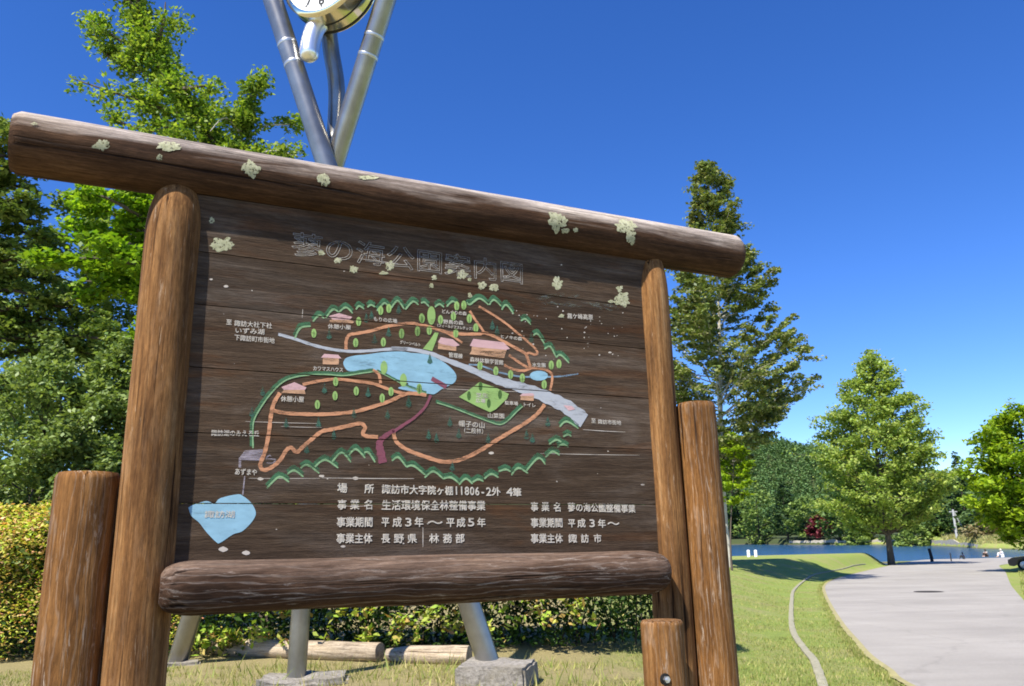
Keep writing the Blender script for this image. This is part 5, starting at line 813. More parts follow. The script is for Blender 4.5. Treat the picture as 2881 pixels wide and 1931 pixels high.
class Text:
    def __init__(s, name, k, mat, bold=0.0, outline=0.0):
        s.cu = bpy.data.curves.new(name, 'CURVE'); s.cu.dimensions = '2D'; s.cu.fill_mode = 'NONE' if outline else 'BOTH'
        s.bold = outline or bold; s.outline = outline; s.name, s.mat, s.off = name, mat, lay(k)
    def char(s, ch, uc, vc, w, h):
        gl = glyph(ch); asc = ord(ch) < 128
        xs_ = [q[0] for l in gl for q in l]; xc = (min(xs_) + max(xs_)) / 2 if asc else .5; yc = .36 if asc else .385
        for l in gl:
            sp = s.cu.splines.new('POLY'); sp.points.add(len(l) - 1); sp.use_cyclic_u = True
            for q, (x, y) in zip(sp.points, l): q.co = (uc + (x - xc) * w, vc + (y - yc) * h, 0, 1)
    def run(s, txt, xl, yl, xr, yr, hpx, wide=1.0):
        a = uv(xl, yl, s.off); b = uv(xr, yr, s.off); n = len(txt); xm, ym = (xl + xr) / 2, (yl + yr) / 2
        h = (uv(xm, ym - hpx / 2, s.off)[1] - uv(xm, ym + hpx / 2, s.off)[1]) / .93; cw = (b[0] - a[0]) / n
        for i, ch in enumerate(txt):
            if ch == ' ': continue
            c = a + (b - a) * (i + .5) / n; asc = ord(ch) < 128
            s.char(ch, c[0], c[1], (cw * 1.75 if asc else cw) * wide, h * (1.22 if asc else 1))
    def done(s):
        o = bpy.data.objects.new(s.name, s.cu); COL.objects.link(o); bm = bmesh.new()
        for fill in ((1, 0) if s.bold and not s.outline else (1,) if not s.bold else (0,)):     # filled shapes, then their brushed edge
            s.cu.fill_mode = 'BOTH' if fill else 'NONE'; s.cu.bevel_depth = 0 if fill else s.bold; s.cu.bevel_resolution = 0
            bpy.context.view_layer.update(); m_ = bpy.data.meshes.new_from_object(o.evaluated_get(bpy.context.evaluated_depsgraph_get())); bm.from_mesh(m_); bpy.data.meshes.remove(m_)
        me = bpy.data.meshes.new(s.name); bm.to_mesh(me); bm.free(); bpy.data.objects.remove(o)
        for v in me.vertices: v.co = (v.co.x, -s.off - max(-.0002, v.co.z * .3), Z0 + v.co.y)
        me.materials.clear(); return link(s.name, me, s.mat, board)
WHITE = paint('white_letter_paint', (.52, .475, .41), .18, .15)
t1 = Text('title_lettering', 1, paint('faded_title_paint', (.27, .25, .225), .24, .1), 0, .0014)
t1.run('蓼の海公園案内図', 819, 684, 1476, 771, 64, 1.0); t1.done()
t1 = Text('title_lettering_fill', 0, paint('worn_title_fill', (.26, .22, .195), .47, .1))
t1.run('蓼の海公園案内図', 819, 684, 1476, 771, 64, 1.0); t1.done()
t2 = Text('notice_lettering', 4, WHITE, .0008)
for a in (('場', 949, 1373, 978, 1373, 27), ('所', 1025, 1375, 1053, 1375, 26), ('諏訪市大字院ヶ棚', 1074, 1376, 1276, 1381, 25), ('11806', 1277, 1380, 1350, 1382, 25, ), ('-', 1351, 1382, 1366, 1382, 25), ('2', 1366, 1383, 1384, 1383, 25), ('外', 1383, 1383, 1409, 1383, 24), ('4', 1423, 1384, 1444, 1384, 25), ('筆', 1442, 1385, 1468, 1385, 24),
          ('事', 949, 1420, 976, 1420, 27), ('業', 985, 1420, 1012, 1420, 27), ('名', 1024, 1420, 1051, 1420, 27), ('生活環境保全林整備事業', 1073, 1421, 1366, 1423, 27),
          ('事業期間', 947, 1469, 1050, 1469, 27), ('平', 1073, 1469, 1096, 1469, 27), ('成', 1104, 1469, 1131, 1469, 27), ('3', 1136, 1469, 1162, 1469, 25), ('年', 1166, 1469, 1192, 1469, 27), ('〜', 1202, 1470, 1247, 1470, 27), ('平', 1255, 1470, 1280, 1470, 26), ('成', 1284, 1470, 1310, 1470, 26), ('5', 1313, 1469, 1338, 1469, 25), ('年', 1342, 1470, 1367, 1470, 26),
          ('事業主体', 946, 1515, 1048, 1515, 27), ('長', 1072, 1515, 1098, 1515, 26), ('野', 1108, 1515, 1137, 1515, 26), ('県', 1146, 1515, 1174, 1515, 26), ('林', 1207, 1515, 1236, 1515, 26), ('務', 1246, 1515, 1272, 1515, 26), ('部', 1281, 1515, 1308, 1515, 26),
          ('事', 1493, 1426, 1515, 1426, 25), ('業', 1523, 1426, 1546, 1426, 25), ('名', 1557, 1427, 1580, 1427, 25), ('蓼の海公園整備事業', 1597, 1427, 1788, 1431, 24),
          ('事業期間', 1493, 1471, 1584, 1471, 26), ('平', 1598, 1472, 1619, 1472, 24), ('成', 1624, 1472, 1648, 1472, 24), ('3', 1655, 1472, 1677, 1472, 23), ('年', 1682, 1473, 1705, 1473, 24), ('〜', 1708, 1473, 1744, 1473, 26),
          ('事業主体', 1493, 1515, 1584, 1515, 26), ('諏', 1599, 1515, 1624, 1515, 24), ('訪', 1634, 1515, 1657, 1515, 24), ('市', 1670, 1515, 1693, 1515, 24)): t2.run(*a)
t2.done()
t3 = Text('map_lettering', 5, WHITE, .0003)
for a in (('至', 636, 906, 653, 907, 16), ('諏訪大社下社', 659, 909, 766, 917, 16), ('いずみ湖', 660, 929, 745, 934, 16), ('下諏訪町市街地', 659, 949, 773, 959, 16), ('休憩小屋', 922, 918, 988, 921, 13), ('もりの広場', 1050, 897, 1118, 904, 12), ('カワマスハウス', 880, 1036, 966, 1041, 13), ('グリーンベルト', 1125, 962, 1184, 971, 10), ('どんぐりの森', 1242, 876, 1313, 883, 11), ('野鳥の森', 1247, 905, 1304, 909, 12), ('（フィールドアスレチック）', 1225, 915, 1335, 926, 9), ('ヒノキの森', 1407, 946, 1469, 954, 11), ('管理棟', 1262, 998, 1302, 1003, 14), ('森林体験学習館', 1322, 1011, 1417, 1021, 14), ('水生園', 1497, 1026, 1536, 1028, 12), ('霧ケ峰高原', 1596, 889, 1669, 893, 15), ('至', 1663, 1184, 1677, 1184, 14), ('諏訪市街地', 1682, 1186, 1748, 1190, 13), ('芝生', 1338, 1112, 1374, 1113, 13), ('広場', 1338, 1127, 1366, 1128, 12), ('山菜園', 1371, 1169, 1420, 1171, 14), ('トイレ', 1470, 1138, 1508, 1141, 12), ('駐車場', 1420, 1133, 1458, 1136, 11), ('帽子の山', 1290, 1191, 1365, 1197, 17), ('（二段林）', 1296, 1211, 1369, 1214, 15), ('諏訪湖のみえる丘', 594, 1218, 730, 1220, 17), ('休憩小屋', 790, 1122, 856, 1124, 16), ('あずまや', 660, 1327, 724, 1329, 18), ('諏訪湖', 575, 1447, 662, 1447, 20)): t3.run(*a)
t3.done()

# ---- lichen: pale crusts on the board and on the beam
LICH = NT('lichen_crust'); f_ = LICH.noise(LICH.obj((60,) * 3), 1, 5, .7)
LICH.color(LICH.ramp(f_, [(.3, (.27, .27, .15)), (.5, (.42, .41, .25)), (.75, (.55, .53, .37))])); LICH.set(Roughness=.95); LICH.bump(f_, .3, .002)
f2_ = LICH.noise(LICH.obj((85,) * 3), 1, 6, .7); tr_ = LICH.new('ShaderNodeBsdfTransparent'); ms_ = LICH.new('ShaderNodeMixShader')
LICH.l.new(LICH.ramp(f2_, [(.36, (1, 1, 1)), (.47, (.08, .08, .08))]), ms_.inputs[0]); LICH.l.new(LICH.b.outputs[0], ms_.inputs[1]); LICH.l.new(tr_.outputs[0], ms_.inputs[2]); LICH.l.new(ms_.outputs[0], LICH.out.inputs[0]); LICH = LICH.m
def crust(surf, cx, cy, rx, ry, seed, hole=0.0):
    hole = 0; g = Geo(); n = 40; rg = random.Random(seed); rings = (1.0, .86, .6, .32, .04) if not hole else (1.0, .9, .7, hole)
    nz = [mnoise.noise(Vector((math.cos(a) * 1.6 + seed, math.sin(a) * 1.6, seed * .7))) * .5 + mnoise.noise(Vector((math.cos(a) * 3.5 + seed, math.sin(a) * 3.5, 3.1))) * .42 for a in np.linspace(0, 6.283, n + 1)[:-1]]
    for k, s in enumerate(rings):
        for j in range(n):
            a = 2 * math.pi * j / n; m_ = s * (1 + nz[j] * (s ** 1.5))
            lift = (.0001, .0003, .0004, .0004, .0004)[k] + rg.uniform(-.0001, .0001)
            g.v.append(surf(cx + rx * m_ * math.cos(a), cy + ry * m_ * math.sin(a), lift))
    g.f = [(k * n + j, k * n + (j + 1) % n, (k + 1) * n + (j + 1) % n, (k + 1) * n + j) for k in range(len(rings) - 1) for j in range(n)]
    if not hole: g.f.append(tuple(range((len(rings) - 1) * n, len(rings) * n)))
    return g
def s_board(x, y, lift):
    o_ = BOARD_OFF + lift + .001; q = uv(x, y, o_); return (q[0], -o_, Z0 + q[1])
def s_beam(x, y, lift):
    r = rl(x, y); R_ = BEAM_R * 1.0 + .002 + lift; c = camL - np.array([0, -BEAM_OFF, BEAM_Z])
    a = r[1] ** 2 + r[2] ** 2; b = 2 * (c[1] * r[1] + c[2] * r[2]); q = c[1] ** 2 + c[2] ** 2 - R_ ** 2; dd = b * b - 4 * a * q
    t_ = (-b - math.sqrt(max(dd, 0))) / (2 * a); return tuple(camL + r * t_)
LT = [(628, 688, 34, 22, .32), (904, 712, 10, 8, 0), (951, 733, 9, 9, 0), (995, 757, 14, 10, .3), (1097, 748, 15, 14, 0), (1078, 769, 13, 6, 0), (1300, 773, 17, 15, 0), (1355, 803, 14, 11, 0), (1388, 810, 17, 12, .35), (1214, 804, 8, 7, 0), (1266, 764, 9, 7, 0), (1568, 800, 17, 20, .55), (1750, 842, 24, 20, .2), (1742, 812, 12, 9, 0), (1720, 848, 9, 5, 0), (1580, 890, 9, 6, 0), (1222, 782, 9, 8, 0), (1322, 787, 6, 6, 0), (1322, 833, 6, 8, 0), (596, 620, 8, 8, .4)]
for i, a in enumerate(LT): crust(s_board, a[0], a[1], a[2] * .86, a[3] * .86, seed=i * 1.7 + .3, hole=a[4]).build('lichen_patch', LICH, board, True)
for i, a in enumerate([(287, 408, 23, 19, .45), (474, 412, 38, 15, 0), (449, 444, 9, 10, 0), (708, 475, 28, 25, .2), (911, 505, 20, 19, 0), (1034, 499, 36, 7, 0), (1567, 625, 30, 34, .15), (1590, 650, 13, 9, 0), (1762, 636, 33, 20, .25), (1775, 664, 16, 24, .4), (1620, 648, 8, 7, 0), (2077, 676, 9, 4, 0), (97, 348, 10, 5, 0)]):
    crust(s_beam, a[0], a[1], a[2] * .85, a[3] * .85, seed=i * 2.1 + 40, hole=a[4]).build('lichen_patch', LICH, beam, True)
# ------------------------------------------------------------------ steel clock tower behind the sign
STEEL = NT('brushed_steel'); f_ = STEEL.noise(STEEL.obj((3, 3, 3)), 1, 4)
STEEL.color(STEEL.ramp(f_, [(.3, (.22, .212, .198)), (.7, (.33, .322, .30))])); STEEL.set(Metallic=.82, Roughness=.33); STEEL = STEEL.m
CHROME = plain('polished_steel', (.80, .79, .76), .10, 1.0, .03)
WELD = plain('weld_bead', (.50, .50, .49), .35, .8, .1)
WARM_STEEL = plain('polished_case_steel', (.72, .66, .52), .13, 1.0, .04)  # plain steel; the reflection of dry grass is put into its warm tint
fm = ground_d(675, 1556); fl = ground_d(404, 1516); fr = at_d(1116, 1516, 9.9)
top_r = at_d(900, -60, 9.0); top_l = at_d(604, -60, 9.3)
tower = empty('clock_tower', ((fm + fl + fr) / 3)[:2].tolist() + [0.0], 'tall brushed steel clock tower of crossing tubes on three legs behind the board', 'clock tower')
TB = np.array(tower.location)
def T_(p): return [np.array(q) - TB for q in p]
def ext(a, b, z): t_ = (z - a[2]) / (b[2] - a[2]); return a + (b - a) * t_
PR = .132
def pipe(pts, r, name='tube_leg', mat=STEEL, n=28):
    g = Geo(); g.tube(T_(pts), r, n); return g.build(name, mat, tower, True)
pl_ = pipe([fl + (fl - top_r) / np.linalg.norm(fl - top_r) * .25, (fl + top_r) / 2, top_r + (top_r - fl) * .12], PR)
pr_ = pipe([fr + (fr - top_l) / np.linalg.norm(fr - top_l) * .35, (fr + top_l) / 2, top_l + (top_l - fr) * .12], PR)
waist = at_d(757, 400, 9.75)
mid = spline([fm - np.array([0, 0, .2]), fm * .6 + waist * .4, waist, at_d(766, 300, 9.75), at_d(769, 200, 9.7), at_d(757, 120, 9.65), at_d(750, 60, 9.62), at_d(749, 20, 9.6)], 6)
pm_ = pipe(mid, PR * .84)
for par, a_, b_, px, py in ((pl_, fl, top_r, 813, 128), (pl_, fl, top_r, 828, 82), (pr_, fr, top_l, 691, 148), (pr_, fr, top_l, 671, 101)):
    tt = min(np.linspace(0, 1, 400), key=lambda s: abs((lambda P: ((CY - F * ((P - CAM) @ _U) / ((P - CAM) @ _f)) - py * D))(a_ + (b_ - a_) * s)))
    c_ = a_ + (b_ - a_) * tt; d_ = (b_ - a_) / np.linalg.norm(b_ - a_)
    g = Geo(); g.tube(T_([c_ - d_ * .022, c_ - d_ * .012, c_ + d_ * .012, c_ + d_ * .022]), [PR + .001, PR + .004, PR + .004, PR + .001], 28); g.build('weld_ring', WELD, par, True)
# rounded hanging bulb
g = Geo(); bl = spline([at_d(742, 46, 9.35), at_d(724, 60, 9.3), at_d(713, 84, 9.27), at_d(707, 112, 9.25), at_d(706, 141, 9.25)], 14); k = len(bl); bl_s = np.concatenate([[0], np.cumsum([np.linalg.norm(bl[i + 1] - bl[i]) for i in range(k - 1)])]); BR_ = .125
g.tube(T_(bl), [BR_ * math.sqrt(max(.0004, 1 - max(0, (bl_s[i] - bl_s[-1] + BR_) / BR_) ** 2)) for i in range(k)], 24); g.build('hanging_bulb', plain('satin_steel', (.88, .87, .85), .34, .9, .03), tower, True)
# the clock: drum with two bezels, white dial, numerals, minute marks, hands
cc = at(907, -72, 9.05); cn = np.array([-.36, -.93, 0.0]); cn /= np.linalg.norm(cn)
cs = np.cross([0, 0, 1.0], cn) * 1.0                       # viewer's right on the dial
DR = .520
def cl(x, z, d): return np.array(cc) + cs * x + np.array([0, 0, 1.0]) * z + cn * d - TB
def drum(name, prof, mat, n=56, parent=None):
    g = Geo(); vs = [cl(r * math.cos(2 * math.pi * j / n), r * math.sin(2 * math.pi * j / n), d) for r, d in prof for j in range(n)]; k = len(prof)
    g.add(vs, [(i * n + j, i * n + (j + 1) % n, (i + 1) * n + (j + 1) % n, (i + 1) * n + j) for i in range(k - 1) for j in range(n)] + [tuple(range(n)), tuple(range((k - 1) * n, k * n))])
    o = g.build(name, mat, parent or tower, True); return o
case = drum('clock_case', [(.30, -.52), (.50, -.50), (.60, -.42), (.615, -.30), (.615, -.02), (.58, .012), (.545, .02), (.545, -.015)], WARM_STEEL)
for d0 in (-.22, -.39): drum('case_band', [(.616, d0), (.622, d0 + .004), (.622, d0 + .02), (.616, d0 + .024)], plain('dark_band', (.03, .03, .03), .5, .3), parent=case)
dial = drum('clock_dial', [(DR + .02, -.012), (DR + .02, -.004)], plain('white_dial', (.82, .82, .80), .4, 0, .03))
g = Geo()
def on_dial(pts, d=.0005): return [cl(x, z, d) for x, z in pts]
for i in range(60):
    a = math.pi / 2 - i * math.pi / 30; big = i % 5 == 0
    if big: g.add(on_dial([(.475 * math.cos(a) + .014 * math.cos(b), .475 * math.sin(a) + .014 * math.sin(b)) for b in np.linspace(0, 6.283, 13)[:-1]]), [tuple(range(12))])
    else:
        c_, s_ = math.cos(a), math.sin(a); g.add(on_dial([(.488 * c_ + .004 * s_, .488 * s_ - .004 * c_), (.488 * c_ - .004 * s_, .488 * s_ + .004 * c_), (.463 * c_ - .004 * s_, .463 * s_ + .004 * c_), (.463 * c_ + .004 * s_, .463 * s_ - .004 * c_)]), [(0, 1, 2, 3)])
BLACK = plain('black_paint', (.015, .015, .017), .45, 0, .05)
g.build('minute_marks', BLACK, dial)
for h_ in range(1, 13):
    a = math.pi / 2 - h_ * math.pi / 6; cu = bpy.data.curves.new('numeral', 'CURVE'); cu.dimensions = '2D'; cu.fill_mode = 'BOTH'; s_ = str(h_); cu.offset = .004
    for i, ch in enumerate(s_):
        gl = glyph(ch); q_ = [q for l in gl for q in l]; xc = (min(q[0] for q in q_) + max(q[0] for q in q_)) / 2
        for l in gl:
            sp = cu.splines.new('POLY'); sp.points.add(len(l) - 1); sp.use_cyclic_u = True
            for q, (x, y) in zip(sp.points, l): q.co = ((x - xc) * .19 + (i - (len(s_) - 1) / 2) * .095 + .385 * math.cos(a), (y - .35) * .19 + .385 * math.sin(a), 0, 1)
    o = bpy.data.objects.new('numeral', cu); COL.objects.link(o); bpy.context.view_layer.update()
    me = bpy.data.meshes.new_from_object(o.evaluated_get(bpy.context.evaluated_depsgraph_get())); bpy.data.objects.remove(o)
    for v in me.vertices: v.co = cl(v.co.x, v.co.y, .0008)
    me.materials.clear(); link('numeral', me, BLACK, dial)
for a, l, w_, d in ((math.radians(62), .27, .022, .006), (math.radians(150), .41, .015, .01)):
    c_, s_ = math.cos(a), math.sin(a); g = Geo(); q = [(-.06 * c_ - w_ * s_, -.06 * s_ + w_ * c_), (-.06 * c_ + w_ * s_, -.06 * s_ - w_ * c_), (l * c_ + w_ * .5 * s_, l * s_ - w_ * .5 * c_), (l * c_ - w_ * .5 * s_, l * s_ + w_ * .5 * c_)]
    g.add([cl(x, z, d) for x, z in q] + [cl(x, z, d + .003) for x, z in q], [(3, 2, 1, 0), (4, 5, 6, 7), (0, 1, 5, 4), (1, 2, 6, 5), (2, 3, 7, 6), (3, 0, 4, 7)]); g.build('clock_hand', BLACK, dial)
g = Geo(); g.tube(T_([top_l + (top_l - fr) * .10, np.array(cc) - cn * .3 + np.array([0, 0, .75]), top_r + (top_r - fl) * .10]), .05, 14); g.build('cross_tube', STEEL, tower, True)

# concrete footings under the legs
CONC = NT('old_concrete'); v = CONC.obj(); a = CONC.noise(v, 22, 8, .75); b = CONC.noise(v, 2.5, 4)
c = CONC.ramp(a, [(.3, (.10, .088, .07)), (.5, (.26, .235, .20)), (.7, (.39, .36, .315))]); c = CONC.mix(CONC.gray(b, .5, .8), c, (.22, .19, .13))
CONC.color(c); CONC.set(Roughness=.95); CONC.bump(a, .9, .02); CONC = CONC.m
def rock(name, c, hx, hy, hz, rz, label, cat, group, rough=.03, seed=0, rnd=.03):
    bm = bmesh.new(); bmesh.ops.create_cube(bm, size=2)
    for v in bm.verts: v.co = Vector((v.co.x * hx, v.co.y * hy, v.co.z * hz))
    bmesh.ops.bevel(bm, geom=bm.edges[:], offset=rnd, segments=2, affect='EDGES')
    bmesh.ops.subdivide_edges(bm, edges=bm.edges[:], cuts=5, use_grid_fill=True)
    for v in bm.verts:
        p = v.co * 4 + Vector((seed, seed * 2, 0)); d = Vector((mnoise.noise(p), mnoise.noise(p + Vector((9, 0, 0))), mnoise.noise(p + Vector((0, 9, 0)))))
        v.co += d * rough + Vector((0, 0, 1)) * (mnoise.noise(v.co * 14) * rough * .4 if v.co.z > 0 else 0)
    o = link(name, bm_mesh(name, bm), CONC, None, False); o.location = c; o.rotation_euler.z = rz
    return tag(o, label, cat, group)
r1 = ground_d(1100, 1556, lo=6)
bc = (fr + at_d(1150, 1530, 9.6)) / 2
rock('concrete_footing', (bc[0] + .02, bc[1] - .12, max(.0, fr[2]) - .10), .40, .36, .15, -.25, 'rough raised concrete block under the right leg of the clock tower', 'footing', 'concrete footings of the clock tower', .03, 2)
rock('concrete_footing', (fm[0] + .1, fm[1] - .05, .0), .52, .36, .06, .1, 'low rounded concrete pad under the middle leg of the clock tower', 'footing', 'concrete footings of the clock tower', .06, 5, .05)
rock('concrete_footing', (fl[0], fl[1], fl[2] - .085), .30, .28, .11, .3, 'small concrete pad under the left leg of the clock tower', 'footing', 'concrete footings of the clock tower', .04, 8)

# peeled logs lying along the foot of the hedge
LOGW = wood('bleached_log_wood', 0, [(.3, (.13, .095, .06)), (.5, (.34, .27, .19)), (.7, (.55, .46, .34))], (.6, .53, .42), .2)
def ground_log(p0, p1, r, label, seed):
    a_, b_ = np.array(p0), np.array(p1); L = np.linalg.norm(b_ - a_); an = math.atan2(b_[1] - a_[1], b_[0] - a_[0])
    g = Geo(); log_mesh(g, (0, 0, r * .86), (L, 0, r * .9), r, tip=(lambda s, L: (.62 + .38 * min(1, s * L / .35)) if s * L < .35 else 1.0), seed=seed, wob=.10, rings=44)
    o = g.build('edging_log', LOGW, None, True); o.location = (a_[0], a_[1], float(height(a_[0], a_[1])) - .01); o.rotation_euler.z = an
    return tag(o, label, 'log', 'logs edging the hedge')
q0 = ground_d(478, 1495); q1 = ground_d(868, 1512); q2 = ground_d(884, 1514); q3 = ground_d(1072, 1519)
ground_log(q0, q1, .125, 'long bleached log with a tapered end lying at the foot of the hedge', 3)
ground_log(q2, q3, .12, 'short pale log on the ground ending beside the right leg of the clock tower', 8)
q4 = ground_d(430, 1478); q5 = ground_d(545, 1474); o = ground_log(q4, q5, .12, 'shaded brown log half hidden behind the left leg of the clock tower', 14)

# ------------------------------------------------------------------ hedge
BARK1 = bark('grey_brown_bark', (.05, .038, .028), (.15, .12, .09)); BARK2 = bark('pale_birch_bark', (.30, .27, .21), (.62, .58, .48)); BARK3 = bark('dark_bark', (.02, .016, .012), (.07, .055, .04))
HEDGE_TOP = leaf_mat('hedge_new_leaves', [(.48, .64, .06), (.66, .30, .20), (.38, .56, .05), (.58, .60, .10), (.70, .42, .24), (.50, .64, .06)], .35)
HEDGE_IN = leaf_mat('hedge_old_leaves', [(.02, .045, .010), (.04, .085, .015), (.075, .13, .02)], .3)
HEDGE_DARK = leaf_mat('shaded_hedge_leaves', [(.016, .036, .008), (.036, .078, .013), (.075, .13, .02)], .25)  # darker copy of the old leaves, shade inside the loose hedge painted in
def hedge(name, label, x0, x1, y0, y1, z1, n_out, n_in, leaf, seed, fresh, bumpy=.22, inner=None):
    rng = np.random.default_rng(seed); root = empty(name, ((x0 + x1) / 2, (y0 + y1) / 2, 0), label, 'hedge'); B = np.array(root.location)
    L = x1 - x0; Wd = y1 - y0
    def surf(n, inner):
        u = rng.random(n); X = x0 + L * u; s = rng.random(n) * (2 * z1 + Wd); bump_ = np.array([mnoise.noise(Vector((x * 1.1, seed, s_ * 1.3))) for x, s_ in zip(X, s)]) * bumpy
        z = np.where(s < z1, s, np.where(s < z1 + Wd, z1, 2 * z1 + Wd - s)); y = np.where(s < z1, y0, np.where(s < z1 + Wd, y0 + (s - z1), y1))
        rr = .3; k1 = np.clip(1 - (z1 - z) / rr, 0, 1); y = np.where(s < z1, y + .22 * k1 ** 2, y); z = np.where((s >= z1) & (s < z1 + Wd), z - .28 * np.clip(1 - (y - y0) / rr, 0, 1) ** 2, z)
        depth = rng.random(n) ** 1.3 * (.75 if inner else .14)
        y = y + depth * np.where(s < z1 + Wd * .5, 1, -1) - bump_ * (s < z1); z = np.where((s >= z1) & (s < z1 + Wd), z - depth + bump_, z) + rng.normal(size=n) * .03
        ends = np.clip(1 - np.minimum(X - x0, x1 - X) / .35, 0, 1); z = z * (1 - .35 * ends ** 2)
        return np.stack([X, y, np.maximum(z, .06)], 1) - B
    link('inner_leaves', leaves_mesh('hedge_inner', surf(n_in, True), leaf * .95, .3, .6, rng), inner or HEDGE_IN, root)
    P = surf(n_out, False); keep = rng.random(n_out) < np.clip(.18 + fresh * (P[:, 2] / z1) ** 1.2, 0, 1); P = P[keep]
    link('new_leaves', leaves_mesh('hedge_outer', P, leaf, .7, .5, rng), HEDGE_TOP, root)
    g = Geo()
    for i in range(int(L * 9)):
        x = x0 + rng.random() * L; y = y0 + Wd * rng.uniform(.15, .8); p = np.array([x, y, 0.0]); q = p + np.array([rng.normal() * .25, rng.normal() * .25 - .1, z1 * rng.uniform(.5, .95)])
        m = (p + q) / 2 + rng.normal(size=3) * .08; g.tube([p - B, m - B, q - B], [.014, .010, .004], 5, False)
    g.build('stems', BARK3, root)
    return root
hl = at_d(0, 1172, 12.3)[2]
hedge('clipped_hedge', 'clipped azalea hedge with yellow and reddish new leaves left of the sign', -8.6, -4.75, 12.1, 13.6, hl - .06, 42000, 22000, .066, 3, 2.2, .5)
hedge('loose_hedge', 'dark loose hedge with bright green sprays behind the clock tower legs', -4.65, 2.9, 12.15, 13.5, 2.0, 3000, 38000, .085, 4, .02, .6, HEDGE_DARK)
# bright leaf sprays reaching out of the loose hedge
SPRAY = leaf_mat('spray_leaves', [(.27, .42, .05), (.36, .50, .07), (.44, .46, .10), (.40, .20, .08)], .35)
lh = [o for o in bpy.data.objects if o.name == 'loose_hedge'][0]; B = np.array(lh.location); rng = np.random.default_rng(12); g = Geo(); P = []; Dr = []
for i in range(170):
    x = -4.5 + 5.6 * rng.random() ** 1.25; z = rng.uniform(.15, 1.5); y = 12.1 + rng.uniform(-.25, .05)
    d = np.array([rng.normal() * .6, -1, rng.uniform(.1, .9)]); d /= np.linalg.norm(d); l = rng.uniform(.2, .6); p = np.array([x, 12.3, z]); q = np.array([x, y, z]) + d * l * .6
    g.tube([p - B, q - B], [.006, .003], 4, False)
    for _ in range(rng.integers(10, 26)): P.append(p + (q - p) * rng.uniform(.35, 1.05) + rng.normal(size=3) * .06); Dr.append(d)
link('leaf_sprays', leaves_mesh('sprays', np.array(P) - B, .125, .5, .45, rng, np.array(Dr)), SPRAY, lh); g.build('spray_twigs', BARK1, lh)

# ------------------------------------------------------------------ trees on the left
ZELK = leaf_mat('fresh_green_leaves', [(.075, .15, .018), (.145, .245, .028), (.235, .33, .045), (.31, .39, .07)], .45)
MAPLE = leaf_mat('bright_maple_leaves', [(.08, .18, .012), (.16, .28, .016), (.24, .36, .025)], .5)
LARCH = leaf_mat('dark_larch_needles', [(.075, .135, .028), (.15, .22, .048), (.26, .32, .09)], .3)
WILLOW = leaf_mat('dull_green_leaves', [(.12, .18, .045), (.19, .265, .075), (.28, .35, .12)], .35)
def P_(L, y): return [at_d(a, b, y + (c[0] if c else 0)) for a, b, *c in L]
base = np.array(P_([(610, 1420)], 15.0)[0]); base[2] = 0
lt = [[tuple(base)] + [tuple(q) for q in P_([(600, 700), (585, 430), (535, 385), (440, 265), (385, 190), (342, 100), (312, 0), (296, -120)], 15)],
      P_([(392, 200), (320, 160, .4), (235, 118, .6), (208, 30, .6)], 15), P_([(450, 275), (330, 235, -.4), (165, 180, -.6)], 15), P_([(450, 275), (340, 300, .3), (245, 265, .5)], 15),
      P_([(400, 205), (440, 200, -.5), (492, 192, -.6)], 15), P_([(350, 115), (372, 60, -.3), (378, 5, -.3)], 15), P_([(535, 385), (480, 310, .6), (450, 240, .8)], 15), P_([(312, 0), (350, -70), (370, -120)], 15), P_([(312, 20), (250, -40), (225, -110)], 15),
      P_([(500, 340), (400, 320, -.6), (300, 330, -.9)], 15), P_([(345, 110), (270, 90, .4), (225, 50, .3)], 15), P_([(535, 385), (430, 360, .5), (330, 370, .4)], 15)]
limb_tree('leaning_tree', 'tall fresh green tree leaning left above the top log, its tip cut by the frame', lt, 19000, .105, .36, ZELK, BARK1, base, .13, None, .75, 6.5, 11, .4, .62)
base = np.array(P_([(556, 1420)], 14.0)[0]); base[2] = 0
lt = [[tuple(base)] + [tuple(q) for q in P_([(553, 700), (551, 420), (551, 300), (560, 240), (602, 185)], 14)],
      P_([(552, 330), (600, 290, .3), (640, 285, .4), (688, 285, .4)], 14), P_([(552, 370), (620, 345, -.3), (690, 360, -.4)], 14), P_([(552, 310), (515, 270, -.3), (480, 300, -.4)], 14), P_([(552, 380), (600, 385), (660, 330)], 14)]
limb_tree('slim_tree', 'slim light green tree with a pale stem between the leaning tree and the steel tubes', lt, 5200, .10, .27, ZELK, BARK2, base, .075, None, .8, 6, 17, .4, .42)
base = np.array(P_([(345, 1400)], 12.6)[0]); base[2] = 0
lt = [[tuple(base)] + [tuple(q) for q in P_([(350, 900), (352, 650), (330, 520), (310, 430), (290, 370)], 12.6)]] + [P_(l, 12.6) for l in ([(335, 540), (240, 480, .3), (130, 440, .4)], [(345, 610), (220, 590, -.3), (95, 600, -.5)], [(348, 680), (250, 665), (150, 690)], [(340, 570), (240, 540, .6), (150, 520, .7)], [(330, 500), (250, 455, -.6), (190, 440, -.6)], [(345, 600), (290, 600, -.8), (250, 560, -.9)], [(350, 640), (420, 560), (480, 520)], [(346, 640), (280, 650, .5), (180, 640, .6)])]
limb_tree('maple_tree', 'bright yellow green maple behind the left post below the top log', lt, 13000, .12, .32, MAPLE, BARK1, base, .10, None, .55, 6, 23, .55, .5)
base = np.array(P_([(-90, 1400)], 16.5)[0]); base[2] = 0
lt = [[tuple(base)] + [tuple(q) for q in P_([(-80, 1000), (-62, 600), (-58, 360), (-56, 270)], 16.5)]]
rg = random.Random(3)
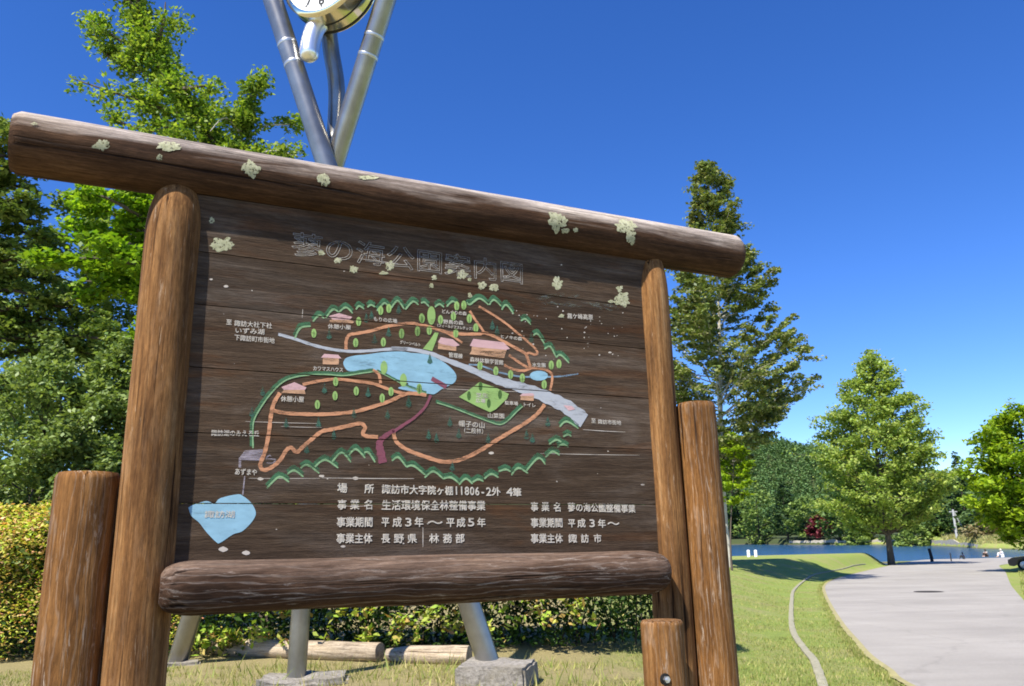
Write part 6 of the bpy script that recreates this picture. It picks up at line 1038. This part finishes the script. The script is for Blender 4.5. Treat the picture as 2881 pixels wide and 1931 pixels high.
for y_ in list(range(300, 820, 34)):
    e = (40 + (y_ - 180) * .10 + rg.uniform(-25, 35)) if y_ < 700 else 190 + rg.uniform(-30, 110)
    if 300 < y_ < 700: e = 75 + rg.uniform(-25, 50)
    if y_ < 260: e = 5
    lt.append(P_([(-55, y_ + 10), ((e - 55) / 2, y_ - 12, rg.uniform(-.6, .6)), (e, y_ + 8, rg.uniform(-1, 1))], 16.5))
limb_tree('larch_tree', 'larch with level drooping branches at the left edge of the picture', lt, 22000, .13, .36, LARCH, BARK3, base, .16, None, .38, 5.5, 29, .7, .6)
def pz_(px, py, y): return float(at_d(px, py, y)[2])
FRESH = leaf_mat('soft_green_leaves', [(.08, .14, .03), (.14, .22, .045), (.21, .30, .07), (.27, .34, .09)], .45)
b = at_d(95, 1400, 18.5)
prof_tree('round_tree', 'soft green round tree filling the gap behind the larch at the left edge', (b[0], b[1], 0), pz_(95, 455, 18.5), [(.2, 1.6), (.45, 2.1), (.7, 1.9), (.88, 1.2), (1, .2)], 90, 34000, .13, .42, FRESH, BARK1, .12, None, 59, .6, .6, 4, .4, (0, 0), .06)
def pz(px, py, y): return float(at_d(px, py, y)[2])
for nm, lab, cx_, y_, top, R_, sd_ in (('grey_green_shrub', 'tall grey green bushy shrub behind the hedge at the left edge', 45, 14.0, 792, 1.5, 41), ('grey_green_shrub', 'tall feathery grey green shrub close behind the left post', 232, 14.6, 772, 1.15, 47)):
    b = at_d(cx_, 1400, y_); H = pz(cx_, top, y_)
    prof_tree(nm, lab, (b[0], b[1], 0), H, [(.12, R_), (.35, R_ * 1.25), (.6, R_ * 1.1), (.85, R_ * .6), (1, .12)], 84, 40000, .10, .32, WILLOW, BARK1, .06, 'grey green shrubs behind the hedge', sd_, .9, .6, 4, .4, (0, 0), .03, 'shrub')
b = at_d(330, 1400, 15.5)
prof_tree('grey_green_shrub', 'rounded green shrub filling the gap under the maple beside the left post', (b[0], b[1], 0), pz(330, 800, 15.5), [(.1, 1.2), (.4, 1.4), (.8, .8), (1, .1)], 60, 24000, .11, .34, WILLOW, BARK1, .06, 'grey green shrubs behind the hedge', 53, .8, .6, 4, .4, (0, 0), .03, 'shrub')

# ------------------------------------------------------------------ trees on the right
TALL = leaf_mat('bronze_green_leaves', [(.08, .125, .032), (.145, .195, .05), (.215, .26, .075), (.29, .28, .11)], .3)
CONE = leaf_mat('mid_green_leaves', [(.15, .225, .05), (.23, .325, .065), (.33, .42, .10), (.39, .44, .105)], .45)
LIME = leaf_mat('lime_maple_leaves', [(.13, .23, .014), (.22, .33, .018), (.34, .44, .025)], .45)
b = ground_d(1675, 1290, lo=20, hi=40); Yt = b[1]; k_ = D / F * Yt * 1.03
Ht = pz(1612, 362, Yt) - b[2]
def prof_px(rows, cx_, Y, zb, H): return [((pz(cx_, y, Y) - zb) / H, r * D / F * Y * 1.03) for y, r in rows]
lx = at_d(1612, 362, Yt)[0] - b[0]
prof_tree('tall_tree', 'tall bronze green tree with a narrow top rising behind the right post', (b[0], b[1], b[2] - .1), Ht, prof_px([(1090, 42), (1030, 78), (955, 150), (860, 212), (770, 212), (700, 165), (640, 115), (575, 75), (500, 62), (420, 52), (385, 30), (364, 6)], 1625, Yt, b[2], Ht), 165, 72000, .20, .40, TALL, BARK2, .17, None, 61, .75, .44, 5, .5, (lx, 0), .10)
b2 = at_d(1664, 1180, Yt - 2.5); gz = float(height(b2[0], b2[1])); H2 = pz(1697, 992, Yt - 2.5) - gz
prof_tree('young_maple', 'small bright green maple leaning out from behind the right side post', (b2[0], b2[1], gz), H2, [(.5, .6), (.7, .95), (.88, .75), (1, .15)], 30, 4200, .16, .28, LIME, BARK1, .05, None, 67, .5, .5, 4, .5, (.55, 0))
Yc = 74.0; b3 = at_d(2027, 1265, Yc); b3[2] = float(height(b3[0], b3[1])) - .05; Hc = pz(1990, 806, Yc) - b3[2]
prof_tree('broad_conical_tree', 'broad cone shaped green tree standing alone on the lake shore', tuple(b3), Hc, prof_px([(1190, 80), (1150, 126), (1090, 137), (1030, 127), (960, 104), (900, 74), (860, 50), (825, 26), (808, 5)], 2012, Yc, b3[2], Hc), 160, 48000, .31, .84, CONE, BARK1, .28, None, 71, .5, .62, 5, .35, (at_d(1990, 806, Yc)[0] - b3[0], 0), .10)
Ym = 47.0; bx = at_d(2386, 1280, Ym); gz = float(height(bx[0], bx[1])); Hm = pz(2386, 925, Ym) - gz
prof_tree('lime_maple', 'lime green maple with dense layered leaves at the right edge', (bx[0], bx[1], gz), Hm, prof_px([(1222, 78), (1170, 112), (1090, 125), (1010, 112), (965, 74), (930, 10)], 2386, Ym, gz, Hm), 110, 26000, .28, .6, LIME, BARK3, .22, None, 77, .5, .72, 5, .45)
# ------------------------------------------------------------------ far shore: wall, bank plants, trees, hill forest
WALLM = plain('pale_embankment_stone', (.40, .36, .28), .95, 0, .45, 1.2)
g = Geo(); pts = []
for t_ in np.linspace(.33, .595, 80):
    y = float(y_far(t_, 1.0)); pts.append((t_ * y, y))
for i, (x, y) in enumerate(pts):
    hgt = 1.55 * (.75 + .3 * mnoise.noise(Vector((i * .35, 0, 1)))) * (1 if i < 58 else max(.05, 1 - (i - 58) / 20))
    for dy, z in ((-.7, -2.6), (-.45, WATER + hgt), (.25, WATER + hgt + .05), (.6, -2.2)): g.v.append((x, y + dy, z))
g.f = [(4 * i + j, 4 * i + j + 1, 4 * i + 5 + j, 4 * i + 4 + j) for i in range(len(pts) - 1) for j in range(3)]
tag(g.build('shore_wall', WALLM), 'low pale stone embankment along the far shore of the lake', 'wall')
# dry grassy bank at the right end of the lake
DRY = leaf_mat('dry_grass_blades', [(.30, .27, .10), (.42, .37, .16), (.22, .27, .07), (.50, .43, .22)], .2)
rng = np.random.default_rng(31); n = 26000
t_ = rng.uniform(.515, .72, n); q = rng.random(n) ** 1.4 * 34 + .2; Y = y_far(t_, np.ones(n)) + q; X = t_ * Y; Zb = height(X, Y)
sz = rng.uniform(.25, .8, n) * np.clip(.5 + q / 10, .5, 1.2)
wd = .10; a = rng.uniform(0, 6.28, n); lean_ = rng.normal(size=(n, 2)) * .25
V = np.stack([np.stack([X - wd * np.cos(a), Y - wd * np.sin(a), Zb - .05], 1), np.stack([X + wd * np.cos(a), Y + wd * np.sin(a), Zb - .05], 1), np.stack([X + lean_[:, 0] * sz, Y + lean_[:, 1] * sz, Zb + sz], 1)], 1)
tag(link('dry_bank_grass', mesh_np('dry_bank_grass', V, np.arange(3 * n), np.full(n, 3)), DRY), kind='stuff')

FARM = [leaf_mat('far_leaves_%s' % nm, cols, .3, .5, .3) for nm, cols in (('deep', [(.022, .05, .018), (.04, .08, .024), (.06, .10, .03)]), ('mid', [(.06, .12, .03), (.10, .17, .042), (.14, .205, .052)]), ('light', [(.12, .19, .045), (.18, .26, .06), (.24, .31, .075)]), ('red', [(.14, .028, .04), (.22, .05, .065)]), ('brown', [(.16, .13, .06), (.24, .19, .09), (.20, .20, .07)]))]
def far_tree(px, ytop, ybot, halfw, Y, mi, name, label, cat='tree', shape='round', seed=0, n=1700):
    tq = (px * D - CX) / F; Y = float(y_far(tq, 1.0)) + ((13 if mi == 4 else 24) if px > 2100 else 2.2 if cat == 'bush' else 6.0 if mi else 10.0) + (seed % 3)
    b = at_d(px, ybot, Y); b[2] = float(height(b[0], b[1])) - .05; H = pz(px, ytop, Y) - b[2]; R_ = halfw * D / F * Y * 1.05
    pr = {'round': [(.15, R_ * .75), (.4, R_), (.7, R_ * .85), (.9, R_ * .45), (1, R_ * .1)], 'cone': [(.1, R_), (.4, R_ * .75), (.7, R_ * .42), (1, R_ * .06)], 'bush': [(.05, R_), (.4, R_ * .95), (.75, R_ * .6), (1, R_ * .15)]}[shape]
    sc = Y / 200.
    return prof_tree(name, label, tuple(b), H, pr, 34, n, .85 * sc, 1.15 * sc * max(.6, R_ / 5), FARM[mi], BARK3, max(.08, H * .018), 'trees on the far shore' if cat == 'tree' else 'bushes on the far shore', seed, .5, .6, 3, .6, (0, 0), .06, cat)
FT = [(1735, 1108, 1238, 52, 268, 2, 'broadleaf_tree', 'pale green rounded tree on the far shore just right of the side post', 'tree', 'round'),
      (1690, 1080, 1240, 34, 276, 0, 'dark_conifer', 'dark conifer on the far shore close behind the side post', 'tree', 'cone'),
      (1800, 1098, 1240, 42, 272, 0, 'dark_conifer', 'dark conifer between the pale rounded tree and the red maple', 'tree', 'cone'),
      (1845, 1135, 1236, 40, 262, 2, 'broadleaf_tree', 'yellow green tree on the far shore behind the red maple', 'tree', 'round'),
      (1874, 1178, 1233, 29, 255, 3, 'red_maple', 'small dark red maple on the far shore', 'tree', 'round'),
      (1920, 1130, 1236, 48, 256, 1, 'broadleaf_tree', 'mid green tree on the far shore left of the conical tree', 'tree', 'round'),
      (1962, 1190, 1236, 36, 240, 2, 'shore_bush', 'light green bush on the wall left of the conical tree trunk', 'bush', 'bush'),
      (1985, 1120, 1236, 50, 250, 1, 'broadleaf_tree', 'mid green tree behind the trunk of the conical tree', 'tree', 'round'),
      (2060, 1125, 1236, 50, 225, 1, 'broadleaf_tree', 'mid green tree on the far shore right of the conical tree trunk', 'tree', 'round'),
      (2090, 1195, 1238, 44, 205, 2, 'shore_bush', 'bright green bushes on the bank right of the conical tree', 'bush', 'bush'),
      (2120, 1120, 1238, 44, 205, 1, 'broadleaf_tree', 'dull green tree left of the utility pole', 'tree', 'round'),
      (2148, 1065, 1236, 34, 210, 0, 'dark_conifer', 'tall dark conifer behind the utility pole', 'tree', 'cone'),
      (2185, 1080, 1234, 36, 200, 1, 'broadleaf_tree', 'olive tree above the utility pole', 'tree', 'round'),
      (2212, 1035, 1232, 36, 205, 0, 'dark_conifer', 'tall bluish conifer left of the lime maple', 'tree', 'cone'),
      (2150, 1190, 1240, 26, 180, 2, 'shore_bush', 'small green bush left of the utility pole foot', 'bush', 'bush'),
      (2262, 1188, 1228, 62, 165, 4, 'dry_bush', 'wide brownish dry bush on the bank under the lime maple', 'bush', 'bush'),
      (2280, 1090, 1230, 60, 200, 0, 'dark_conifer', 'dark conifer half hidden behind the lime maple', 'tree', 'cone'),
      (2335, 1120, 1230, 60, 190, 0, 'dark_conifer', 'dark conifer at the right edge behind the lime maple', 'tree', 'cone'),
      (1640, 1085, 1240, 45, 270, 1, 'broadleaf_tree', 'mid green tree on the far shore hidden mostly by the side post', 'tree', 'round')]
for i, a in enumerate(FT): far_tree(*a, seed=100 + i)

# wooded hill and shore wood: one mass
rng = np.random.default_rng(77); P = []; Sz = []
def wood_mass(n, fx, per, rad, hh):
    for _ in range(n):
        x, y = fx(); z = float(height(x, y)); r = rad * rng.uniform(.7, 1.3); h = hh * rng.uniform(.7, 1.4); con = rng.random() < .45
        k = per; u = rng.random(k) ** .7; an = rng.uniform(0, 6.283, k)
        rr = r * ((1 - u) * 1.05 if con else np.sqrt(np.clip(1 - (2 * u - 1) ** 2, 0, 1))) * np.sqrt(rng.uniform(.35, 1, k))
        P.append(np.stack([x + rr * np.cos(an), y + rr * np.sin(an), z + h * (.15 + .85 * u)], 1))
def hill_xy():
    t_ = rng.uniform(.05, .62); y = rng.uniform(290, 500); return t_ * y, y
def shore_xy():
    t_ = rng.uniform(-.9, .62); y = float(y_far(t_, 1.0)) + rng.uniform(9, 34); return t_ * y, y
wood_mass(5200, hill_xy, 56, 2.2, 6.0)
Ph = np.concatenate(P); P = []
wood_mass(620, shore_xy, 90, 2.6, 6.2)
Ps = np.concatenate(P)
HILLF = leaf_mat('hill_forest_leaves', [(.05, .10, .036), (.085, .15, .05), (.12, .19, .062), (.155, .22, .072)], .25, .5, .3)
HILLD = leaf_mat('hill_forest_needles', [(.062, .125, .044), (.095, .175, .056), (.125, .21, .066), (.155, .235, .076)], .15, .7, .3)
tag(link('hill_forest', leaves_mesh('hill_forest', Ph, .98, .8, .7, rng), HILLD), kind='stuff')
tag(link('shore_wood', leaves_mesh('shore_wood', Ps, 1.0, .8, .7, rng), HILLF), kind='stuff')

# utility pole with its brace
b = at(2694, 1521, 158); tp = at(2680.5, 1434, 158); up = empty('utility_pole', tuple(b), 'thin grey utility pole with a slanting brace on the far bank', 'utility pole')
CONCP = plain('pole_concrete', (.42, .42, .40), .8); h_ = tp[2] - b[2]
g = Geo(); g.tube([(0, 0, -.4), (0, 0, h_)], [.26, .2], 10); g.build('pole', CONCP, up, True)
e = at(2718, 1503, 158) - b; g = Geo(); g.tube([(0.15, 0, h_ * .9), tuple(e + np.array([.3, 0, -.6]))], [.14, .14], 8); g.build('brace', CONCP, up, True)
g = Geo(); g.box((0, 0, h_ * .93), (.75, .09, .09)); g.build('cross_arm', CONCP, up)

# ------------------------------------------------------------------ kerb stones, drain cover, small things by the water
KERB = plain('pale_kerb_stone', (.28, .26, .18), .95, 0, .55, 14)
kp = [ground(*p) for p in ((2322, 1960), (2312, 1921), (2290, 1862), (2263, 1829), (2233, 1783), (2226, 1738), (2228, 1689), (2233, 1663), (2256, 1640), (2286, 1620), (2330, 1609), (2369, 1602), (2399, 1593), (2433, 1588))]
sp = [np.array(p) for p in spline(kp, 10)]; g = Geo(); k = len(sp); prev = None
for i in range(k):
    tn = sp[min(i + 1, k - 1)] - sp[max(i - 1, 0)]; tn[2] = 0; tn /= np.linalg.norm(tn); nn = np.array([-tn[1], tn[0], 0])
    z = float(height(sp[i][0], sp[i][1])); w_ = .055 * (1 + .25 * mnoise.noise(Vector((i * .9, 3, 0)))); h_ = .035 + .02 * mnoise.noise(Vector((i * .7, 0, 5)))
    for a_, b_ in ((-1.15, -.08), (-1, h_ * .8), (-.6, h_), (.6, h_ * 1.05), (1, h_ * .8), (1.15, -.08)): g.v.append(tuple(np.array([sp[i][0], sp[i][1], z + b_]) + nn * w_ * a_))
g.f = [(6 * i + j, 6 * i + j + 1, 6 * i + 7 + j, 6 * i + 6 + j) for i in range(k - 1) for j in range(5)]
tag(g.build('stone_edging', KERB), 'line of pale edging stones curving through the grass beside the road', 'kerb')
dc = on_road(2613, 1667); dr = empty('manhole_cover', (dc[0], dc[1], dc[2] + .016), 'dark round manhole cover set in the pale road', 'manhole cover')
g = Geo(); g.lathe([(.47, 0), (.47, .008), (.42, .010), (.42, .007), (.001, .008)], 36); ob = g.build('cover', plain('manhole_iron', (.055, .045, .04), .7, .2), dr)
g = Geo()
for i in range(-4, 5):
    l = math.sqrt(max(0, .38 ** 2 - (i * .085) ** 2)); g.box((0, i * .085, .0105), (l, .016, .0025))
g.build('raised_ribs', plain('manhole_ribs', (.08, .07, .06), .6, .3), dr)
WP = plain('white_post_paint', (.82, .82, .80), .5, 0, .05)
for px, lab in ((1710, 'left of two small white posts at the edge of the lake'), (1726.5, 'right of two small white posts at the edge of the lake')):
    b = at(px * D, 1561, 64); gz = b[2]; r_ = empty('white_post', (b[0], b[1], gz), lab, 'post', 'white posts by the water')
    g = Geo(); g.lathe([(.12, -.3), (.12, .27), (.108, .32), (.07, .35), (.001, .355)], 18); g.build('post_body', WP, r_, True)
    g = Geo(); g.lathe([(.121, .17), (.123, .18), (.123, .21), (.121, .22)], 18); g.build('band', plain('post_band', (.55, .55, .55), .5), r_, True)
mp = at(2621, 1571, 84); mt = at(2614, 1544, 84); g = Geo(); v_ = mt - mp
g.tube([(0, 0, -.8), (0, 0, 0), tuple(v_ * .6), tuple(v_)], [.16, .16, .15, .14], 10, wob=.1); g.tube([tuple(v_ * .97), tuple(v_ * 1.02)], [.165, .16], 10)
o = g.build('mooring_post', plain('dark_wet_wood', (.025, .022, .02), .7), None, True); o.location = tuple(mp); tag(o, 'dark leaning mooring post at the water edge by the road', 'post')
mp = at(2675, 1568, 84); g = Geo(); g.lathe([(.06, -.5), (.055, .42), (.001, .45)], 10); o = g.build('thin_stake', plain('dark_stake_wood', (.03, .028, .03), .7), None, True); o.location = tuple(mp); tag(o, 'thin short dark stake right of the mooring post', 'stake')

# people sitting by the water: one skinned body, clothes as children
def person(px, pfoot, Y, heightm, label, shirt, trousers, hair, face, sit=1.0, hat=None):
    b = at(px, pfoot, Y); root = empty('person', tuple(b), label, 'person', 'people resting by the lake', face)
    s = heightm / .92
    SK = plain('skin', (.55, .35, .25), .6, 0, .06)
    def skin(name, pts, edges, rad, mat, lv=2):
        me = bpy.data.meshes.new(name); me.from_pydata([tuple(np.array(p) * s) for p in pts], edges, []); o = bpy.data.objects.new(name, me); COL.objects.link(o)
        md = o.modifiers.new('skin', 'SKIN'); md.use_smooth_shade = True
        for sv, r_ in zip(me.skin_vertices[0].data, rad): sv.radius = (r_ * s, r_ * s)
        me.skin_vertices[0].data[0].use_root = True
        o.modifiers.new('sub', 'SUBSURF').levels = lv; o.modifiers['sub'].render_levels = lv
        bpy.context.view_layer.update(); m2 = bpy.data.meshes.new_from_object(o.evaluated_get(bpy.context.evaluated_depsgraph_get())); bpy.data.objects.remove(o)
        m2.materials.clear(); return link(name, m2, mat, root, True)
    # facing +x, sitting on the ground with knees drawn up, arms resting on the knees
    hip, w_, ch, nk, hd = (0, 0, .11), (.0, 0, .26), (.05, 0, .44), (.11, 0, .58), (.15, 0, .70)
    body = [hip, w_, ch, nk, (.13, 0, .64), hd, (.06, .17, .53), (.24, .20, .42), (.40, .11, .44), (.06, -.17, .53), (.24, -.20, .42), (.40, -.11, .44), (.04, .09, .11), (.36, .10, .44), (.46, .09, .06), (.60, .09, .03), (.04, -.09, .11), (.36, -.10, .44), (.46, -.09, .06), (.60, -.09, .03)]
    ed = [(0, 1), (1, 2), (2, 3), (3, 4), (4, 5), (2, 6), (6, 7), (7, 8), (2, 9), (9, 10), (10, 11), (0, 12), (12, 13), (13, 14), (14, 15), (0, 16), (16, 17), (17, 18), (18, 19)]
    rad = [.12, .115, .13, .05, .05, .098, .055, .042, .03, .055, .042, .03, .085, .06, .042, .035, .085, .06, .042, .035]
    skin('body', body, ed, rad, SK)
    skin('shirt', [(.0, 0, .17), w_, ch, (.09, 0, .55), (.06, .17, .53), (.2, .195, .44), (.06, -.17, .53), (.2, -.195, .44)], [(0, 1), (1, 2), (2, 3), (2, 4), (4, 5), (2, 6), (6, 7)], [.135, .135, .15, .07, .072, .06, .072, .06], shirt)
    skin('trousers', [hip, (.04, .09, .12), (.36, .10, .445), (.45, .09, .12), (.04, -.09, .12), (.36, -.10, .445), (.45, -.09, .12)], [(0, 1), (1, 2), (2, 3), (0, 4), (4, 5), (5, 6)], [.135, .10, .073, .056, .10, .073, .056], trousers)
    g = Geo(); bm = bmesh.new(); bmesh.ops.create_uvsphere(bm, u_segments=14, v_segments=9, radius=.112 * s)
    for v in bm.verts:
        v.co.x = v.co.x * 1.05 - .012 * s; v.co.z += .022 * s
        if v.co.x > .04 * s and v.co.z < .06 * s: v.co.x *= .55; v.co.y *= .85
        v.co += Vector(hd) * s
    link('hat' if hat else 'hair', bm_mesh('hair', bm), hat or hair, root, True)
    g = Geo(); h_ = np.array(hd) * s
    for yy in (-.035, .035): g.box(tuple(h_ + np.array([.093, yy, .012]) * s), (.006 * s, .012 * s, .007 * s))
    g.build('eye', plain('eye_dark', (.02, .015, .012), .4), root)
    g = Geo(); g.tube([tuple(h_ + np.array([.09, 0, .01]) * s), tuple(h_ + np.array([.122, 0, -.018]) * s), tuple(h_ + np.array([.094, 0, -.026]) * s)], [.008 * s, .014 * s, .008 * s], 6); g.build('nose', SK, root, True)
    return root
WS = plain('white_cloth', (.80, .80, .82), .8, 0, .05); GS = plain('grey_cloth', (.34, .33, .32), .85, 0, .1); DT = plain('dark_trousers', (.05, .035, .03), .85, 0, .1); PT = plain('pinkish_cloth', (.42, .33, .36), .8, 0, .1); OT = plain('tan_trousers', (.42, .28, .17), .85, 0, .1); HB = plain('black_hair', (.015, .012, .01), .5, 0, .1); HC = plain('cream_hat', (.62, .60, .48), .8, 0, .05)
person(2822, 1567.5, 80, .86, 'person in a white shirt and cream hat sitting near the road end', WS, WS, HB, math.pi * .93, 1, HC)
person(2777, 1567.0, 80, .78, 'person in a grey top and dark trousers sitting beside the one in white', GS, DT, HB, math.pi * 1.1)
person(2713, 1573.0, 78, .68, 'person in pinkish top and tan trousers sitting low by the water', PT, OT, HB, math.pi * .9)

# ------------------------------------------------------------------ dark parked car nosing in from the right edge
fw_ = np.array(at(2882, 1598.5, 48)); fw_[2] = float(height(fw_[0], fw_[1])) + .0
car = empty('parked_car', (fw_[0], fw_[1], fw_[2]), 'black car parked on the grass at the right edge, only its nose showing', 'car', None, math.radians(-37))
CP = plain('black_car_paint', (.012, .012, .014), .22, 0, .05); CP.node_tree.nodes['Principled BSDF'].inputs['Coat Weight'].default_value = .6
GL = plain('dark_car_glass', (.02, .025, .03), .06, 0, .02); TY = plain('tyre_rubber', (.02, .02, .02), .9, 0, .1); RM = plain('alloy_rim', (.55, .55, .54), .35, .7, .05)
side = [(-.72, .28), (-.78, .45), (-.74, .60), (-.55, .72), (.35, .84), (.55, .88), (1.05, 1.28), (1.45, 1.40), (2.5, 1.40), (3.05, 1.12), (3.55, .98), (3.62, .60), (3.55, .28)]
def arch(cx_, r_): return [(cx_ + r_ * math.cos(a), .31 + r_ * math.sin(a)) for a in np.linspace(0, math.pi, 10)]
low = [(3.4, .24)] + arch(2.75, .37) + [(2.0, .22), (.6, .22)] + arch(0, .37) + [(-.5, .24)]
outl = side + low; nO = len(outl); vs = []
for y_, in_ in ((0.0, 0), (.06, 1), (1.62, 1), (1.68, 0)):
    for x, z in outl:
        tuck = .14 * max(0, (z - .85) / .55); yy = y_ + (tuck if y_ < .8 else -tuck); vs.append((x, yy + (.04 if in_ == 0 and y_ < .8 and z > .8 else 0), z))
me_v = vs; bm = bmesh.new(); bv = [bm.verts.new(p) for p in me_v]
for k in range(3):
    for j in range(nO): bm.faces.new((bv[k * nO + j], bv[k * nO + (j + 1) % nO], bv[(k + 1) * nO + (j + 1) % nO], bv[(k + 1) * nO + j]))
f1 = bm.faces.new([bv[j] for j in range(nO)]); f2 = bm.faces.new([bv[3 * nO + j] for j in reversed(range(nO))]); bmesh.ops.triangulate(bm, faces=[f1, f2])
link('body', bm_mesh('car_body', bm), CP, car)
for cx_ in (0, 2.75):
    for y_ in (.10, 1.58):
        g = Geo(); n = 28; prof = [(.20, -.09), (.30, -.10), (.325, -.07), (.325, .07), (.30, .10), (.20, .09)]; vs = [(cx_ + r_ * math.cos(2 * math.pi * j / n), y_ + d_, .325 + r_ * math.sin(2 * math.pi * j / n)) for r_, d_ in prof for j in range(n)]
        g.add(vs, [(i * n + j, i * n + (j + 1) % n, (i + 1) * n + (j + 1) % n, (i + 1) * n + j) for i in range(5) for j in range(n)]); wh = g.build('wheel', TY, car, True)
        g = Geo(); sgn = -1 if y_ < .8 else 1
        vs = [(cx_ + r_ * math.cos(2 * math.pi * j / n), y_ + sgn * d_, .325 + r_ * math.sin(2 * math.pi * j / n)) for r_, d_ in ((.21, .085), (.19, .06), (.06, .075), (.001, .08)) for j in range(n)]
        g.add(vs, [(i * n + j, i * n + (j + 1) % n, (i + 1) * n + (j + 1) % n, (i + 1) * n + j) for i in range(3) for j in range(n)]); g.build('rim', RM, wh, True)
for y_ in (.28, 1.40):
    g = Geo(); g.box((-.745, y_, .56), (.035, .16, .055)); g.build('headlight', plain('headlight_glass', (.6, .62, .65), .1, 0, .02), car)
g = Geo(); g.add([(.60, .17, .93), (1.03, .22, 1.27), (1.03, 1.46, 1.27), (.60, 1.51, .93)], [(0, 1, 2, 3)]); g.add([(.575, .17, .95), (1.005, .22, 1.29), (1.005, 1.46, 1.29), (.575, 1.51, .95)], [(3, 2, 1, 0)]); g.build('windscreen', GL, car)
g = Geo(); g.add([(.95, .085, .96), (1.28, .135, 1.30), (2.55, .135, 1.32), (2.95, .085, 1.02)], [(0, 1, 2, 3)]); g.build('side_window', GL, car)
g = Geo(); g.box((-.77, .84, .40), (.02, .5, .07)); g.build('grille', TY, car)

# ------------------------------------------------------------------ grass blades
GR = leaf_mat('grass_blades', [(.16, .22, .045), (.27, .31, .075), (.38, .37, .11), (.50, .42, .20)], .3, .6, .25)
rng = np.random.default_rng(55)
def blades(X, Y, h, w_):
    n = len(X); d_ = inside_dist(X, Y, ROAD); keep = d_ > .06; X, Y = X[keep], Y[keep]; n = len(X); Z = height(X, Y)
    hh = h * rng.uniform(.45, 1.4, n) * (1 + .5 * (np.array([mnoise.noise(Vector((x * .8, y * .8, 0))) for x, y in zip(X, Y)]))); a = rng.uniform(0, 6.28, n); ln = rng.normal(size=(n, 2)) * .45
    ww = w_ * rng.uniform(.6, 1.3, n)
    return np.stack([np.stack([X - ww * np.cos(a), Y - ww * np.sin(a), Z - .01], 1), np.stack([X + ww * np.cos(a), Y + ww * np.sin(a), Z - .01], 1), np.stack([X + ln[:, 0] * hh, Y + ln[:, 1] * hh, Z + hh], 1)], 1)
n1_ = 26000; X = rng.uniform(-6.8, 3.0, n1_); Y = rng.uniform(7.2, 11.3, n1_)
k1 = np.array([mnoise.noise(Vector((x * .9, y * .9, 4))) + .35 * mnoise.noise(Vector((x * 3, y * 3, 1))) for x, y in zip(X, Y)]) > -.12
b1 = blades(X[k1], Y[k1], .04, .006)
n2_ = 70000; Y = 6.5 + rng.random(n2_) ** 1.6 * 33; tt = rng.uniform(.12, .50, n2_); X = tt * Y + rng.uniform(-.5, .5, n2_)
k2 = np.array([mnoise.noise(Vector((x * .6, y * .6, 8))) for x, y in zip(X, Y)]) > -.3
b2_ = blades(X[k2], Y[k2], .036, .008)
n3_ = 9000; Y = rng.uniform(24, 62, n3_); X = Y * rng.uniform(.60, .72, n3_); b3_ = blades(X, Y, .10, .02)
n4_ = 900; X = rng.uniform(-5.5, 1.2, n4_); Y = rng.uniform(8.4, 11.2, n4_); b4_ = blades(X, Y, .16, .009)
ei = rng.integers(0, len(edge), 16000); E_ = np.array(edge)[ei]; E_ = E_ + rng.normal(size=E_.shape) * .07; E_ = E_[(E_[:, 1] > 5) & (E_[:, 1] < 45)]
ok = inside_dist(E_[:, 0], E_[:, 1], ROAD) > -.06; E_ = E_[ok]; hz = height(E_[:, 0], E_[:, 1])
b5_ = blades(E_[:, 0] - .09, E_[:, 1] + .02, .05, .009)
V = np.concatenate([b1, b2_, b3_, b4_, b5_]); tag(link('grass', mesh_np('grass', V, np.arange(3 * len(V)), np.full(len(V), 3)), GR), kind='stuff')
